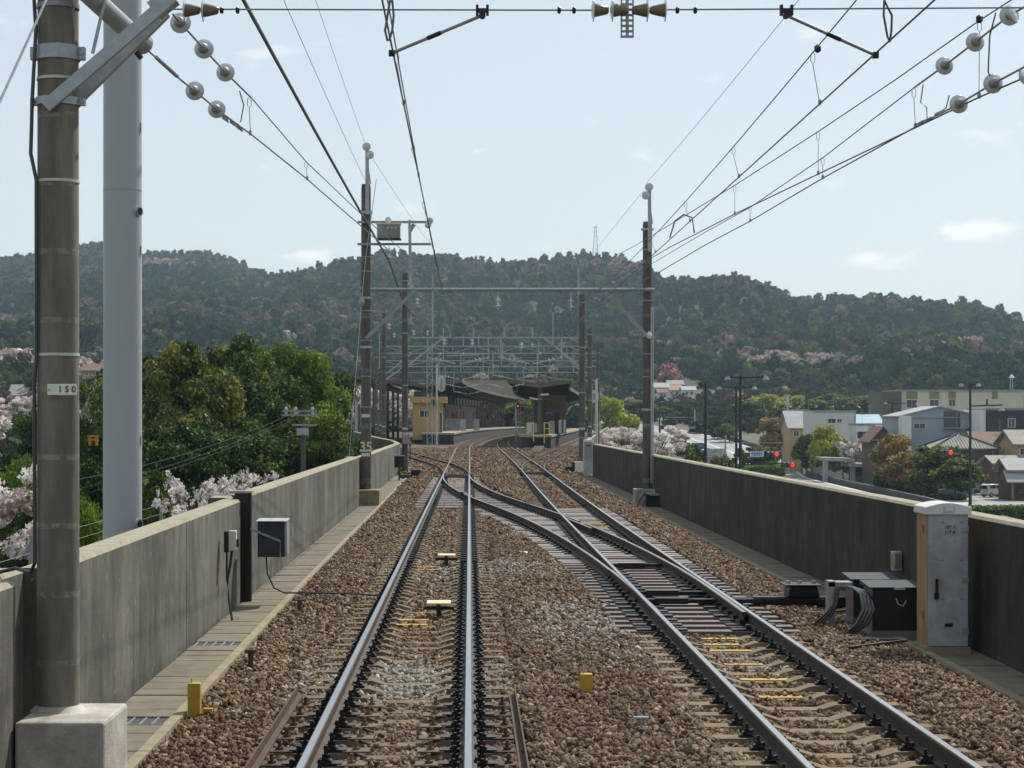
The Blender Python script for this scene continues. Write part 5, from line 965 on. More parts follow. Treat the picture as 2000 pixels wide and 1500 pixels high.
def canopy(label, ya, yb, fl, fr, zc, ze, post_dy, loc):
    o = root('canopy', label, 'canopy', loc); n = int((yb - ya) / 6); ys_ = [ya + (yb - ya) * i / n for i in range(n + 1)]; r, fa = MB(), MB()
    for a, b in zip(ys_, ys_[1:]):
        for s in (0, 1):
            ea, eb = (fl(a), fl(b)) if s == 0 else (fr(a), fr(b)); ca, cb = (fl(a) + fr(a)) / 2, (fl(b) + fr(b)) / 2
            r.prism([(ca, a, zc), (cb, b, zc), (eb, b, ze), (ea, a, ze)], (0, 0, .16)); fa.prism([(ea, a, ze - .22), (eb, b, ze - .22), (eb + (.06 if s else -.06), b, ze - .22), (ea + (.06 if s else -.06), a, ze - .22)], (0, 0, .42))
    r.build('roof', K['soffit'], o); fa.build('eave_fascia', K['fascia'], o)
    a = ya; c = (fl(a) + fr(a)) / 2; e = MB()
    for x in (fl(a), fr(a)): e.prism([(c, a - .1, zc - .2), (x, a - .1, ze - .22), (x, a - .1, ze + .2), (c, a - .1, zc + .18)], (0, .09, 0))
    e.build('end_fascia', K['fascia'], o)
    y = ya + 1.0
    while y < yb:
        c = (fl(y) + fr(y)) / 2; MB().box(c - .16, c + .16, y - .16, y + .16, 1.06, zc).build('column', K['brownwall'], o)
        for x, s in ((fl(y), 1), (fr(y), -1)): MB().bar((c, y, zc - .35), (x + s * .2, y, ze - .12), .1, .16).build('rafter', K['soffit'], o)
        y += post_dy
    return o
pl_r = lambda y: cl_(y) - 1.55; pl_l = lambda y: cl_(y) - 1.55 - min(6.2, 3.2 + (y - 205) * .06)
pr_l = lambda y: cr_(y) + 1.55; pr_r = lambda y: r2_(y) - 1.55
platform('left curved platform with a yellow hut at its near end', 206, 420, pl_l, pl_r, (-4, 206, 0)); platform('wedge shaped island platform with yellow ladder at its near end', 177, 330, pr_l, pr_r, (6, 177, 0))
canopy('long dark canopy curving right over the left platform', 224, 415, lambda y: cl_(y) - 10.0, lambda y: cl_(y) - 1.2, 6.35, 6.95, 7.0, (-4, 224, 0)); canopy('butterfly canopy with beige end fascia over the island platform', 181, 320, lambda y: min(pr_l(y) - .5, (pr_l(y) + pr_r(y)) / 2 - 2.6) , lambda y: max(pr_r(y) + .5, (pr_l(y) + pr_r(y)) / 2 + 3.2), 5.6, 6.05, 8.0, (6, 181, 0))
# hut
D = 213; x0, x1 = P(806, 0, D).x, P(864, 0, D).x; o = root('platform_hut', 'ochre yellow platform hut with a flat overhanging roof', 'hut', ((x0 + x1) / 2, D, -.3))
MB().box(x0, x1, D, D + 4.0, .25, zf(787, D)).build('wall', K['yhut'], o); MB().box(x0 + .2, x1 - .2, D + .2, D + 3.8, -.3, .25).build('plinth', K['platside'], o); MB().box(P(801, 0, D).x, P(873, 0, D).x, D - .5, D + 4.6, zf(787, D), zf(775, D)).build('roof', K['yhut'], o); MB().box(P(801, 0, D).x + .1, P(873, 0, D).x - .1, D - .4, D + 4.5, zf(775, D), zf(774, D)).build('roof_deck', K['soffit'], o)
w = MB().box(P(819, 0, D).x, P(838, 0, D).x, D - .03, D - .002, zf(815, D), zf(801, D)).build('window', K['white'], o)
for a, b in ((820.5, 828), (829.5, 837)): MB().box(P(a, 0, D).x, P(b, 0, D).x, D - .04, D - .031, zf(814, D), zf(802, D)).build('pane', K['pane'], w)
MB().box(x0 - .03, x0 - .002, D + 1.2, D + 2.2, .4, 3.4).build('door', K['soffit'], o); MB().lathe((P(827, 0, D).x, D - .54, zf(782, D)), (P(827, 0, D).x, D - .5, zf(782, D)), [(0, .08), (1, .08)], 10).build('lamp', K['white'], o); MB().box(P(808, 0, D).x, P(824, 0, D).x, D + 1, D + 2, zf(774, D), zf(764, D)).build('roof_unit', K['bluebox'], o); MB().box(x1 - .3, x1 - .02, D - .02, D - .002, .4, 3.2).build('drain_recess', K['brownwall'], o)
# lattice mast and signal seen from behind
D = 182; o = root('lattice_mast', 'slim galvanised lattice mast standing before the yellow hut', 'mast', P(839, 875, D)); xa, xb = P(834, 0, D).x, P(844, 0, D).x; zt = zf(668, D); m = MB()
for x in (xa, xb):
    for y in (D, D + .45): MB().box(x - .035, x + .035, y - .035, y + .035, -.3, zt).build('leg', K['galv'], o)
z = 0.0; k = 0
while z < zt - .5:
    for y in (D, D + .45): MB().bar((xa if k % 2 else xb, y, z), (xb if k % 2 else xa, y, z + .5), .04, .04).build('lacing', K['galv'], o)
    z += .5; k += 1
MB().box(xa - .3, xb + .3, D - .2, D + .7, -.35, -.1).build('base', K['plat'], o); MB().bar((xb, D + .2, zf(735, D)), (P(850, 0, D).x, D + .2, zf(752, D)), .06, .06).build('bracket', K['galv'], o)
def rear_signal(label, u, vtop, vbot, D, ud, v0, v1):
    o = root('railway_signal', label, 'railway signal', P(u, vbot, D)); x = P(u, 0, D).x; MB().tube([(x, D, -.3), (x, D, zf(vtop, D))], .09, 10).build('post', K['white'], o, smooth=True)
    xd = P(ud, 0, D).x; za, zb = zf(v1, D), zf(v0, D); r = .36; n = 10; poly = [(xd + r * math.cos(math.pi * i / n), D - .1, zb - r + r * math.sin(math.pi * i / n)) for i in range(n + 1)] + [(xd - r * math.cos(math.pi * i / n), D - .1, za + r - r * math.sin(math.pi * i / n)) for i in range(n + 1)]
    MB().prism(poly, (0, .05, 0)).build('backboard', K['white'], o); MB().box(xd - .09, xd + .09, D - .22, D - .1, za + .25, zb - .25).build('lamp_case', K['cab'], o); MB().bar((x, D, (za + zb) / 2), (xd, D - .05, (za + zb) / 2), .05, .05).build('bracket', K['galv'], o)
    z = .1; 
    while z < zf(vtop + 70, D): MB().box(x - .02, x + .02, D - .35, D - .1, z, z + .03).box(x - .2, x + .2, D - .36, D - .33, z, z + .03).build('rung', K['galv'], o); z += .42
    for s in (-.2, .2): MB().box(x + s - .015, x + s + .015, D - .36, D - .33, -.3, zf(vtop + 66, D)).build('ladder_rail', K['galv'], o)
    return o
rear_signal('white oval backed signal on a ladder post beside the lattice mast', 853, 711, 865, 186, 862, 734, 765); rear_signal('white oval backed signal half hidden behind the far right poles', 1165, 740, 845, 150, 1160, 762, 787)
MB().box(P(842, 0, 186).x, P(849, 0, 186).x, 185.5, 186, zf(792, 186), zf(780, 186)).build('relay_box', K['black'], bpy.data.objects['railway_signal'])
# red signal facing the camera
D = 238; o = root('railway_signal', 'black signal head with a lit red lamp between the platforms', 'railway signal', P(1009, 840, D)); x = P(1008, 0, D).x; MB().tube([(x, D, -.3), (x, D, zf(786, D))], .1, 8).build('post', K['white'], o); c = P(1011.5, 793, D); MB().box(c.x - .2, c.x + .2, D - .35, D - .12, c.z - .32, c.z + .45).build('head', K['black'], o, bevel=.05); MB().lathe((c.x, D - .352, c.z), (c.x, D - .37, c.z), [(0, .11), (1, .1)], 14).build('red_lamp', red, o)
MB().lathe((c.x, D - .50, c.z + .04), (c.x, D - .35, c.z + .04), [(0, .14), (1, .14)], 12).build('hood', K['black'], o) if False else None
for u in (1013, 1016): MB().box(P(u, 0, D + 2).x - .04, P(u, 0, D + 2).x + .04, D + 2, D + 2.1, -.2, zf(776, D)).build('ladder_rail', K['galv'], o)
# island platform furniture
D = 176.6; o = root('platform_ladder', 'yellow steel ladder with hand rails at the island platform end', 'ladder', P(1052, 865, D))
for u, v0, v1 in ((1042, 825, 862), (1063, 825, 866), (1031, 826, 848), (1073, 826, 848)): MB().box(P(u, 0, D).x - .045, P(u, 0, D).x + .045, D - .04, D + .04, zf(v1, D), zf(v0, D)).build('post', K['railing'], o)
for u0, u1, v in ((1031, 1042, 826), (1063, 1073, 826), (1063, 1073, 837), (1042, 1063, 851)): MB().box(P(u0, 0, D).x, P(u1, 0, D).x, D - .035, D + .035, zf(v, D) - .035, zf(v, D) + .035).build('rail', K['railing'], o)
for v in (855, 860, 864): MB().box(P(1043, 0, D).x, P(1062, 0, D).x, D - .15, D + .1, zf(v, D) - .03, zf(v, D) + .03).build('step', K['black'], o)
o = root('platform_lamp', 'white twin tube lamp on the first canopy column', 'lamp', P(1055, 775, 180))
for s, u in ((-1, 1042), (1, 1064)): MB().bar(P(u - 8, 774 - s * 3, 179.6), P(u + 8, 774 + s * -3 + s * 0 + (3 if s < 0 else -1), 179.6), .12, .16).build('tube_housing', K['white'], o)
MB().bar(P(1050, 779, 179.7), P(1060, 779, 179.7), .06, .06).build('arm', K['galv'], o)
D = 192; o = root('waiting_shelter', 'dark brown waiting shelter under the island canopy', 'shelter', P(1078, 840, D)); x0, x1 = P(1064, 0, D).x, P(1106, 0, D).x
MB().box(x0, x1, D, D + 22, 1.06, zf(772, D)).build('wall', K['brownwall'], o); MB().box(P(1066, 0, D).x, P(1078, 0, D).x, D - .04, D - .002, 1.3, 3.2).build('window', K['pane'], o); MB().box(P(1068, 0, D).x, P(1077, 0, D).x, D - .07, D - .045, 2.0, 3.0).build('poster', mat('blue_poster', (.04, .07, .2), None, 3), o); MB().box(P(1084, 0, D).x, P(1094, 0, D).x, D - .05, D - .002, 1.1, 3.2).build('door', K['soffit'], o)
o = root('ticket_wall', 'dark end wall between the shelter and the column on the island platform', 'wall', P(1048, 840, 188)); MB().box(P(1043, 0, 188).x, P(1050, 0, 188).x, 188, 196, 1.06, 4.6).build('wall', K['soffit'], o); MB().box(P(1044, 0, 187.9).x, P(1049, 0, 187.9).x, 187.95, 187.99, 1.2, 2.1).build('panel', K['cab'], o)
for k, (u0, u1, v0, D, lb) in enumerate(((1073, 1083, 822, 186, 'grey low screen left of the white screens on the island platform'), (1091, 1097, 820, 187, 'left white screen panel on the island platform'), (1100, 1105, 820, 189, 'right white screen panel on the island platform'), (1028, 1040, 826, 183, 'white barrier panel left of the yellow ladder'))):
    o = root('screen_panel', lb, 'screen', P((u0 + u1) / 2, 842, D)); MB().box(P(u0, 0, D).x, P(u1, 0, D).x, D, D + .08, 1.15, zf(v0, D)).build('panel', K['white' if k else 'cab'], o); MB().box(P(u0, 0, D).x, P(u0, 0, D).x + .06, D - .03, D, 1.05, zf(v0, D)).box(P(u1, 0, D).x - .06, P(u1, 0, D).x, D - .03, D, 1.05, zf(v0, D)).build('posts', K['galv'], o)
for k, (u0, u1, D, c, lb) in enumerate(((868, 897, 232, 'cab', 'wide grey low screen behind the yellow hut'), (898, 910, 233, 'white', 'first white panel on the left platform'), (925, 936, 243, 'white', 'second white panel on the left platform'))):
    o = root('screen_panel', lb, 'screen', P((u0 + u1) / 2, 838, D)); MB().box(P(u0, 0, D).x, P(u1, 0, D).x, D, D + .08, 1.15, zf(819, D)).build('panel', K[c], o); MB().box(P(u0, 0, D).x - .02, P(u1, 0, D).x + .02, D - .02, D + .1, zf(819, D), zf(818, D)).build('top_rail', K['galv'], o)
o = root('notice_board', 'red notice board under the left canopy', 'notice board', P(888, 815, 250)); MB().box(P(882, 0, 250).x, P(893, 0, 250).x, 250, 250.1, zf(818, 250), zf(808, 250)).build('board', mat('red_board', (.45, .03, .03), None, 2), o); MB().box(P(887, 0, 250).x - .05, P(887, 0, 250).x + .05, 250.1, 250.2, 1.05, zf(810, 250)).build('leg', K['soffit'], o)
o = root('station_building', 'dark brown station rooms along the back of the left platform', 'building', (-6, 255, 1.05))
for a, b in ((236, 262), (266, 300), (304, 340)):
    x = lambda y: pl_l(y) + .3
    MB().prism([(x(a), a, 1.06), (x(a) + 2.4, a, 1.06), (x(b) + 2.4, b, 1.06), (x(b), b, 1.06)], (0, 0, 3.6)).build('wall', K['brownwall'], o)
    for t in range(3):
        y = lerp(a, b, (t + .3) / 3); MB().prism([(x(y) + 2.43, y, 2.2), (x(y) + 2.46, y, 2.2), (x(y + 3) + 2.46, y + 3, 2.2), (x(y + 3) + 2.43, y + 3, 2.2)], (0, 0, 1.6)).build('window', K['pane'], o)
    for u in (0.5, 1.6): MB().box(x(a) + u, x(a) + u + .7, a - .04, a - .002, 2.6, 4.2).build('window', K['panel'], o)
D = 445; o = root('station_concourse', 'large beige station concourse block behind the canopies', 'building', P(965, 800, D))
MB().box(P(893, 0, D).x, P(1046, 0, D).x, D, D + 14, zf(792, D), zf(741, D)).build('wall', mat('beige_concourse_wall', (.36, .29, .19), (.29, .235, .155), .4, .8), o); MB().box(P(892, 0, D).x, P(1047, 0, D).x, D - .3, D + 14.3, zf(741, D), zf(739.5, D)).build('roof_edge', K['soffit'], o)
for u in (900, 935, 970, 1010, 1040): MB().box(P(u, 0, D).x - .5, P(u, 0, D).x + .5, D + 2, D + 3, -2, zf(792, D)).build('pier', K['brownwall'], o)
# left side platform: row of columns, roof and pale panels
o = root('side_canopy', 'row of brown columns with roof and pale yellow wind screens at far left', 'canopy', (-11, 240, 1.0))
for y in (218, 236, 254, 272, 290): MB().box(-10.85, -10.5, y - .2, y + .2, -.3, 6.9).build('column', K['brownwall'], o)
MB().box(-13.5, -9.9, 214, 300, 6.9, 7.25).build('roof', K['fascia'], o); MB().box(-10.9, -10.45, 213.8, 300, 6.45, 6.9).build('beam', K['soffit'], o); MB().box(-12.6, -12.5, 214, 300, 3.55, 3.8).build('rail', K['soffit'], o)
y = 214
while y < 300: MB().box(-12.6, -12.5, y + .15, y + 3.85, 1.7, 3.5).build('screen_panel', K['panel'], o); MB().box(-12.6, -12.5, y + .15, y + 3.85, .2, 1.2).build('lower_panel', K['panel'], o); y += 4
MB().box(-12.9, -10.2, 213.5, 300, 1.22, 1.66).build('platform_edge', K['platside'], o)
o = root('gate_post', 'grey post on the dark wall left of pole 35', 'post', P(698, 840, 205)); MB().box(P(693, 0, 205).x, P(698, 0, 205).x, 205, 205.3, -.2, zf(788, 205)).build('post', K['galv'], o); MB().box(P(699, 0, 205).x, P(704, 0, 205).x, 205, 205.3, -.2, zf(790, 205)).build('post', K['brownwall'], o)
# ------------------------------------------------------------------ left vegetation and poles
def put(key, name, label, u, D, top, s, rz=0.0, z=None, cat='tree', group=None, hproto=12.0):
    x = P(u, 0, D).x; zt = zf(top, D); zg = gz(x, D) if z is None else z; return tree(key, name, label, (x, D, zg), s, rz, cat, group, sz=(zt - zg) / hproto)
GL = 'dense trees beyond the left wall'
put('oak', 'broadleaf_tree', 'dark evergreen tree just right of the grey steel column', 300, 88, 676, .72, .5, group=GL)
put('olive', 'broadleaf_tree', 'olive yellow tree with pale bare limbs in the middle of the grove', 388, 84, 640, .84, 1.0, group=GL)
put('oak2', 'broadleaf_tree', 'tall dark tree behind the olive tree', 470, 97, 641, .85, 2.2, group=GL)
put('camphor', 'broadleaf_tree', 'bright green tree crown at the right of the grove', 548, 104, 658, .85, 3.0, group=GL)
put('oak', 'broadleaf_tree', 'green tree at the right edge of the grove near pole 35', 602, 112, 684, .68, 4.0, group=GL)
put('oak2', 'broadleaf_tree', 'dark tree seen between the concrete pole and the steel column', 205, 100, 706, .62, 5.0, group=GL)
put('oak2', 'broadleaf_tree', 'lower dark tree filling the right foot of the grove', 560, 92, 770, .7, .2, group=GL)
put('oak', 'broadleaf_tree', 'lower dark tree filling the left foot of the grove', 345, 76, 810, .6, 1.2, group=GL)
put('oak', 'broadleaf_tree', 'lower dark tree in the centre foot of the grove', 450, 82, 800, .66, 2.9, group=GL)
put('oak2', 'broadleaf_tree', 'low tree partly behind pole 35 at the wall', 655, 125, 800, .55, 2.0, group=GL)
put('oak', 'broadleaf_tree', 'green tree behind the near concrete pole', 110, 110, 792, .7, 3.3, group=GL)
for k, (u, D, t, s, kk, lb) in enumerate(((185, 66, 880, .34, 'oak', 'dark shrub between the concrete pole and the steel column'), (182, 50, 962, .26, 'camphor', 'yellow green shrub low beside the steel column'), (305, 60, 905, .34, 'oak2', 'shrub over the wall right of the steel column'), (650, 90, 850, .36, 'oak', 'shrub over the wall left of pole 35'), (30, 66, 880, .36, 'camphor', 'green shrub at the far left edge'), (100, 58, 930, .32, 'oak', 'shrub hidden partly by the near concrete pole'))):
    put(kk, 'shrub', lb, u, D, t, s, k * 1.1, None, 'shrub', 'shrubs beyond the left wall', 12.0)
GC = 'cherry trees in blossom'
for u, D, t, s, rz, kk, lb, zz in ((-165, 95, 778, 1.3, .3, 'cherry', 'upper pink cherry tree at the left edge of the picture', None), (-170, 52, 880, .95, 1.7, 'cherry2', 'lower white cherry tree at the left edge of the picture', None), (372, 43, 908, .62, 2.5, 'spray', 'sparse white cherry branches reaching over the left wall', -2.6), (690, 340, 745, 1.6, 1.0, 'cherry', 'pink cherry tree behind the side platform, left of pole 35', None), (740, 350, 750, 1.7, 2.0, 'cherry2', 'pink cherry tree behind the side platform columns', None), (790, 360, 752, 1.6, 3.0, 'cherry', 'pink cherry tree behind the yellow hut', None),
        (1212, 205, 830, 1.15, .4, 'cherry', 'white cherry tree beyond the right wall, left of the tall right pole', None), (1268, 212, 826, 1.15, 1.9, 'cherry2', 'white cherry tree partly behind the tall right pole', None), (1660, 285, 858, .6, 3.1, 'cherry', 'small pale cherry tree beside the grey box house', None), (185, 190, 740, 1.5, .8, 'cherry2', 'pale pink cherry tree between near pole and steel column', None), (20, 330, 770, 1.3, .1, 'cherry', 'distant pink cherry tree at the far left', None)):
    put(kk, 'cherry_tree', lb, u, D, t, s, rz, zz, 'cherry tree', GC, 5.0 if kk == 'spray' else 6.5)
D = 70; o = root('utility_pole', 'thin grey utility pole with small cross arms in front of the grove', 'utility pole', P(592, 925, D)); x = P(592, 0, D).x; MB().lathe((x, D, -6.5), (x, D, zf(798, D)), [(0, .11), (1, .075)], 12).build('pole', K['poled'], o, smooth=True)
for v in (803, 811, 830): MB().box(x - .75 if v < 820 else x - .4, x + .5, D - .2, D - .1, zf(v, D) - .03, zf(v, D) + .03).build('cross_arm', K['galvd'], o)
for v in (802, 811):
    for dx in (-.6, -.25, .35): MB().lathe((x + dx, D - .15, zf(v, D)), (x + dx, D - .15, zf(v, D) + .14), [(0, .04), (.5, .06), (1, .03)], 8).build('insulator', K['white'], o)
MB().box(x - .2, x + .2, D - .4, D - .12, zf(850, D), zf(836, D)).build('transformer', K['cab'], o)
for k, (a, e) in enumerate(((P(-40, 960, 60), P(575, 806, 69.8)), (P(-40, 985, 60), P(580, 811, 69.8)), (P(-40, 1000, 60), P(585, 813, 69.8)))): tag(line('power_line', sag(a, e, .5), .007, None, 'wire', 5), ('topmost', 'middle', 'lowest')[k] + ' of three power lines sloping across the grove to the utility pole', 'power line')
o = root('wire_fence', 'low wire fence seen beyond the left wall at the picture edge', 'fence', (-9, 40, -6))
for y in range(30, 62, 4): MB().box(-8.6, -8.52, y - .04, y + .04, -6.6, .1).build('post', K['galvd'], o)
for z in (0.0, -.25, -.5, -.8): MB().tube([(-8.56, 28, z), (-8.56, 60, z)], .004, 4).build('strand', K['galvd'], o)
o = root('orange_gantry', 'small orange steel frame glimpsed among the left trees', 'steel frame', P(181, 868, 58)); D = 70; og = mat('orange_paint', (.6, .22, .02), None, 3)
for u in (175, 188): MB().box(P(u, 0, D).x - .04, P(u, 0, D).x + .04, D, D + .08, zf(870, D), zf(850, D)).build('post', og, o)
for v in (851, 858): MB().box(P(171, 0, D).x, P(191, 0, D).x, D - .02, D + .1, zf(v + 3, D), zf(v - 1, D)).build('beam', og, o)

# ------------------------------------------------------------------ town on the right
for nm, a, b in (('wbeige', (.66, .61, .46), (.60, .55, .42)), ('wgreen', (.26, .27, .12), (.22, .23, .1)), ('wgrey', (.60, .585, .54), (.54, .53, .49)), ('wblue', (.30, .355, .41), (.27, .32, .37)), ('wdark', (.05, .055, .065), (.035, .04, .048)), ('wolive', (.14, .13, .095), (.11, .1, .075)), ('wwhite', (.75, .75, .72), (.66, .66, .64)), ('wwood', (.12, .075, .05), (.08, .052, .036)), ('wtan', (.42, .30, .15), (.36, .26, .13)), ('rtile', (.28, .27, .235), (.18, .175, .15)), ('rbrown', (.16, .085, .06), (.11, .062, .045)), ('rgrey', (.34, .34, .34), (.27, .27, .27)), ('rblue', (.35, .47, .55), (.3, .42, .5)), ('asph', (.25, .25, .25), (.2, .2, .2)), ('side', (.42, .42, .40), (.35, .35, .335)), ('mark', (.75, .75, .73), (.6, .6, .58)), ('teal', (.05, .32, .26), (.04, .27, .22)), ('rpink', (.34, .19, .15), (.28, .16, .13)), ('dwall', (.06, .057, .05), (.035, .034, .03))):
    K[nm] = mat(nm + '_surface', a, b, 1.2, .8 if nm not in ('asph',) else .5, grime=.15, gscale=.6)
def house(name, label, x0, x1, D, depth, z0, z1, wm, roof=None, wins=(), cat='house', rz=0.0, parts=None):
    """front wall at depth D facing the camera; wins: (u0, u1, v0, v1) in the photo on that wall"""
    o = root(name, label, cat, ((x0 + x1) / 2, D, z0)); MB().box(x0, x1, D, D + depth, z0 - .5, z1).build('wall', K[wm], o)
    for (u0, u1, v0, v1, fm) in wins:
        a, b = P(u0, 0, D).x, P(u1, 0, D).x; za, zb = zf(v1, D), zf(v0, D); w = MB().box(a - .06, b + .06, D - .07, D - .002, za - .06, zb + .06).build('window', K[fm], o); n = 2 if u1 - u0 > 8 else 1
        for i in range(n): MB().box(lerp(a, b, i / n) + .03, lerp(a, b, (i + 1) / n) - .03, D - .08, D - .071, za, zb).build('pane', K['pane'], w)
    if D < 335 and cat == 'house':      # gutters, downpipes, wall units, aerial
        rr = random.Random(int(D * 7 + x0)); MB().box(x0 - .1, x1 + .1, D - .14, D - .004, z1 - .16, z1 - .04).build('gutter', K['rgrey'], o); MB().box(x1 - .25, x1 - .15, D - .12, D - .004, z0, z1 - .16).build('downpipe', K['rgrey'], o)
        ax = lerp(x0, x1, rr.uniform(.15, .35)); MB().box(ax - .4, ax + .4, D - .38, D - .004, z0 + 2.6, z0 + 3.2).build('air_conditioner', K['wwhite'], o); MB().box(x0 - .02, x1 + .02, D - .03, D - .003, z0 + 2.85, z0 + 2.95).build('storey_band', K['rgrey'], o) if rr.random() < .6 and wm != 'wdark' else None
        am = lerp(x0, x1, rr.uniform(.55, .85)); zt_ = z1 + (roof[1] if roof else 0); MB().box(am - .025, am + .025, D + depth / 2 - .025, D + depth / 2 + .025, zt_ - .5, zt_ + 1.8).box(am - .5, am + .5, D + depth / 2 - .02, D + depth / 2 + .02, zt_ + 1.6, zt_ + 1.64).box(am - .35, am + .35, D + depth / 2 - .02, D + depth / 2 + .02, zt_ + 1.3, zt_ + 1.34).build('aerial', K['galvd'], o)
    if roof:
        k, h, m, ov = roof; xm = (x0 + x1) / 2; r = MB()
        if k == 'flat': r.box(x0 - ov, x1 + ov, D - ov, D + depth + ov, z1, z1 + h)
        elif k == 'gable_front':
            for s in (0, 1):
                e = x0 - ov if s == 0 else x1 + ov; r.prism([(e, D - ov, z1 - ov * h / (xm - x0)), (xm, D - ov, z1 + h), (xm, D - ov, z1 + h + .18), (e, D - ov, z1 + .18 - ov * h / (xm - x0))], (0, depth + 2 * ov, 0))
            MB().prism([(x0, D, z1), (x1, D, z1), (xm, D, z1 + h - .02)], (0, depth, 0)).build('gable', K[wm], o)
        elif k == 'gable_side':
            ym = D + depth / 2
            for s in (-1, 1): ye = ym + s * (depth / 2 + ov); r.prism([(x0 - ov, ye, z1 - .15), (x0 - ov, ym, z1 + h), (x0 - ov, ym, z1 + h + .18), (x0 - ov, ye, z1 + .03)], (x1 - x0 + 2 * ov, 0, 0))
            MB().prism([(x0, D, z1), (x0, D + depth, z1), (x0, ym, z1 + h - .02)], (x1 - x0, 0, 0)).build('gable', K[wm], o)
        elif k == 'hip':
            a, b, c, d_ = (x0 - ov, D - ov, z1), (x1 + ov, D - ov, z1), (x1 + ov, D + depth + ov, z1), (x0 - ov, D + depth + ov, z1); e, f = (xm - .2, D + depth / 2, z1 + h), (xm + .2, D + depth / 2, z1 + h)
            r.add([a, b, c, d_, e, f], [(0, 1, 5, 4), (1, 2, 5), (2, 3, 4, 5), (3, 0, 4), (3, 2, 1, 0)])
        ro = r.build('roof', K[m], o)
        if k == 'hip':
            for p_, q_ in ((a, e), (b, f), (c, f), (d_, e)): MB().bar(Vector(p_) + Vector((0, 0, .06)), Vector(q_) + Vector((0, 0, .06)), .22, .2).build('ridge', K['wdark'], ro)
            for i in range(1, 22):   # tile courses running up the front slope
                t = i / 22; pa = Vector((lerp(a[0], b[0], t), a[1], z1 + .04)); tt = min(t, 1 - t) * 2; pb = Vector((lerp(pa.x, xm, 0), lerp(a[1], e[1], tt), z1 + h * tt)); MB().bar(pa, pb + Vector((0, 0, .04)), .1, .07).build('tile_rib', K[m], ro)
    return o
GZ = -6.5
# long beige block
D = 330; o = house('apartment_block', 'long beige apartment block with green panels above its windows', P(1757, 0, D).x, P(2040, 0, D).x, D, 14, -6, zf(764, D), 'wbeige', ('flat', .25, 'rgrey', .2), [(1771, 1791, 781, 796, 'wwhite'), (1816, 1834, 781, 795, 'wwhite'), (1853, 1866, 780, 793, 'wwhite'), (1925, 1930, 779, 791, 'wwhite'), (1771, 1791, 805, 820, 'wwhite'), (1816, 1834, 805, 820, 'wwhite')], 'building')
for u0, u1 in ((1770, 1792), (1815, 1835), (1852, 1867), (1937, 1949)): MB().box(P(u0, 0, D).x, P(u1, 0, D).x, D - .05, D - .002, zf(779, D), zf(765, D)).build('green_panel', K['wgreen'], o)
MB().box(P(1719, 0, D).x, P(1757, 0, D).x - .02, D - 1.5, D + 10, -6.5, zf(765, D)).build('stair_tower', K['wolive'], o)
for v in (782, 800, 818): MB().box(P(1730, 0, D).x, P(1755, 0, D).x, D - 1.6, D - 1.51, zf(v + 5, D), zf(v - 3, D)).build('stair_opening', K['pane'], o)
D = 345; o = root('siren_tower', 'thin steel siren tower behind the beige block', 'tower', P(1976, 780, D))
for u in (1972, 1979): MB().bar(P(u, 850, D), P(1975.5 + (u - 1975.5) * .6, 738, D), .12, .12).build('leg', K['galv'], o)
MB().lathe(P(1976, 738, D), P(1976, 731, D), [(0, .55), (.5, .3), (1, .1)], 10).build('horn', K['wwhite'], o); MB().bar(P(1973, 770, D), P(1979, 770, D), .08, .08).build('strut', K['galv'], o)
# grey box house with roof wing
D = 300; house('town_house', 'grey rendered box house with small high window', P(1588, 0, D).x, P(1672, 0, D).x, D, 9, gz(60, D), zf(803, D), 'wgrey', ('flat', .12, 'rgrey', .05), [(1617, 1632, 818, 826, 'wwhite'), (1635, 1644, 818, 825, 'wwhite')])
D = 312; house('town_house', 'pale house with sloping grey roof left of the grey box house', P(1543, 0, D).x, P(1600, 0, D).x, D, 9, gz(60, D), zf(836, D), 'wtan', ('gable_side', 2.6, 'rgrey', .5), [(1550, 1560, 842, 852, 'wwhite')])
D = 320; house('town_house', 'pale upper storey rising behind the sloping grey roof', P(1555, 0, D).x, P(1592, 0, D).x, D + 6, 5, gz(60, D), zf(801, D), 'wgrey', ('flat', .15, 'rgrey', .1), [(1562, 1570, 808, 816, 'wdark')])
D = 290; house('town_house', 'small white house with wide window beside the grey box house', P(1673, 0, D).x, P(1700, 0, D).x, D, 6, gz(60, D), zf(829, D), 'wwhite', ('flat', .15, 'rgrey', .2), [(1674, 1698, 843, 856, 'wwhite')])
D = 310; house('town_house', 'house with light blue metal roof behind the white house', P(1670, 0, D).x, P(1722, 0, D).x, D, 8, gz(60, D), zf(827, D), 'wgrey', ('gable_side', 1.3, 'rblue', .4), [(1702, 1712, 832, 842, 'wwhite')])
D = 270; o = house('town_house', 'brown roofed shop with teal banner beside the blue house', P(1703, 0, D).x, P(1745, 0, D).x, D, 7, gz(60, D), zf(858, D), 'wwood', ('gable_front', 1.6, 'rbrown', .5), [(1726, 1740, 872, 888, 'wdark')])
MB().box(P(1708, 0, D - .5).x, P(1724, 0, D - .5).x, D - .5, D - .45, zf(901, D), zf(868, D)).build('banner', K['teal'], o)
D = 300; house('town_house', 'low house with white eaves in front of the teal banner shop', P(1678, 0, D).x, P(1704, 0, D).x, D, 5, gz(60, D), zf(890, D), 'wwhite', ('gable_side', 1.0, 'rtile', .5), [(1684, 1696, 893, 902, 'wdark')])
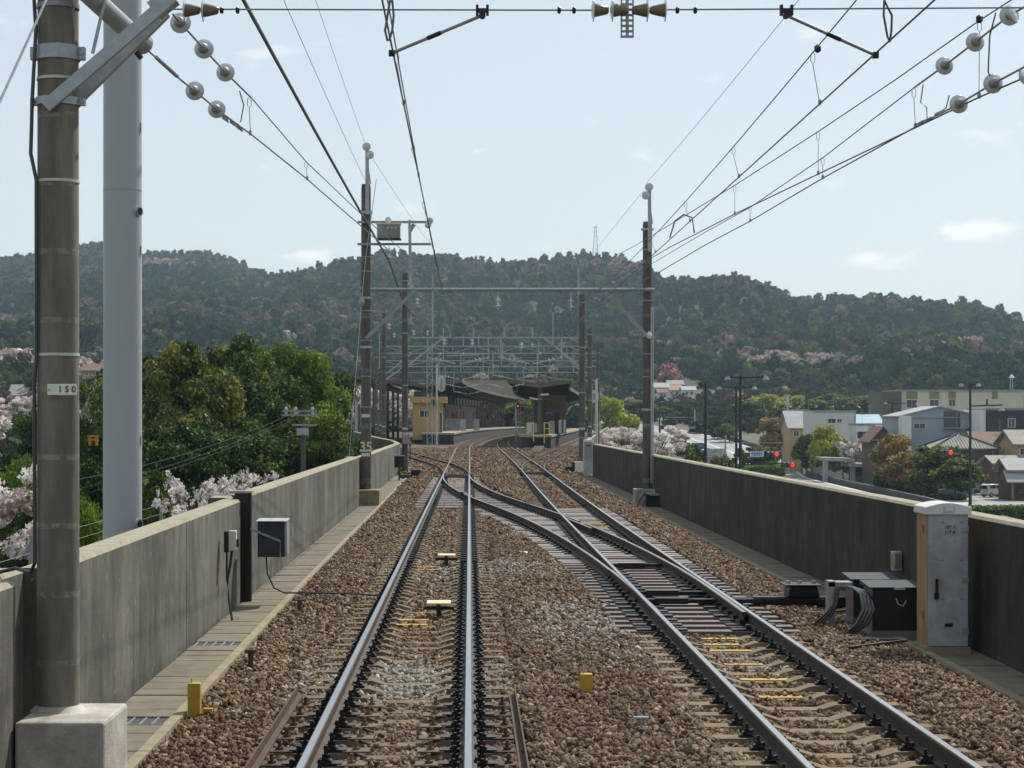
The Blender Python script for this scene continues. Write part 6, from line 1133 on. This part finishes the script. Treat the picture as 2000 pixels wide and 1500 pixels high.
# blue-grey gabled house
D = 272; o = house('town_house', 'blue grey gabled house with white framed window', P(1756, 0, D).x, P(1914, 0, D).x, D, 11, GZ, zf(814, D), 'wblue', ('gable_front', 1.35, 'rgrey', .25), [(1785, 1807, 827, 837, 'wwhite')])
MB().box(P(1843, 0, D).x, P(1868, 0, D).x, D - .05, D - .003, zf(835, D), zf(803, D)).build('balcony_opening', K['pane'], o); MB().box(P(1870, 0, D).x, P(1875, 0, D).x, D - .05, D - .003, zf(835, D), zf(806, D)).build('slot_window', K['pane'], o); MB().box(P(1842, 0, D).x, P(1905, 0, D).x, D - .9, D - .004, zf(837, D), zf(835, D)).build('balcony_ledge', K['wblue'], o)
MB().box(P(1755, 0, D).x - .02, P(1772, 0, D).x, D - 2.5, D - .01, GZ, zf(812, D)).build('wing', K['wwhite'], o); MB().box(P(1903, 0, D).x, P(1911, 0, D).x, D - .4, D - .02, zf(834, D), zf(829, D)).build('air_conditioner', K['wwhite'], o)
D = 266; o = house('town_house', 'black clad house with white side wall at the right edge', P(1926, 0, D).x, P(2040, 0, D).x, D, 10, GZ, zf(799, D), 'wdark', ('flat', .15, 'rgrey', .05), [(1969, 1982, 818, 834, 'wwhite')]); MB().box(P(1914, 0, D).x, P(1925.8, 0, D).x, D + .1, D + 9, GZ, zf(800, D)).build('white_wing', K['wwhite'], o)
# traditional tiled house
D = 240; o = root('tiled_house', 'open fronted old house with grey tiled hipped roof', 'house', (P(1885, 0, D).x, D, GZ)); x0, x1 = P(1828, 0, D).x, P(1942, 0, D).x; z1 = zf(876, D); h = house('tiled_house', '', x0, x1, D, 6.5, GZ, z1, 'wwood', ('hip', 1.75, 'rtile', .6)); ho = h
bpy.data.objects.remove(o); h['label'] = 'open fronted old house with grey tiled hipped roof'
MB().box(P(1884, 0, D).x, P(1926, 0, D).x, D - .06, D - .003, zf(912, D), zf(879, D)).build('open_front', K['pane'], h); MB().box(P(1928, 0, D).x, P(1950, 0, D).x, D - .1, D - .02, zf(915, D), zf(880, D)).build('wood_panel', K['wwood'], h); MB().prism([(P(1872, 0, D).x, D - 3.5, zf(922, D)), (P(1948, 0, D).x, D - 3.5, zf(922, D)), (P(1948, 0, D).x, D, zf(912, D)), (P(1872, 0, D).x, D, zf(912, D))], (0, 0, .1)).build('lean_to_roof', K['rgrey'], h)
D = 256; house('town_house', 'low house with brown metal roof behind the tiled house', P(1908, 0, D).x, P(1985, 0, D).x, D, 7, GZ, zf(868, D), 'wwood', ('gable_side', 1.5, 'rbrown', .5), [(1960, 1972, 872, 884, 'wwhite')])
D = 236; house('town_house', 'tan walled house with dark tiled roof at the right edge', P(1986, 0, D).x, P(2060, 0, D).x, D, 8, GZ, zf(868, D), 'wtan', ('gable_side', 1.6, 'rtile', .6), [(1992, 2000, 876, 888, 'wwhite')])
D = 214; o = house('town_house', 'small shed with grey sheet roof at the lower right edge', P(1974, 0, D).x, P(2060, 0, D).x, D, 5, GZ, zf(918, D), 'wwood', ('gable_side', 1.1, 'rgrey', .6), [(1988, 1998, 950, 965, 'wdark')]); MB().box(P(1972, 0, D).x, P(1976, 0, D).x, D - .9, D - .7, GZ, zf(940, D)).build('red_post', K['rpink'], o); MB().prism([(P(1966, 0, D).x - .4, D - 1.6, zf(942, D)), (P(2060, 0, D).x, D - 1.6, zf(942, D)), (P(2060, 0, D).x, D - .1, zf(920, D)), (P(1966, 0, D).x - .4, D - .1, zf(920, D))], (0, 0, .1)).build('porch_roof', K['rgrey'], o)
D = 283; house('town_house', 'low tan house with tiled roof behind the concrete shelter', P(1690, 0, D).x, P(1722, 0, D).x, D, 6, gz(60, D), zf(884, D), 'wtan', ('gable_side', 0.89, 'rtile', .5), [(1696, 1705, 889, 897, 'wwhite')])
D = 330; house('town_house', 'white house with brown roof peeping behind the grey box house', P(1640, 0, D).x, P(1668, 0, D).x, D, 6, gz(60, D), zf(846, D), 'wwhite', ('gable_side', 0.69, 'rbrown', .5), [(1646, 1655, 851, 859, 'wwhite')])
D = 300; house('town_house', 'grey house squeezed left of the blue grey house', P(1722, 0, D).x, P(1760, 0, D).x, D, 6, gz(60, D), zf(842, D), 'wgrey', ('gable_side', 0.79, 'rbrown', .5), [(1728, 1737, 847, 855, 'wwhite')])
D = 228; house('town_house', 'brown house with grey tiled roof beside the shed', P(1944, 0, D).x, P(1990, 0, D).x, D, 6, gz(60, D), zf(905, D), 'wwood', ('gable_side', 0.72, 'rtile', .5), [(1950, 1959, 910, 918, 'wwhite')])
# bus shelter of concrete slabs
D = 278; o = root('road_shelter', 'pale concrete shelter with flat slabs beside the road', 'shelter', (P(1665, 0, D).x, D, GZ))
for u in (1612, 1665): MB().box(P(u - 4, 0, D).x, P(u + 4, 0, D).x, D - .5, D + .5, GZ - .3, zf(898 if u < 1640 else 904, D)).build('pier', K['side'], o)
MB().prism([(P(1603, 0, D).x, D - 1, zf(893, D)), (P(1662, 0, D).x, D - 1, zf(895, D)), (P(1672, 0, D).x, D - 1, zf(902, D)), (P(1612, 0, D).x, D - 1, zf(900, D))], (0, 6, 0)).build('roof_slab', K['side'], o); MB().box(P(1655, 0, D).x, P(1735, 0, D).x, D - 1.2, D + 5, zf(911, D), zf(905, D)).build('roof_slab', K['side'], o)
for u in (1722, 1732): MB().box(P(u, 0, D).x, P(u + 2, 0, D).x, D + 3, D + 3.4, GZ - .3, zf(911, D)).build('pier', K['side'], o)
MB().box(P(1672, 0, D).x, P(1722, 0, D).x, D + 3.5, D + 3.7, GZ - .2, zf(913, D)).build('back_wall', K['wwood'], o); MB().box(P(1676, 0, D).x, P(1696, 0, D).x, D + 3.3, D + 3.45, zf(929, D), zf(918, D)).build('window', K['pane'], o); MB().box(P(1672, 0, D).x, P(1722, 0, D).x, D + 3.2, D + 3.4, GZ - .2, zf(932, D)).build('bench_wall', K['side'], o)
# ------------------------------------------------------------------ roads
def strip(name, pts_, dz, m, st=True, parent=None):
    b = MB(); b.add([(x, y, max(gz(x, y), gz(x, y)) + dz) for x, y in pts_], []); n = len(pts_) // 2; b.f = [(2 * i, 2 * i + 1, 2 * i + 3, 2 * i + 2) for i in range(n - 1)]; b.m = [0] * len(b.f); o = b.build(name, K[m], parent)
    if st: kind(o, 'structure')
    return o
ysr = [100 + 10 * i for i in range(41)]
W0, W1 = -9.5, 7.5
strip('road', [p_ for y in ysr for p_ in ((rc(y) + W0, y), (rc(y) + W1, y))], .10, 'asph')
rm = root('road_marking', 'white edge and lane lines painted on the main road', 'road marking', (48, 300, -6))
def mline(off, w, ya, yb, dash=None):
    y = ya
    while y < yb:
        e = min(yb, y + (dash or 10)); q = [p_ for k in range(3) for p_ in ((rc(lerp(y, e, k / 2)) + off - w / 2, lerp(y, e, k / 2)), (rc(lerp(y, e, k / 2)) + off + w / 2, lerp(y, e, k / 2)))]
        strip('line', q, .115, 'mark', False, None).parent = rm; bpy.context.scene.collection.objects[-1]; y = e + (dash or 0)
for ln in ((W1 - .5, .35, 150, 440, None), (W0 + .5, .3, 150, 440, None), (-1.6, .3, 150, 430, None), (.9, .35, 150, 430, None), (4.1, .25, 150, 430, 6), (-5.4, .25, 150, 430, 6)): mline(*ln)
for ch in rm.children: ch.location = -Vector(rm.location)
strip('side_street', [(rc(y) + 9.3 + (x * (20 if y < 232 else 3)), y) for y in range(120, 300, 10) for x in (0, 1)], .06, 'side'); strip('forecourt', [(52, 196), (72, 196), (56, 226), (76, 226)], .09, 'asph')
b = MB()
rw_ = root('retaining_wall', 'long dark retaining wall along the right side of the road', 'wall', (53, 260, GZ)); yq = list(range(150, 440, 10))
for a, e in zip(yq, yq[1:]): b = MB().prism([(rc(a) + 7.9, a, gz(50, a) - .5), (rc(a) + 8.3, a, gz(50, a) - .5), (rc(e) + 8.3, e, gz(50, e) - .5), (rc(e) + 7.9, e, gz(50, e) - .5)], (0, 0, 1.35)).build('wall_panel', K['dwall'], rw_)
def hedge(label, u0, u1, D, v0, depth=1.6, col=DG, name='hedge', seed=0, zb=None):
    x0, x1 = P(u0, 0, D).x, P(u1, 0, D).x; zg = gz((x0 + x1) / 2, D) if zb is None else zb; zt = zf(v0, D); o = root(name, label, 'hedge', ((x0 + x1) / 2, D, zg)); r = np.random.default_rng(seed); n = int(900 * max(1, (x1 - x0) / 3))
    c = r.random((n, 3)) * np.array([x1 - x0, depth, zt - zg]); ax = r.integers(0, 3, n); sd = r.integers(0, 2, n); ext = np.array([x1 - x0, depth, zt - zg]); c[np.arange(n), ax] = np.where((sd == 1) | (ax == 2), ext[ax], 0) + r.normal(size=n) * .05
    c -= np.array([(x1 - x0) / 2, 0, 0]); cl = np.concatenate([c, np.full((n, 1), .12)], 1); v, f, cc = leaf_cloud(seed, cl, n * 2, .2, col, 1, 1.4)
    mobj('foliage', npmesh('foliage', v, f, K['leaf'], cc), o); MB().box(-(x1 - x0) / 2 + .15, (x1 - x0) / 2 - .15, .15, depth - .15, 0, zt - zg - .12).build('core', K['soil'], o, world=False); return o
for k, (u0, u1, D, v0, lb) in enumerate(((1711, 1741, 240, 925, 'leftmost clipped hedge block above the retaining wall'), (1743, 1763, 238, 932, 'second clipped hedge block from the shelter'), (1767, 1790, 232, 937, 'third clipped hedge block from the shelter'), (1791, 1812, 228, 942, 'fourth clipped hedge block from the shelter'), (1814, 1835, 224, 947, 'fifth clipped hedge block beside the side street'), (1556, 1604, 322, 891, 'long clipped hedge left of the concrete shelter'), (1823, 1885, 215, 968, 'low clipped hedge at the street corner'))): hedge(lb, u0, u1, D, v0, 1.6, DG + [((.08, .12, .03), 3)], seed=60 + k)
hedge('bright green low hedge in the road median', 1462, 1533, 250, 912, 3.0, [((.12, .22, .02), 3), ((.08, .16, .02), 2)], seed=80, zb=-6.4); hedge('bright green far median hedge', 1322, 1340, 380, 853, 2.5, [((.12, .22, .02), 3), ((.08, .16, .02), 2)], seed=81); hedge('grassy verge hedge over the right wall end', 1893, 2030, 165, 992, 2.0, [((.13, .18, .04), 3), ((.09, .14, .03), 2)], seed=82, zb=-6.4)
GT = 'street trees on the right'
for k, (kk, u, D, t, s, lb) in enumerate((('lime', 1616, 293, 828, 1.05, 'bright yellow green tree before the grey box house'), ('lime', 1648, 292, 856, .7, 'smaller yellow green tree right of the bright one'), ('russet', 1752, 238, 843, 1.0, 'russet brown tree left of the tiled house'), ('russet', 1768, 232, 880, .9, 'lower russet tree above the hedge blocks'), ('street', 1825, 222, 866, 1.15, 'green street tree before the tiled house'), ('street', 1868, 214, 892, .95, 'green street tree beside the tall lamp'), ('russet', 1508, 345, 812, 1.25, 'russet tree left of the pale houses, taller one'), ('russet', 1550, 320, 838, 1.1, 'russet tree left of the yellow green tree, lower one'), ('street', 1585, 300, 845, .9, 'dull green tree between the russet and yellow green trees'), ('lime', 1500, 470, 768, 1.6, 'distant pale green tree below the hill cherry trees'), ('lime', 1545, 480, 770, 1.6, 'distant pale green tree farther right'), ('street', 1460, 460, 780, 1.5, 'distant dull green tree near the black lamps'), ('street', 1588, 450, 778, 1.4, 'distant dull green tree left of the beige block'), ('pine', 1402, 400, 812, 1.0, 'dark conical evergreen beside the road bend'), ('pine', 1360, 420, 822, .8, 'smaller dark evergreen left of the conical one'), ('street', 1424, 390, 826, .9, 'round dark tree right of the conical evergreen'), ('lime', 1192, 345, 773, 1.5, 'lime yellow tree right of the far right poles'), ('street', 1345, 262, 862, .75, 'wispy young tree beside the parked truck'), ('street', 1480, 262, 868, .9, 'dark tree behind the blue road sign'), ('pine', 1445, 270, 872, .7, 'dark shrub tree at the foot of the black lamps'), ('street', 1015, 430, 782, 1.6, 'green tree beyond the platforms, left one'), ('camphor', 1040, 440, 776, .85, 'green tree beyond the platforms, right one'), ('street', 965, 440, 785, 1.6, 'dark tree beyond the left platform end'))):
    put(kk, 'street_tree', lb, u, D, t, s * 1.15, k * .9, None, 'tree', GT, {'pine': 7.0, 'camphor': 12.0}.get(kk, 6.0))
for k, (u, D, t, lb) in enumerate(((1345, 215, 884, 'spiky palm like shrub behind the right wall, left one'), (1395, 210, 895, 'spiky palm like shrub behind the right wall, middle one'), (1420, 205, 893, 'spiky palm like shrub behind the right wall, right one'))): put('bush', 'shrub', lb, u, D, t, .9, k * 1.3, None, 'shrub', 'shrubs behind the right wall', 3.0)
for k, (u, D, t, lb) in enumerate(((1345, 520, 796, 'dull tree in the band below the hill, left'), (1390, 540, 794, 'dull tree in the band below the hill, second'), (1428, 530, 792, 'dull tree in the band below the hill, third'), (1620, 520, 768, 'dull tree left of the beige block top'), (1660, 500, 775, 'dull tree behind the blue metal roof'), (1700, 520, 770, 'dull tree touching the beige block'), (1240, 480, 780, 'dull tree right of the lime yellow tree'), (1275, 500, 792, 'dull tree right of the tall right pole'))): put('street', 'street_tree', lb, u, D, t, 2.0, k * 1.7, None, 'tree', 'trees in the band below the hill', 6.0)
# ------------------------------------------------------------------ lamps, signals, signs
def lamp(label, u, vtop, D, arms, v_extra=None):
    p_ = P(u, vtop, D); zg = gz(p_.x, D); o = root('street_lamp', label, 'street lamp', (p_.x, D, zg), 'black street lamps'); MB().lathe((p_.x, D, zg), (p_.x, D, p_.z), [(0, .2), (.1, .15), (1, .11)], 10).build('post', K['black'], o, smooth=True)
    for s, ln, dz in arms:
        a = Vector((p_.x, D, p_.z - dz)); e = a + Vector((s * ln, 0, .12)); MB().bar(a, e, .09, .12).build('arm', K['black'], o); MB().lathe(e + Vector((s * .2, 0, .02)), e + Vector((s * .2, 0, -.26)), [(0, .15), (.4, .22), (1, .3)], 12).build('lamp_head', K['cab'], o, smooth=True)
    return o
lamp('tall black lamp with a long arm, right of a shorter twin', 1446, 734, 168, ((-1, .9, .2), (1, 2.0, .2))); lamp('black lamp with outstretched arms just left of the tallest one', 1438, 752, 204, ((-1, 1.6, .3), (1, 1.7, .3))); L3 = lamp('black post with a loudspeaker left of the paired lamps', 1378, 744, 180, ()); MB().lathe(P(1376, 752, 180), P(1369, 752, 179.6), [(0, .12), (1, .22)], 12).build('loudspeaker', K['bluebox'], L3)
lamp('tall black lamp before the tiled house', 1895, 748, 193, ((-1, .7, .2), (1, .6, .2))); o = bpy.data.objects['street_lamp.003']; a = P(1896, 793, 193); e = P(1958, 791, 193); MB().bar(a, e, .12, .14).build('arm', K['black'], o); MB().lathe(P(1956, 797, 193), P(1956, 803, 193), [(0, .16), (.4, .28), (1, .34)], 12).build('lamp_head', K['cab'], o, smooth=True)
lamp('black lamp before the blue grey house', 1743, 786, 285, ((-1, .8, .1), (1, 3.4, .2)))
for u, v, D, lb in ((1575, 793, 330, 'black lamp left of the grey box house'), (1288, 780, 400, 'distant black lamp right of the tall right pole'), (1461, 781, 420, 'distant black lamp, left of a pair'), (1490, 780, 425, 'distant black lamp, right of a pair'), (1526, 793, 360, 'distant black lamp left of the pale houses'), (1190, 784, 420, 'distant dark lamp near the lime tree'), (1208, 778, 430, 'distant dark lamp beside the far right poles')): lamp(lb, u, v, D, ((-1, 1.0, .1), (1, 1.4, .1)))
def traffic_light(label, u, v, D, upost, vpost, far=False):
    c = P(u, v, D); o = root('traffic_light', label, 'traffic light', c); s = D / F; w = 4.5 * s if not far else 3.4 * s; MB().box(c.x - w * 5.0, c.x + w * 1.3, D, D + .35, c.z - w * 1.1, c.z + w * 1.1).build('housing', K['black'], o, bevel=.05)
    for k in range(3): MB().lathe((c.x - 1.9 * w * k, D - .01, c.z), (c.x - 1.9 * w * k, D - .05, c.z), [(0, w * .95), (1, w * .85)], 18).build('red_lens' if k == 0 else 'dark_lens', red if k == 0 else K['rubber'], o)
    MB().bar(c + Vector((-w * 2, .2, w * .9)), P(upost, vpost, D + .2), .1, .1).build('arm', K['black'], o)
    if far: MB().bar(P(upost, vpost, D + .2), P(upost, vpost + 60, D + .2), .14, .14).build('post', K['galvd'], o)
    return o
traffic_light('upper red traffic light on the arm beside the blue road sign', 1517, 887, 168, 1446, 887); traffic_light('lower red traffic light over the road median', 1548, 908, 164, 1446, 908); traffic_light('red traffic light on the tall lamp post before the tiled house', 1857, 884, 193, 1895, 882); traffic_light('distant red traffic light at the road bend, left one', 1304, 835, 400, 1290, 834, True); traffic_light('distant red traffic light at the road bend, right one', 1324, 842, 390, 1316, 842, True)
o = root('road_sign', 'pale blue white road sign beside the upper red light', 'road sign', P(1478, 887, 167)); c = P(1478, 887, 167.6); MB().box(c.x - .58, c.x + .58, 167.5, 167.56, c.z - .24, c.z + .24).build('panel', mat('sign_blue_white', (.55, .66, .78), (.5, .6, .72), 3), o); MB().bar(c + Vector((-.6, .1, .0)), P(1446, 887, 167.8), .07, .07).build('bracket', K['black'], o)
sg = mat('sign_blue', (.08, .16, .36), None, 3)
for k in range(6): MB().box(c.x - .46 + .16 * k, c.x - .35 + .16 * k, 167.485, 167.499, c.z - .03, c.z + .14).build('glyph_block', sg, o)
MB().box(c.x - .4, c.x + .42, 167.485, 167.499, c.z - .15, c.z - .10).build('glyph_line', sg, o)
for k, (u, va, vb, D, ua) in enumerate(((1538, 773, 840, 330, 1500), (1417, 850, 900, 300, 1532), (1357, 800, 845, 420, 1300))): 
    o = root('signal_gantry', ('grey pole left of the pale houses', 'grey pole with a long thin arm right of the parked truck', 'distant grey pole with an arm over the road bend')[k], 'pole', P(u, vb, D)); x = P(u, 0, D).x; MB().tube([(x, D, gz(x, D)), (x, D, zf(va, D))], .14, 8).build('post', K['galv'], o)
    if k: MB().tube([P(u, va + 15, D), P(ua, va + 15, D)], .05, 6).build('arm', K['galv'], o)
    else: MB().box(x - .25, x + .25, D - .2, D, zf(va + 12, D), zf(va, D)).build('cap_box', K['galv'], o)
# ------------------------------------------------------------------ vehicles
def wheel(o, x, y, z, r=.28, w=.18):
    t = MB().lathe((x - w / 2, y, z), (x + w / 2, y, z), [(0, r * .8), (.1, r), (.9, r), (1, r * .8)], 20).build('wheel', K['rubber'], o, smooth=True); t2 = MB().lathe((x - w / 2 - .01, y, z), (x + w / 2 + .01, y, z), [(0, r * .5), (.1, r * .58), (.9, r * .58), (1, r * .5)], 14).build('rim', K['galv'], t, smooth=True)
def car(label, loc, rz, prof, glass, W, paint, length, cat='car', wz=(.55, 2.4)):
    o = root('parked_car' if cat == 'car' else 'parked_van', label, cat, loc, None, 0); ORG[o.name] = Vector((0, 0, 0))
    MB().prism([(-W / 2, y, z) for y, z in prof], (W, 0, 0)).build('body', paint, o, bevel=.07, smooth=True)
    for g in glass:
        for s in (-1, 1): MB().prism([(s * (W / 2 + .003), y, z) for y, z in g], (s * .012, 0, 0)).build('window', K['pane'], o)
    for y in wz:
        for s in (-1, 1): wheel(o, s * (W / 2 - .07), y, .28)
    ym = max(p[0] for p in prof); MB().box(-W / 2 + .12, W / 2 - .12, -.012, -.002, .95, 1.32).build('rear_window', K['pane'], o)
    for s in (-1, 1): MB().box(s * (W / 2 - .12) - .06, s * (W / 2 - .12) + .06, -.02, -.002, .65, .95).build('tail_lamp', mat('tail_lens', (.35, .02, .02), None), o); MB().box(s * (W / 2 - .2) - .12, s * (W / 2 - .2) + .12, ym - .1, ym + .012, .55, .72).build('headlight', K['white'], o)
    MB().box(-.17, .17, -.022, -.002, .5, .62).build('number_plate', K['offw'], o); o.rotation_euler = (0, 0, rz); return o
cream = mat('cream_car_paint', (.62, .60, .50), (.6, .58, .48), 1, .3, coat=.5); vanw = mat('white_van_paint', (.68, .68, .67), (.66, .66, .65), 1, .35, coat=.4)
p_ = PZ(1921, 971, GZ + .1); car('cream compact car parked before the shed at right', (p_.x, p_.y, GZ + .1), R(-68), [(0, .3), (0, .9), (.12, 1.4), (.4, 1.5), (1.7, 1.48), (2.5, 1.0), (3.25, .85), (3.4, .6), (3.38, .3)], [[(.35, 1.0), (.4, 1.36), (1.15, 1.38), (1.15, 1.0)], [(1.22, 1.0), (1.22, 1.38), (1.65, 1.36), (2.3, 1.0)]], 1.48, cream, 3.4)
p_ = PZ(1876, 966, GZ + .1); car('white van parked left of the cream car', (p_.x, p_.y + 2, GZ + .1), R(-60), [(0, .35), (0, 1.0), (.1, 1.75), (.3, 1.88), (2.6, 1.86), (3.1, 1.3), (3.35, 1.0), (3.4, .35)], [[(.25, 1.15), (.3, 1.65), (1.3, 1.66), (1.3, 1.15)], [(1.4, 1.15), (1.4, 1.66), (2.55, 1.64), (2.9, 1.15)]], 1.5, vanw, 3.4, 'van')
D = 222; car('small dark grey car parked at the street corner under the tree', (P(1836, 0, D).x, D, GZ + .1), R(-75), [(0, .3), (0, .85), (.3, .95), (.8, 1.38), (2.1, 1.4), (2.8, .95), (3.7, .8), (3.8, .3)], [[(.6, .95), (.9, 1.28), (1.4, 1.3), (1.4, .95)], [(1.47, .95), (1.47, 1.3), (2.05, 1.28), (2.6, .95)]], 1.6, mat('grey_car_paint', (.2, .21, .23), None, 1, .3, coat=.5), 3.8, wz=(.7, 3.0))
def truck(label, u, D, vtop, w, paint, base):
    p_ = P(u, 0, D); zg = gz(p_.x, D) + .12; o = root('parked_truck', label, 'truck', (p_.x, D, zg)); x = p_.x; zt = zf(vtop, D); MB().box(x - w / 2, x + w / 2, D, D + 6, zg + .95, zt).build('cargo_box', paint, o, bevel=.03)
    for k in range(3): MB().box(x - w / 2 + .06 + k * (w - .12) / 3 + .02, x - w / 2 + .06 + (k + 1) * (w - .12) / 3 - .02, D - .03, D - .002, zg + 1.05, zt - .1).build('rear_door', paint, o, bevel=.01)
    MB().box(x - w / 2 + .1, x + w / 2 - .1, D + .1, D + 8, zg + .55, zg + .95).build('chassis', base, o); MB().box(x - w / 2 + .1, x + w / 2 - .1, D + 6.2, D + 8, zg + .6, zg + 2.5).build('cab', base, o, bevel=.1)
    for y in (1.2, 6.8):
        for s in (-1, 1): wheel(o, x + s * (w / 2 - .2), D + y, zg + .45, .45, .28)
    for s in (-1, 1): MB().box(x + s * (w / 2 - .3) - .12, x + s * (w / 2 - .3) + .12, D + .06, D + .09, zg + .62, zg + .82).build('tail_lamp', red, o)
    return o
truck('white box truck seen from behind on the road', 1402, 330, 876, 2.5, K['cab'], K['black']); truck('blue based truck just left of the white box truck', 1372, 345, 878, 2.3, mat('truck_grey', (.45, .5, .55), None, 2), mat('truck_blue', (.04, .1, .3), None, 2))
o = root('road_kiosk', 'pale grey hoarding and yellow board near the road bend', 'hoarding', P(1330, 890, 300)); MB().box(P(1320, 0, 300).x, P(1341, 0, 300).x, 300, 300.6, gz(35, 300), zf(868, 300)).build('hoarding', K['wwhite'], o); MB().box(P(1310, 0, 300).x, P(1319, 0, 300).x, 300, 300.2, gz(35, 300), zf(879, 300)).build('yellow_board', K['yellow'], o)
# ------------------------------------------------------------------ far houses, red azalea terrace, pylon
for k, (u0, u1, D, vt, vr, wm, rm_, lb) in enumerate(((1278, 1306, 612, 757, 748, 'wgrey', 'rgrey', 'far hillside house with grey roof, leftmost'), (1304, 1330, 624, 762, 752, 'wwhite', 'rpink', 'far hillside house with pink roof'), (1334, 1358, 618, 762, 755, 'wwhite', 'rgrey', 'far hillside house with grey roof, rightmost'), (1306, 1334, 637, 751, 743, 'wgrey', 'rtile', 'far hillside house above the pink roof'), (1286, 1302, 600, 767, 760, 'wwhite', 'rbrown', 'far white gabled house in front of the others'), (1612, 1638, 520, 782, 778, 'wwhite', 'rblue', 'far shed with a light blue roof left of the beige block'), (1630, 1680, 480, 800, 794, 'wgrey', 'rpink', 'far low house with a brownish pink roof'), (160, 196, 460, 724, 712, 'wtan', 'rbrown', 'far brown building left of the grey steel column'), (18, 48, 400, 772, 752, 'wgrey', 'rtile', 'old house with dark tiled roof at the far left'))):
    x0, x1 = P(u0, 0, D).x, P(u1, 0, D).x; house('hill_house', lb, x0, x1, D, 8, zf(vt, D) - 3.5, zf(vt, D), wm, ('gable_side', (vt - vr) * D / F, rm_, .5), [(lerp(u0, u1, .2), lerp(u0, u1, .2) + 5, vt + 3, vt + 9, 'wwhite'), (lerp(u0, u1, .6), lerp(u0, u1, .6) + 5, vt + 3, vt + 9, 'wwhite')])
o = root('terrace_wall', 'long dark terrace wall below the red azaleas', 'wall', P(1400, 795, 560)); MB().box(P(1270, 0, 560).x, P(1490, 0, 560).x, 560, 561, 3, zf(785, 560)).build('wall', K['dwall'], o); MB().box(P(1270, 0, 560).x, P(1490, 0, 560).x, 559.7, 559.98, zf(793, 560) - .15, zf(793, 560) + .1).build('guard_rail', K['galv'], o)
AZ = [((.40, .05, .025), 3), ((.32, .04, .02), 2), ((.09, .08, .03), 1)]
for k, (u0, u1, v) in enumerate(((1338, 1370, 780), (1380, 1391, 778), (1420, 1436, 773), (1437, 1452, 776), (1205, 1235, 783))): hedge('%s red azalea mound from the left on the far terrace' % ('second', 'third', 'fourth', 'fifth', 'first')[k], u0, u1, 566, v, 3.0, AZ, 'azalea_bush', 90 + k, zf(790, 566))
D = 1395; o = root('pylon', 'thin lattice transmission pylon on the hilltop', 'pylon', P(1163, 490, D)); zb, zt = zf(498, D), zf(441, D); cx0 = P(1163, 0, D).x
for sx in (-1, 1):
    for sy in (-1, 1): MB().bar((cx0 + sx * 1.9, D + sy * 1.9, zb), (cx0 + sx * .5, D + sy * .5, zt), .22, .22).build('leg', K['galv'], o)
for k in range(7):
    t = k / 7; t2 = (k + 1) / 7; wa, wb = lerp(1.9, .5, t), lerp(1.9, .5, t2); za, zc_ = lerp(zb, zt, t), lerp(zb, zt, t2); MB().bar((cx0 - wa, D - wa, za), (cx0 + wb, D - wb, zc_), .14, .14).build('lacing', K['galv'], o); MB().bar((cx0 + wa, D - wa, za), (cx0 - wb, D - wb, zc_), .14, .14).build('lacing', K['galv'], o)
for t in (.62, .8, .95): MB().bar((cx0 - 2.2, D, lerp(zb, zt, t)), (cx0 + 2.2, D, lerp(zb, zt, t)), .18, .18).build('cross_arm', K['galv'], o)
# ------------------------------------------------------------------ air: thin spring haze
hz = MB().box(-2750, 2750, -480, 5350, -7.6, 190).build('haze', bpy.data.materials.new('haze_air')); m = hz.data.materials[0]; m.use_nodes = True; t = m.node_tree; t.nodes.remove(t.nodes['Principled BSDF'])
pv = t.nodes.new('ShaderNodeVolumePrincipled'); pv.inputs['Color'].default_value = (.62, .82, 1.0, 1); pv.inputs['Density'].default_value = .00013; pv.inputs['Anisotropy'].default_value = .3
t.links.new(pv.outputs[0], t.nodes['Material Output'].inputs['Volume']); kind(hz, 'stuff')
